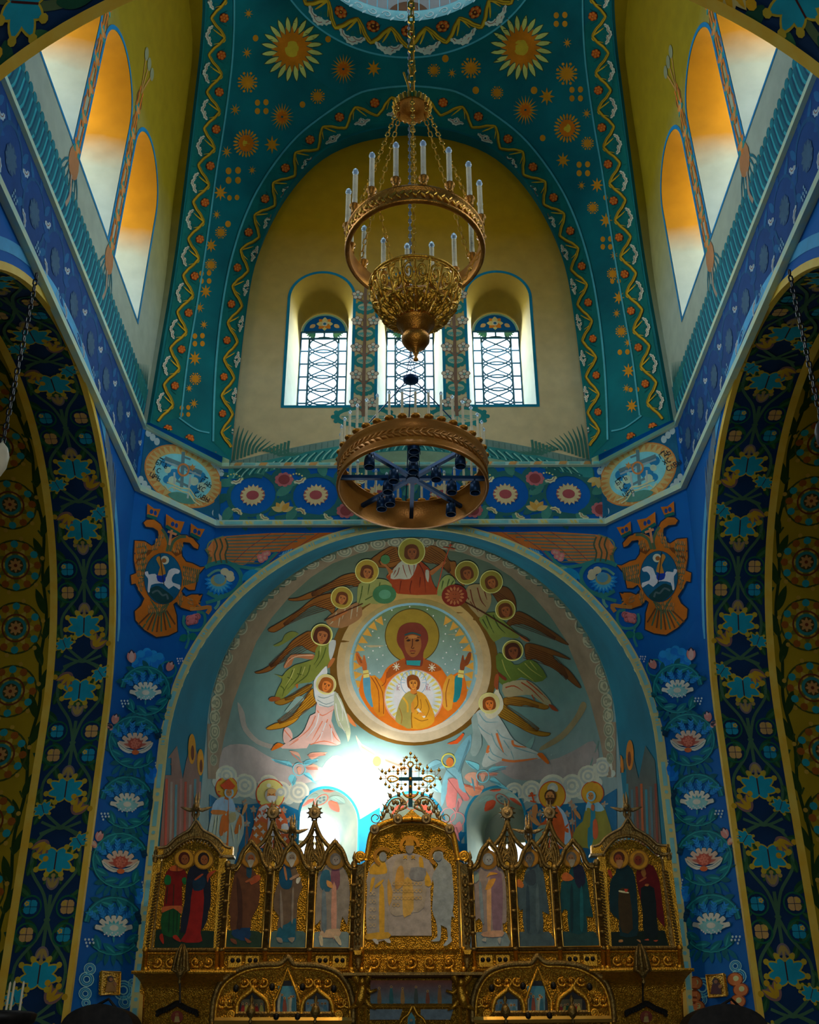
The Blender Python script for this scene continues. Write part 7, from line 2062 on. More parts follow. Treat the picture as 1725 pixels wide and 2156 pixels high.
def scene_paint(K0, cols, seed):
    def f(m):
        rnd = random.Random(seed); (x0, y0, x1, y1) = K0
        m.poly([(x0, y0), (x1, y0), (x1, y1), (x0, y1)], cols[0], 1, c2=cols[1])
        for k in range(6):
            x = x0 + (x1 - x0) * (.1 + .15 * k) + rnd.uniform(-2, 2); h = (y1 - y0) * rnd.uniform(.45, .7); c = cols[2 + k % (len(cols) - 2)]
            m.poly([(x - 4, y1 - 1), (x - 3.4, y1 - h * .7), (x - 1.5, y1 - h), (x + 1.5, y1 - h), (x + 3.4, y1 - h * .7), (x + 4.5, y1 - 1)], c, 2 + k * .5, 2); m.disc(x, y1 - h - 2, 2.8, (170, 140, 84), 5, None, 9); m.disc(x, y1 - h - 2, 1.7, (110, 64, 36), 6, None, 7)
    return f


def half(cx_, bw): return sm([(cx_ - bw + 3, 2132), (cx_ - bw + 4, 2118), (cx_ - bw * .72, 2104), (cx_ - 5, 2092), (cx_, 2087), (cx_ + 5, 2092), (cx_ + bw * .72, 2104), (cx_ + bw - 4, 2118), (cx_ + bw - 3, 2132)], 2, False)


PENT = [(582, 2132), (584, 2106), (596, 2067), (614, 2067), (626, 2106), (628, 2132)]
for sx, side in ((0, 'left'), (1, 'right')):
    fx = lambda P: [(1734 - x, y) for x, y in P] if sx else P
    bx = lambda a, b, c, d: (1734 - c, b, 1734 - a, d) if sx else (a, b, c, d)
    icon('icon', 'small arched icon with a red and green scene under the %s lower gable, outer side' % side, fx(half(532, 32.5)), scene_paint(bx(508, 2104, 556, 2132), ((96, 90, 60), (70, 60, 40), (130, 30, 16), (150, 140, 60), (20, 70, 50), (110, 50, 30)), 3 + sx), d0=.13, mt=M_BLACK)
    icon('icon', 'small five-sided icon of robed figures at the middle of the %s lower gable' % side, fx(PENT), scene_paint(bx(586, 2076, 624, 2132), ((60, 124, 140), (84, 110, 110), (150, 150, 130), (40, 90, 104), (120, 60, 40), (110, 130, 120)), 8 + sx), d0=.13, mt=M_BLACK)
    icon('icon', 'small arched icon in pale blue under the %s lower gable, inner side' % side, fx(half(668, 32)), scene_paint(bx(644, 2104, 692, 2132), ((96, 130, 140), (104, 124, 132), (84, 110, 120), (60, 104, 116), (120, 130, 130), (110, 100, 104)), 12 + sx), d0=.13, mt=M_BLACK)
# centre of the lower tier
mb = MB(); mb.box(*[v for v in (onY(722, 2047, YI - .5).x, -onY(722, 2047, YI - .5).x, YI - .5, YI, onY(866, 2053, YI - .5).z, onY(866, 2047, YI - .5).z)]); mb.build('canopy', M_DARKGOLD, scr)
icon('icon', 'wide icon of haloed figures at a long table below the centre canopy', sm([(777, 2114), (778, 2078), (784, 2066), (796, 2063), (866, 2062), (936, 2063), (948, 2066), (954, 2078), (955, 2114)], 1), scene_paint((780, 2064, 952, 2113), ((110, 50, 16), (70, 110, 120), (130, 90, 40), (30, 90, 90), (150, 110, 50), (60, 70, 60), (120, 60, 30)), 20), d0=.02)
mb = MB(); seg(mb, [(752, 2118), (872, 2118)], .03, .06, 6, 0); both(mb, 'moulding', M_GOLD)
mb = MB(); seg(mb, [(842, 2156), (850, 2143), (860, 2135), (869, 2116)], .022, .08, 6); both(mb, 'arch_moulding', M_GOLD, True)
for nm_, x0, x1, lb in (('icon', 777, 850, 'low grey blue icon strip left of the centre ogee, bottom edge'), ('icon', 884, 957, 'low grey blue icon strip right of the centre ogee, bottom edge')):
    icon(nm_, lb, [(x0, 2148), (x0, 2124), (x1, 2124), (x1, 2138), (x1 - 8 if x0 < 800 else x1, 2148)], lambda m, a=x0, b=x1: m.poly([(a + 2, 2147), (a + 2, 2125), (b - 2, 2125), (b - 9, 2147)], (92, 110, 116), 2), d0=.02)
icon('icon', 'narrow icon under the centre ogee arch of the lower tier', [(856, 2175), (857, 2142), (866, 2128), (876, 2142), (877, 2175)], lambda m: (m.poly([(858, 2170), (859, 2143), (866, 2131), (874, 2143), (875, 2170)], (60, 120, 126), 2), m.disc(866, 2148, 3, (150, 120, 80), 3), m.poly([(862, 2168), (863, 2151), (870, 2151), (871, 2168)], (40, 90, 100), 3)), d0=.02)
for x in (754, 770): mb = MB(); seg(mb, [(x, 2060), (x, 2170)], .03, .05, 6, 0); both(mb, 'post', M_GOLD)


def angel(cx_, cy_, g):
    c = onY(cx_, cy_, YI - .3); S = .0083; mb = MB()
    f = lambda x, y, d=0: (c.x + g * x * S, c.y - d, c.z - y * S)
    mb.tube([f(-2, -12), f(0, 0), f(3, 12), f(8, 24)], [.05, .07, .08, .05], 8)
    for P, r in (([f(2, -10), f(12, -22), f(24, -34)], [.05, .06, .006]), ([f(-4, -10), f(-12, -26), f(-16, -40)], [.05, .055, .006]), ([f(0, 8), f(10, 22), f(24, 30)], [.06, .05, .008]), ([f(-4, -6), f(-14, 2), f(-26, -2)], [.04, .03, .02]), ([f(-2, 10), f(-12, 22), f(-24, 30)], [.05, .04, .008]), ([f(4, -6), f(10, 2), f(4, 10)], [.034, .03, .02])): mb.tube(P, r, 6, False, .6)
    o = mb.build('angel_figure', M_GOLD, scr, True)
    h = MB(); h.ball(f(0, -15, .06), .052, 10, 6, 1.2); h.build('head', M_GOLD, o, True)


angel(763, 2086, -1); angel(971, 2088, 1)
# round icons at the foot, under beaded hoods
for sx in (0, 1):
    x = 373 if not sx else 1361
    icon('icon', 'round framed icon below a dark beaded hood at the %s' % ('lower left canopy' if not sx else 'lower right canopy'), [(x + 15 * cos(k * .35), 2141 + 15 * sin(k * .35)) for k in range(18)], lambda m, x=x: (m.disc(x, 2141, 13, (110, 40, 20), 1), m.poly([(x - 6, 2152), (x - 4, 2140), (x + 4, 2140), (x + 6, 2152)], (150, 130, 70), 2), m.disc(x, 2136, 4, (130, 80, 40), 3)), d0=.1)
    P = [(x - 42, 2134), (x - 38, 2130), (x - 22, 2124), (x - 8, 2116), (x, 2112), (x + 8, 2116), (x + 22, 2124), (x + 38, 2130), (x + 42, 2134)]
    mb = MB(); seg(mb, P, .04, .22, 6)
    for p in sm(P, 3, False): mb.ball(onY(p[0], p[1] + 3, YI - .24), .03, 6, 4)
    o = mb.build('beaded_hood', M_BLACK, scr)

# --- the cross above the screen ------------------------------------------------------------
cr = empty('altar_cross', (0, YI, onY(866, 1724, YI).z), 'blue enamelled cross with gilt beads on wires above the centre icon', 'cross')
M_ENAMEL = mottled('blue_enamel', (.01, .06, .10), (.03, .14, .20), 60, .3, .3)
K8 = KZ(740, 1570, .1507)
mb = MB()
mb.prism(xz([(861, 1616), (868, 1616), (869, 1700), (860, 1700)], .05), YI - .07, YI - .03); mb.prism(xz([(840, 1636.5), (890, 1636.5), (890, 1644), (840, 1644)], .05), YI - .065, YI - .035); mb.build('cross_body', M_ENAMEL, cr)
mb = MB()
for P in ([(840, 1640), (832, 1635), (822, 1634), (816, 1640), (822, 1646), (832, 1645), (840, 1640)], [(890, 1640), (898, 1635), (908, 1634), (914, 1640), (908, 1646), (898, 1645), (890, 1640)], [(864, 1617), (859, 1611), (860, 1606), (864, 1604), (869, 1606), (870, 1611), (864, 1617)]): seg(mb, P, .014, .06, 6, 3)
for x, y in ((864.5, 1640), (864.5, 1657), (864.5, 1674)): mb.ball(onY(x, y, YI - .08), .03, 8, 5)
seg(mb, [(848, 1667), (853, 1675), (864.5, 1680), (876, 1675), (881, 1667)], .018, .06, 6); mb.build('gilt_mounts', M_GOLD, cr, True)
wires = MB()
for s_ in ('860,460 380,460', '860,460 1270,465', '480,340 480,580', '1170,350 1170,560', '590,280 590,650', '700,310 700,610', '945,310 945,610', '1060,290 1060,640', '480,360 780,355', '880,355 1170,360', '480,578 700,575', '620,540 760,540', '900,540 1020,540', '940,580 1170,578', '720,165 930,165', '650,260 780,260', '860,262 1000,262', '825,80 825,260', '740,170 740,340', '912,170 912,330', '370,310 650,640', '1230,370 1000,640'):
    wires.tube(q3(K8(s_), .05), .006, 4)
wires.build('wires', M_BRONZE, cr)
for x, y in T('410,460 1240,465 478,385 478,540 590,300 590,625 700,325 700,600 948,325 945,600 1060,305 1058,628 530,352 650,390 650,352 755,390 1000,385 1005,352 1115,355 1110,580 1165,550 530,578 650,540 755,540 890,540 1000,545 640,578 770,165 885,165 740,208 912,208 695,258 960,260 740,315 912,310 828,110 430,360 1225,345 545,500 1100,495'):
    c = onY(*K8('%g,%g' % (x, y))[0], YI - .05); beads = MB().ball(c, .026, 7, 5)
    if (x + y) % 3 < 2: beads.tube([(c.x, c.y, c.z + .02), (c.x, c.y, c.z + .055)], [.014, .002], 5)
    beads.build('bead', M_GOLD, cr, True)
sc_ = MB()
for g in (-1, 1):
    X = lambda s_: [(864.5 + g * (x - 864.5), y) for x, y in K8(s_)]
    for s_, r in (('870,860 940,760 1040,740 1120,800 1160,900 1200,1010', .014), ('880,800 960,720 1060,710 1150,790 1200,900 1230,1010 1290,1080 1360,1060 1370,1000 1320,960 1270,1000 1300,1040', .009), ('880,820 960,830 1010,930 1060,950', .02), ('880,860 960,900 1040,920', .02)): sc_.tube(q3(sm(X(s_), 3, False), .05), r, 5)
    for s_ in ('950,790', '1010,800', '1060,800', '1080,880', '1150,910', '1180,860', '1210,960', '990,680', '1110,700', '1230,1015', '1090,980'):
        p = X(s_)[0]; c = onY(*p, YI - .06); sc_.ball(c, .032, 7, 5, 1.2); sc_.tube([(c.x, c.y, c.z), (c.x + g * .05, c.y, c.z + .06)], [.02, .003], 5)
    for k in range(8): p = X('%d,%d' % (1130 + 14 * k, 770 + 32 * k))[0]; sc_.tube(q3([p, (p[0] + g * 4, p[1] - 2)], .05), [.014, .003], 5)
sc_.build('scroll_branches', M_BRONZE, cr, True)
# ================================================================== chandeliers
M_CANDLE = mottled('candle_sleeve', (.74, .64, .40), (.86, .77, .52), 8, .5)
bm_, nt, b = mat('lamp_bulb', (.62, .80, .90), .12); b.inputs['Transmission Weight'].default_value = .35; b.inputs['IOR'].default_value = 1.3; M_BULB = bm_
M_COPPER = mottled('coppery_brass', (.36, .13, .015), (.66, .28, .03), 6, .36, .75, .35, 70)
M_WOODY = mottled('stained_copper', (.40, .15, .02), (.50, .20, .03), 4, .35, .35, .15, 30)
M_STEEL = mottled('blue_steel', (.006, .03, .09), (.01, .05, .13), 6, .4, .4)
M_CABLE = mottled('steel_cable', (.16, .18, .20), (.30, .32, .34), 60, .4, .6)


def chain(mb, a, b, r=.006, link=.075):
    a, b = Vector(a), Vector(b); n = max(2, int((b - a).length / link)); d = (b - a).normalized()
    u = d.cross(Vector((0, 1, .3))).normalized(); v = d.cross(u)
    for k in range(n):
        c = a.lerp(b, (k + .5) / n); s = u if k % 2 else v; L = link * .62; W = link * .24
        mb.tube([c + d * L * .9, c + d * L * .5 + s * W, c - d * L * .5 + s * W, c - d * L * .9, c - d * L * .5 - s * W, c + d * L * .5 - s * W], r, 4, True)


YC1, RC1 = 11.0, .90
z_t, z_b = 9.95, 9.69
T1 = R(4)


def tilt1(mb): mb.v = [(x, y, z - (y - YC1) * sin(T1)) for x, y, z in mb.v]; return mb


ch1 = empty('chandelier', (0.06, YC1, z_b - 1.8), 'gilded ring chandelier with tall white candles and pierced bowl, upper of two', 'chandelier')
X1 = onY(874, 505, YC1).x
c = (X1, YC1, 0)
mb = MB(); mb.lathe([(RC1 - .035, z_b), (RC1 + .015, z_b), (RC1 + .03, z_b + .03), (RC1 + .005, z_b + .05), (RC1 + .005, z_t - .05), (RC1 + .03, z_t - .03), (RC1 + .03, z_t), (RC1 - .035, z_t), (RC1 - .035, z_b)], c, 72, cap=False)
tilt1(mb).build('ring', M_COPPER, ch1, True)
mb = MB()
for k in range(110):                                          # leaf relief round the ring
    a = 2 * PI * k / 110; s = 1 if k % 2 else -1
    p = lambda aa, z: (c[0] + (RC1 + .012) * cos(aa), c[1] + (RC1 + .012) * sin(aa), z)
    mb.tube([p(a, (z_t + z_b) / 2), p(a + .035, (z_t + z_b) / 2 + s * .035), p(a + .055, (z_t + z_b) / 2 + s * .06)], [.012, .02, .003], 5)
tilt1(mb).build('leaf_relief', M_GOLD, ch1, True)


def candle_mesh(h, r, tw):
    """sleeve with turned ridges, on the z axis"""
    pr = [(r * 1.05, 0), (r * 1.05, h * .25)]
    n = 16
    for k in range(n): z = h * (.25 + .75 * k / n); pr += [(r * .86, z + .001), (r * 1.06, z + h * .75 / n * .5), (r * .86, z + h * .75 / n * .98)]
    return MB().lathe(pr, (0, 0, 0), tw)


def put(me, name, mt, parent, loc):
    o = bpy.data.objects.new(name, me); COL.objects.link(o); o.location = (loc[0], loc[1], loc[2] + E); adopt(o, parent); return o


def mesh_of(mb, name, mt, smooth=True):
    me = bpy.data.meshes.new(name); me.from_pydata(mb.v, [], mb.f); me.materials.append(mt)
    if smooth: me.polygons.foreach_set('use_smooth', [True] * len(me.polygons))
    return me


def bulb_mb(r, h): return MB().lathe([(r * .45, 0), (r * .8, h * .15), (r, h * .4), (r * .8, h * .68), (r * .35, h * .9), (.0005, h)], (0, 0, 0), 10)


def candles(root, cx_, cy_, zf, Rr, n, h, r, cup_mb, mt_cup, a0=0.0):
    me_c = mesh_of(candle_mesh(h, r, 9), 'candle', M_CANDLE, False); me_b = mesh_of(bulb_mb(r * 1.3, r * 3.8), 'bulb', M_BULB); me_k = mesh_of(cup_mb, 'candle_cup', mt_cup)
    top = max(v[2] for v in cup_mb.v)
    for k in range(n):
        a = a0 + 2 * PI * k / n; x, y = cx_ + Rr * cos(a), cy_ + Rr * sin(a); z = zf(a)
        cu = put(me_k, 'candle_cup', mt_cup, root, (x, y, z))
        ca = put(me_c, 'candle', M_CANDLE, root, (x, y, z + top * .8))
        bu = put(me_b, 'bulb', M_BULB, ca, (x, y, z + top * .8 + h))


cup = MB().lathe([(.02, 0), (.05, .01), (.03, .035), (.045, .05), (.045, .11), (.07, .13), (.066, .15), (.03, .15)], (0, 0, 0), 12)
candles(ch1, c[0], c[1], lambda a: z_t - RC1 * sin(a) * sin(T1), RC1, 16, .56, .034, cup, M_COPPER, .12)
# pierced bowl: ribs, rings, scrolls and leaves
RB1, zr, zn = .585, 9.16, 8.52


def bowl(a, t):        # t 0 at the rim, 1 at the neck
    f = t * R(70); r = RB1 * cos(f); return Vector((c[0] + r * cos(a), c[1] + r * sin(a), zr - .655 * sin(f)))


mb = MB(); N = 10
for t, r in ((0, .022), (.05, .012), (.55, .012), (.97, .02)): mb.tube([bowl(2 * PI * k / 60, t) for k in range(60)], r, 6, True)
for k in range(N): mb.tube([bowl(2 * PI * k / N, t / 12) for t in range(13)], .018, 6)
for k in range(N):
    a0 = 2 * PI * (k + .5) / N; w_ = PI / N
    for g in (-1, 1):
        P = []
        for q in range(20): t = q / 19; an = g * (1.2 + 2 * PI * 1.5 * t); rr = .42 * (1 - .8 * t); P.append(bowl(a0 + g * w_ * .5 + w_ * rr * cos(an), .27 + .24 * rr * sin(an) * 1.6))
        mb.tube(P, .019, 5, False, .6)
        for (u0, t0, u1, t1) in ((.05, .5, .75, .36), (.1, .6, .8, .52), (.1, .52, .5, .75), (.5, .58, .9, .75), (.15, .8, .7, .66), (.2, .9, .8, .85), (.1, .1, .6, .06), (.85, .3, .55, .5), (.3, .62, .45, .95), (.7, .78, .75, .95)):
            A, B = bowl(a0 + g * w_ * u0, t0), bowl(a0 + g * w_ * u1, t1); mb.tube([A, bowl(a0 + g * w_ * (u0 * .5 + u1 * .5 + .08), (t0 + t1) / 2), B], [.008, .040, .008], 5, False, .45)
    mb.tube([bowl(a0, .08), bowl(a0, .5), bowl(a0, .95)], [.01, .014, .008], 5)
mb.build('pierced_bowl', M_GOLD, ch1, True)
zn2 = onY(875, 745, YC1).z
mb = MB(); mb.lathe([(.10, 8.60), (.24, 8.59), (.245, 8.54), (.20, 8.52), (.17, 8.44), (.13, 8.40), (.12, 8.385), (.16, 8.37), (.18, 8.33), (.175, 8.27), (.13, 8.20), (.06, 8.165), (.055, 8.15), (.035, 8.09), (.014, 8.03), (.03, 8.01), (.032, 7.985), (.002, 7.965)], c, 24); mb.build('finial', M_COPPER, ch1, True)
# upper dish with crown, chains and stem chain
zc1 = onY(868, 232, YC1).z; X2 = onY(868, 232, YC1).x
mb = MB(); mb.lathe([(.03, zc1 + .09), (.1, zc1 + .08), (.2, zc1 + .05), (.245, zc1), (.23, zc1 - .01), (.12, zc1 + .05), (.03, zc1 + .06)], (X2, YC1, 0), 28); mb.build('dish', M_COPPER, ch1, True)
mb = MB()
for k in range(22):
    a = 2 * PI * k / 22; mb.tube([(X2 + .235 * cos(a), YC1 + .235 * sin(a), zc1), (X2 + .26 * cos(a), YC1 + .26 * sin(a), zc1 + .07), (X2 + .24 * cos(a), YC1 + .24 * sin(a), zc1 + .13)], [.03, .034, .008], 6)
mb.build('crown_rim', M_GOLD, ch1, True)
for k in range(6):
    a = PI / 6 + 2 * PI * k / 6; mb = MB(); chain(mb, (X2 + .2 * cos(a), YC1 + .2 * sin(a), zc1 + .03), (c[0] + (RC1 - .02) * cos(a), c[1] + (RC1 - .02) * sin(a), z_t - RC1 * sin(a) * sin(T1)), .010, .10); mb.build('chain', M_GOLD, ch1)
for k in range(3):
    a = PI / 2 + .5 + 2 * PI * k / 3; mb = MB(); A = (c[0] + (RC1 - .03) * cos(a), c[1] + (RC1 - .03) * sin(a), z_b + .05 - RC1 * sin(a) * sin(T1)); B = bowl(a, 0); chain(mb, A, B, .007, .085); mb.ball(Vector(A).lerp(B, .55), .028, 8, 5); mb.build('bowl_chain', M_GOLD, ch1)
mb = MB(); chain(mb, (X2, YC1, zc1 + .09), (X2 - .02, YC1, 21.0), .02, .16); mb.tube([(X2 + .03, YC1, zc1 + .09), (X2 + .01, YC1, 21)], .012, 5)
mb.build('stem_chain', M_GOLD, ch1)
mb = MB(); mb.tube([(X2 - .02, YC1, 13.1), (X2 + .05, YC1, 13.18), (X2 + .03, YC1, 13.35), (X2 - .04, YC1, 13.3)], .014, 6, True); mb.tube([(X2, YC1, zc1 + .1), (X2 - .06, YC1, 12.9), (X2 - .12, YC1, 13.15)], .016, 5); mb.build('hook', M_GOLD, ch1)

# --- the lower ring with spotlights
YC2, RC2 = 15.0, 1.185
TL = R(5)
ch2 = empty('chandelier', (.02, YC2, 8.2), 'broad copper ring chandelier with many thin candles and spotlights, lower of two', 'chandelier')
X3 = onY(869, 1000, YC2).x; zm = 8.62


def tl(x, y, z):       # the ring hangs a little out of level
    return (X3 + x, YC2 + y * cos(TL) + z * sin(TL), zm - y * sin(TL) + z * cos(TL))


def tlmb(mb): mb.v = [tl(*v) for v in mb.v]; return mb


h2 = .245
mb = MB(); mb.lathe([(RC2 - .02, -h2), (RC2 + .02, -h2), (RC2 + .028, -h2 + .03), (RC2 + .012, -h2 + .05), (RC2 + .012, -h2 + .09), (RC2, -h2 + .1), (RC2, h2 - .1), (RC2 + .012, h2 - .09), (RC2 + .012, h2 - .05), (RC2 + .028, h2 - .03), (RC2 + .028, h2), (RC2 - .10, h2), (RC2 - .10, h2 - .02), (RC2 - .02, h2 - .03), (RC2 - .02, -h2)], (0, 0, 0), 96, cap=False)
tlmb(mb).build('ring', M_WOODY, ch2, True)
mb = MB()
for k in range(72):
    a = 2 * PI * k / 72; p = lambda aa, z: ((RC2 + .004) * cos(aa), (RC2 + .004) * sin(aa), z)
    mb.tube([p(a, 0), p(a + .09, .0)], .008, 5)
    for g in (-1, 1): mb.tube([p(a, 0), p(a + .045, g * .055), p(a + .10, g * .075)], [.008, .022, .003], 5)
tlmb(mb).build('leaf_relief', M_WOODY, ch2, True)
cup2 = MB().lathe([(.02, 0), (.055, .01), (.075, .035), (.07, .06), (.045, .075), (.02, .075)], (0, 0, 0), 12)
NC = 36
candles(ch2, X3, YC2, lambda a: zm - RC2 * sin(a) * sin(TL) + h2, RC2 - .02, NC, .42, .021, cup2, M_COPPER, .04)
mb = MB(); mb.lathe([(.02, -.02), (.10, -.02), (.11, 0), (.11, .1), (.02, .1)], (0, 0, -.06), 18); tlmb(mb).build('hub', M_STEEL, ch2)
spots = {0: (.55, .88), 1: (.8,), 2: (), 3: (.45, .62), 4: (.35,), 5: (.38, .85), 6: (.5, .8, .97), 7: (.45, .9)}
for k in range(8):
    a = 2 * PI * k / 8 + .02; mb = MB(); u = Vector((cos(a), sin(a), 0)); v = Vector((-sin(a), cos(a), 0)); V = []
    for r in (.1, RC2 - .03):
        for sx, sz in ((-.032, -.06), (.032, -.06), (.032, 0), (-.032, 0)): V.append(tuple(u * r + v * sx + Vector((0, 0, sz))))
    mb.add(V, [(0, 1, 2, 3), (4, 7, 6, 5), (0, 4, 5, 1), (1, 5, 6, 2), (2, 6, 7, 3), (3, 7, 4, 0)])
    tlmb(mb).build('spoke', M_STEEL, ch2)
    for t in spots[k]:
        p = u * (t * RC2 * .95); sp_ = MB(); z0 = -.12
        for g in (-1, 1): sp_.tube([tuple(p + v * g * .09 + Vector((0, 0, z0 + .02))), tuple(p + v * g * .097 + Vector((0, 0, z0 - .10)))], .008, 4)
        sp_.tube([tuple(p + v * -.07 + Vector((0, 0, z0 + .02))), tuple(p + v * .07 + Vector((0, 0, z0 + .02)))], .009, 4); sp_.tube([tuple(p + Vector((0, 0, -.05))), tuple(p + Vector((0, 0, z0 + .02)))], .016, 5)
        o = tlmb(sp_).build('spotlight', M_STEEL, ch2)
        cn = MB(); cn.lathe([(.03, z0 + .01), (.072, z0 - .0), (.082, z0 - .07), (.086, z0 - .19), (.076, z0 - .19), (.066, z0 - .13), (.001, z0 - .13)], tuple(p), 14); tlmb(cn).build('lamp_housing', M_STEEL, o, True)
zd = onY(865, 800, YC2).z; X4 = X3 - .02
mb = MB(); mb.lathe([(.01, zd + .1), (.06, zd + .09), (.135, zd + .03), (.13, zd - .02), (.09, zd - .05), (.02, zd - .07), (.002, zd - .09)], (X4, YC2, 0), 20); mb.build('dish', M_STEEL, ch2, True)
for k in range(3):
    a = PI / 2 + 2 * PI * k / 3 + .1; mb = MB(); mb.tube([(X4 + .08 * cos(a), YC2 + .08 * sin(a), zd - .04), tl((RC2 - .06) * cos(a), (RC2 - .06) * sin(a), h2)], .010, 5); mb.build('stay_rod', M_STEEL, ch2)
    mb = MB(); chain(mb, (X4 + .09 * cos(a), YC2 + .09 * sin(a), zd + .06), (X4 + .012 * cos(a), YC2 + .012 * sin(a), zd + .55), .007, .06); mb.build('chain', M_STEEL, ch2)
mb = MB(); chain(mb, (X4, YC2, zd + .5), (X4 - .01, YC2, 21.0), .012, .09); mb.tube([(X4, YC2, zd + .5), (X4 - .01, YC2, 21)], .012, 5); mb.build('cable', M_CABLE, ch2)

# the spotlights that are lit: warm beams on the icon screen
for k, (x, tx, pw) in enumerate(((-.9, -2.6, 200), (-.3, -.6, 230), (.3, .8, 200), (.9, 2.6, 150))):
    l = bpy.data.lights.new('spot_beam', 'SPOT'); l.energy = pw; l.color = (1.0, .70, .34); l.spot_size = R(60); l.spot_blend = .9; l.shadow_soft_size = .06
    o = bpy.data.objects.new('spot_beam', l); COL.objects.link(o); o.location = (X3 + x, YC2 - .5, 8.2 + E)
    o.rotation_euler = (Vector((tx, YI, 2.0)) - Vector((X3 + x, YC2 - .5, 8.2))).to_track_quat('-Z', 'Y').to_euler()
# added beam standing in for window glare that burns out a patch of apse wall
l = bpy.data.lights.new('spot_beam', 'SPOT'); l.energy = 12500; l.color = (1.0, .97, .9); l.spot_size = R(21); l.spot_blend = 1.0; l.shadow_soft_size = .06
o = bpy.data.objects.new('spot_beam', l); COL.objects.link(o); o.location = (X3 - .2, YC2 + .2, 8.12 + E)
o.rotation_euler = (Vector((-.86, 23.2, 5.5)) - Vector((X3 - .2, YC2 + .2, 8.12))).to_track_quat('-Z', 'Y').to_euler()
# ================================================================== drum railing
rl = MB(); N = 64
rail = empty('railing', (0, YR, ZI + .34), 'pale blue iron railing round the opening of the drum', 'railing')
M_RAIL = mottled('pale_iron', L3((100, 170, 190), 1.3), L3((120, 184, 200), 1.3), 5, .5)
for k in range(N):
    a = 2 * PI * k / N; x, y = (RI + .05) * cos(a), YR + (RI + .05) * sin(a)
    mb = MB(); mb.tube([(x, y, ZI + .33), (x, y, ZI + 1.35)], .03 if k % 8 == 0 else .013, 5); mb.build('baluster', M_RAIL, rail)
mb = MB()
for z in (ZI + .36, ZI + 1.35): mb.tube([((RI + .05) * cos(2 * PI * k / 72), YR + (RI + .05) * sin(2 * PI * k / 72), z) for k in range(72)], .025, 5, True)
mb.build('rail', M_RAIL, rail)
P = [(x, z) for x, z in arch(0, .5, ZI + .4, ZI + 1.4, 14)]
mb = MB(); mb.prism(P, YR + RI + .93, YR + RI + 1.02); o = mb.build('door_1', mottled('brown_door', L3((90, 50, 10), 1.6), L3((70, 40, 8), 1.6), 4, .6)); o['kind'] = 'structure'

# ================================================================== small things on and before the piers
for sx, lab in ((0, 'small gilt-covered icon on the blue pier to the left of the screen'), (1, 'small gilt-covered icon with red paint on the blue pier to the right of the screen')):
    xs = (207, 246, 244, 205) if not sx else (1495, 1531, 1537, 1501)
    ys = (2046, 2048, 2094, 2094) if not sx else (2054, 2051, 2096, 2100)
    H = [low(x, y) for x, y in zip(xs, ys)]; n_ = H[0][1]; P = [h[0] + n_ * .02 for h in H]; Q = [h[0] + n_ * .06 for h in H]
    cc = sum((h[0] for h in H), Vector()) / 4
    root = empty('icon', (cc.x, cc.y, cc.z - .2), lab, 'icon')
    obj('board', [tuple(p) for p in P + Q], [(0, 3, 2, 1), (4, 5, 6, 7), (0, 1, 5, 4), (1, 2, 6, 5), (2, 3, 7, 6), (3, 0, 4, 7)], M_CHASED, root)
    m = Mural(lambda x, y: (low(x, y)[0] + n_ * .062, n_), None, 1.9); cx_, cy2 = sum(xs) / 4, sum(ys) / 4
    m.poly([(cx_ - 12, cy2 + 18), (cx_ - 8, cy2 - 4), (cx_ + 8, cy2 - 6), (cx_ + 12, cy2 + 18)], (120, 84, 20) if not sx else (60, 14, 12), 1); m.disc(cx_ - 1, cy2 - 9, 7, (40, 24, 14), 2); m.disc(cx_, cy2 - 8, 4, (130, 80, 40), 3); m.disc(cx_ + 9, cy2 + 2, 4, (130, 84, 40), 3)
    m.build('painted_figure', root, None, False, ICONP)
    fr = MB(); fr.tube([tuple(q) for q in Q], .02, 5, True); fr.build('frame', M_GOLD, root)
# hanging oil lamps before the canopies
for x, y0, y1, lab in ((379, 2054, 2112, 'hanging oil lamp on a long rod before the left canopy'), (1354, 2054, 2112, 'hanging oil lamp on a long rod before the right canopy'), (528, 2137, 2175, 'dark hanging lamp below the left lower gable'), (664, 2137, 2175, 'dark hanging lamp below the inner arch of the left gable'), (1206, 2137, 2175, 'dark hanging lamp below the right lower gable'), (1065, 2137, 2175, 'dark hanging lamp below the inner arch of the right gable')):
    Yl = YI - .8; a, b2_ = onY(x, y0, Yl), onY(x, y1, Yl); lp = empty('oil_lamp', (a.x, Yl, b2_.z), lab, 'lamp')
    mb = MB(); mb.tube([a, b2_], .014, 5)
    if y1 < 2130: mb.tube([a, (a.x, Yl, a.z + .10), (a.x, YI - .62, a.z + .02)], .016, 5)
    mb.build('rod', M_BLACK, lp)
    mb = MB(); mb.lathe([(.004, .26), (.03, .2), (.012, .14), (.05, .1), (.07, .03), (.04, -.02), (.012, -.05), (.03, -.08), (.004, -.13)], (a.x, Yl, a.z), 12); mb.build('oil_cup', M_DARKGOLD, lp, True)
    if y1 < 2130:
        mb = MB()
        for k in range(7): an = 2 * PI * k / 7; mb.tube([(a.x, Yl, a.z + .02), (a.x + .11 * cos(an), Yl + .11 * sin(an), a.z + .07), (a.x + .07 * cos(an), Yl + .07 * sin(an), a.z + .30), (a.x + .02 * cos(an), Yl, a.z + .42)], [.02, .03, .02, .004], 5)
        mb.build('leaf_crown', M_DARKGOLD, lp, True)
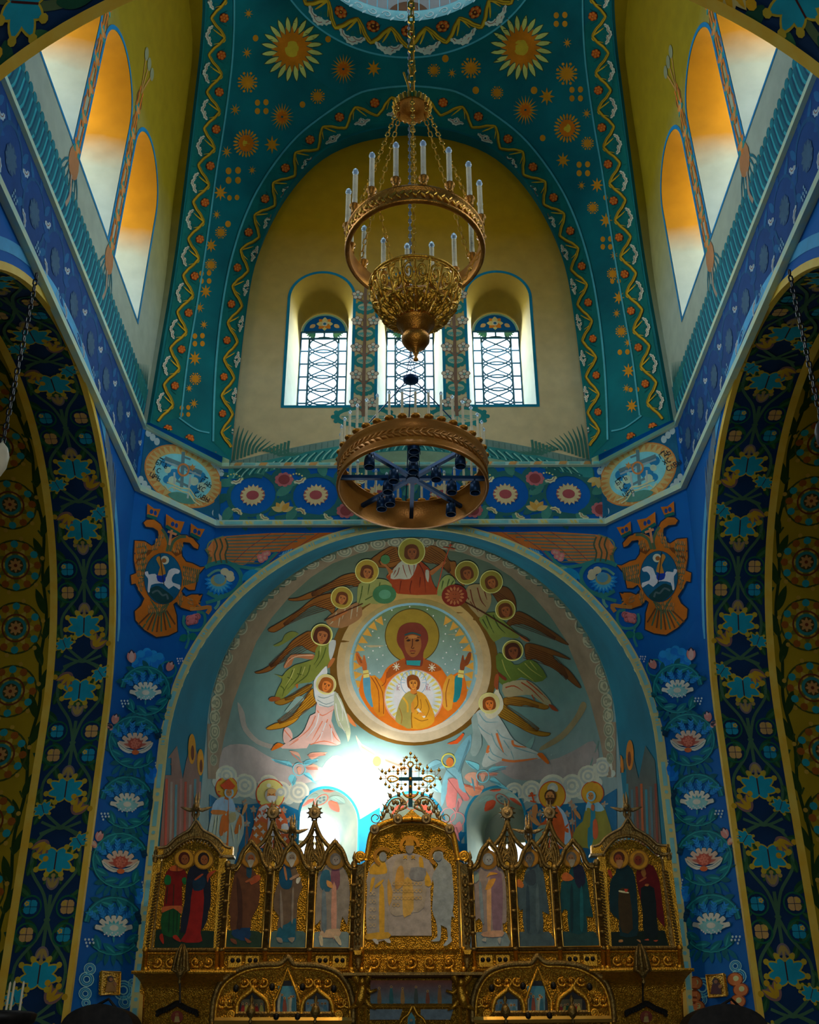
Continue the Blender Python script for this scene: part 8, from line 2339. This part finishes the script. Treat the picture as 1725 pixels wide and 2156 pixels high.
# dark shell-shaped tops of the two icon stands
for sx, x, lab in ((0, 215, 'dark carved icon stand with rounded top by the left pier'), (1, 1522, 'dark carved icon stand with rounded top by the right pier')):
    Ys = 15.6; p = onY(x, 2156, Ys); wd = .50 if not sx else .55; zt = onY(x, 2116, Ys).z
    st = empty('icon_stand', (p.x, Ys, -E), lab, 'stand')
    mb = MB(); mb.prism([(p.x - wd * .9, -E), (p.x + wd * .9, -E), (p.x + wd * .9, p.z - .3), (p.x - wd * .9, p.z - .3)], Ys - .2, Ys + .25); mb.build('case', M_BLACK, st)
    mb = MB(); mb.prism(sm([(p.x - wd, p.z - .32), (p.x - wd * .92, p.z), (p.x - wd * .6, zt - .07), (p.x, zt), (p.x + wd * .6, zt - .07), (p.x + wd * .92, p.z), (p.x + wd, p.z - .32)], 4, False), Ys - .26, Ys + .28); mb.build('shell_top', M_BLACK, st)
    mb = MB(); mb.tube([(p.x - .05, Ys - .2, zt - .02), (p.x + .1, Ys - .2, zt + .06), (p.x + .2, Ys - .2, zt - .04)], .02, 5); mb.build('crest', M_BLACK, st)
# candle stand cut by the left edge, and the lamps hanging in the side arches
Yk = 12.0; p = onY(10, 2130, Yk); st = empty('candle_stand', (p.x, Yk, -E), 'dark candle stand with thin tapers at the lower left edge', 'candle stand')
mb = MB(); mb.lathe([(.3, -E), (.28, -E + .05), (.05, -E + .12), (.04, p.z - .25), (.10, p.z - .18), (.30, p.z - .10), (.32, p.z - .02), (.28, p.z), (.02, p.z)], (p.x, Yk, 0), 20); mb.build('stand', M_BLACK, st, True)
for x in (8, 40, -22, 24):
    t = onY(x, 2112, Yk - .1); mb = MB(); mb.lathe([(.012, 0), (.012, .26), (.002, .28)], (t.x, Yk - .1 + .05 * (x % 3), p.z), 7); mb.build('taper', M_CANDLE, st, True)
for sx, lab in ((0, 'pale glass lamp on a dark chain at the left edge'), (1, 'dark chain and lamp hanging at the right edge')):
    a, b2_ = ((24, 735), (2, 950)) if not sx else ((1703, 730), (1733, 900))
    Yl = 10.2; A, B = onY(*a, Yl), onY(*b2_, Yl); B.x = A.x + (B.x - A.x) * .1; lp = empty('hanging_lamp', (B.x, Yl, B.z), lab, 'lamp')
    B = onY(b2_[0], b2_[1], Yl); A = Vector((B.x, Yl, ZC + (RB ** 2 - (Yl - YM) ** 2) ** .5 - .02))
    lp.location = (B.x, Yl, B.z + E)
    mb = MB(); chain(mb, B, A, .012, .09); mb.build('chain', M_BLACK, lp)
    mb = MB(); mb.lathe([(.003, -.34), (.05, -.3), (.09, -.2), (.10, -.05), (.07, .04), (.02, .1), (.003, .14)], tuple(B), 14); mb.build('lamp_bowl', M_CANDLE if not sx else M_BLACK, lp, True)

# families of like things
for o in list(COL.objects):
    k = o.get('category')
    if k == 'icon': o['group'] = 'icons on the piers' if 'pier' in o['label'] else 'icons of the lower tier' if any(w_ in o['label'] for w_ in ('lower', 'round', 'low ', 'wide', 'ogee')) else 'icons of the upper tier'
    elif k == 'chandelier': o['group'] = 'chandeliers'
    elif k == 'stand': o['group'] = 'icon stands by the piers'
    elif k == 'lamp': o['group'] = 'oil lamps before the screen' if 'oil' in o.name else 'lamps hanging in the side arches'
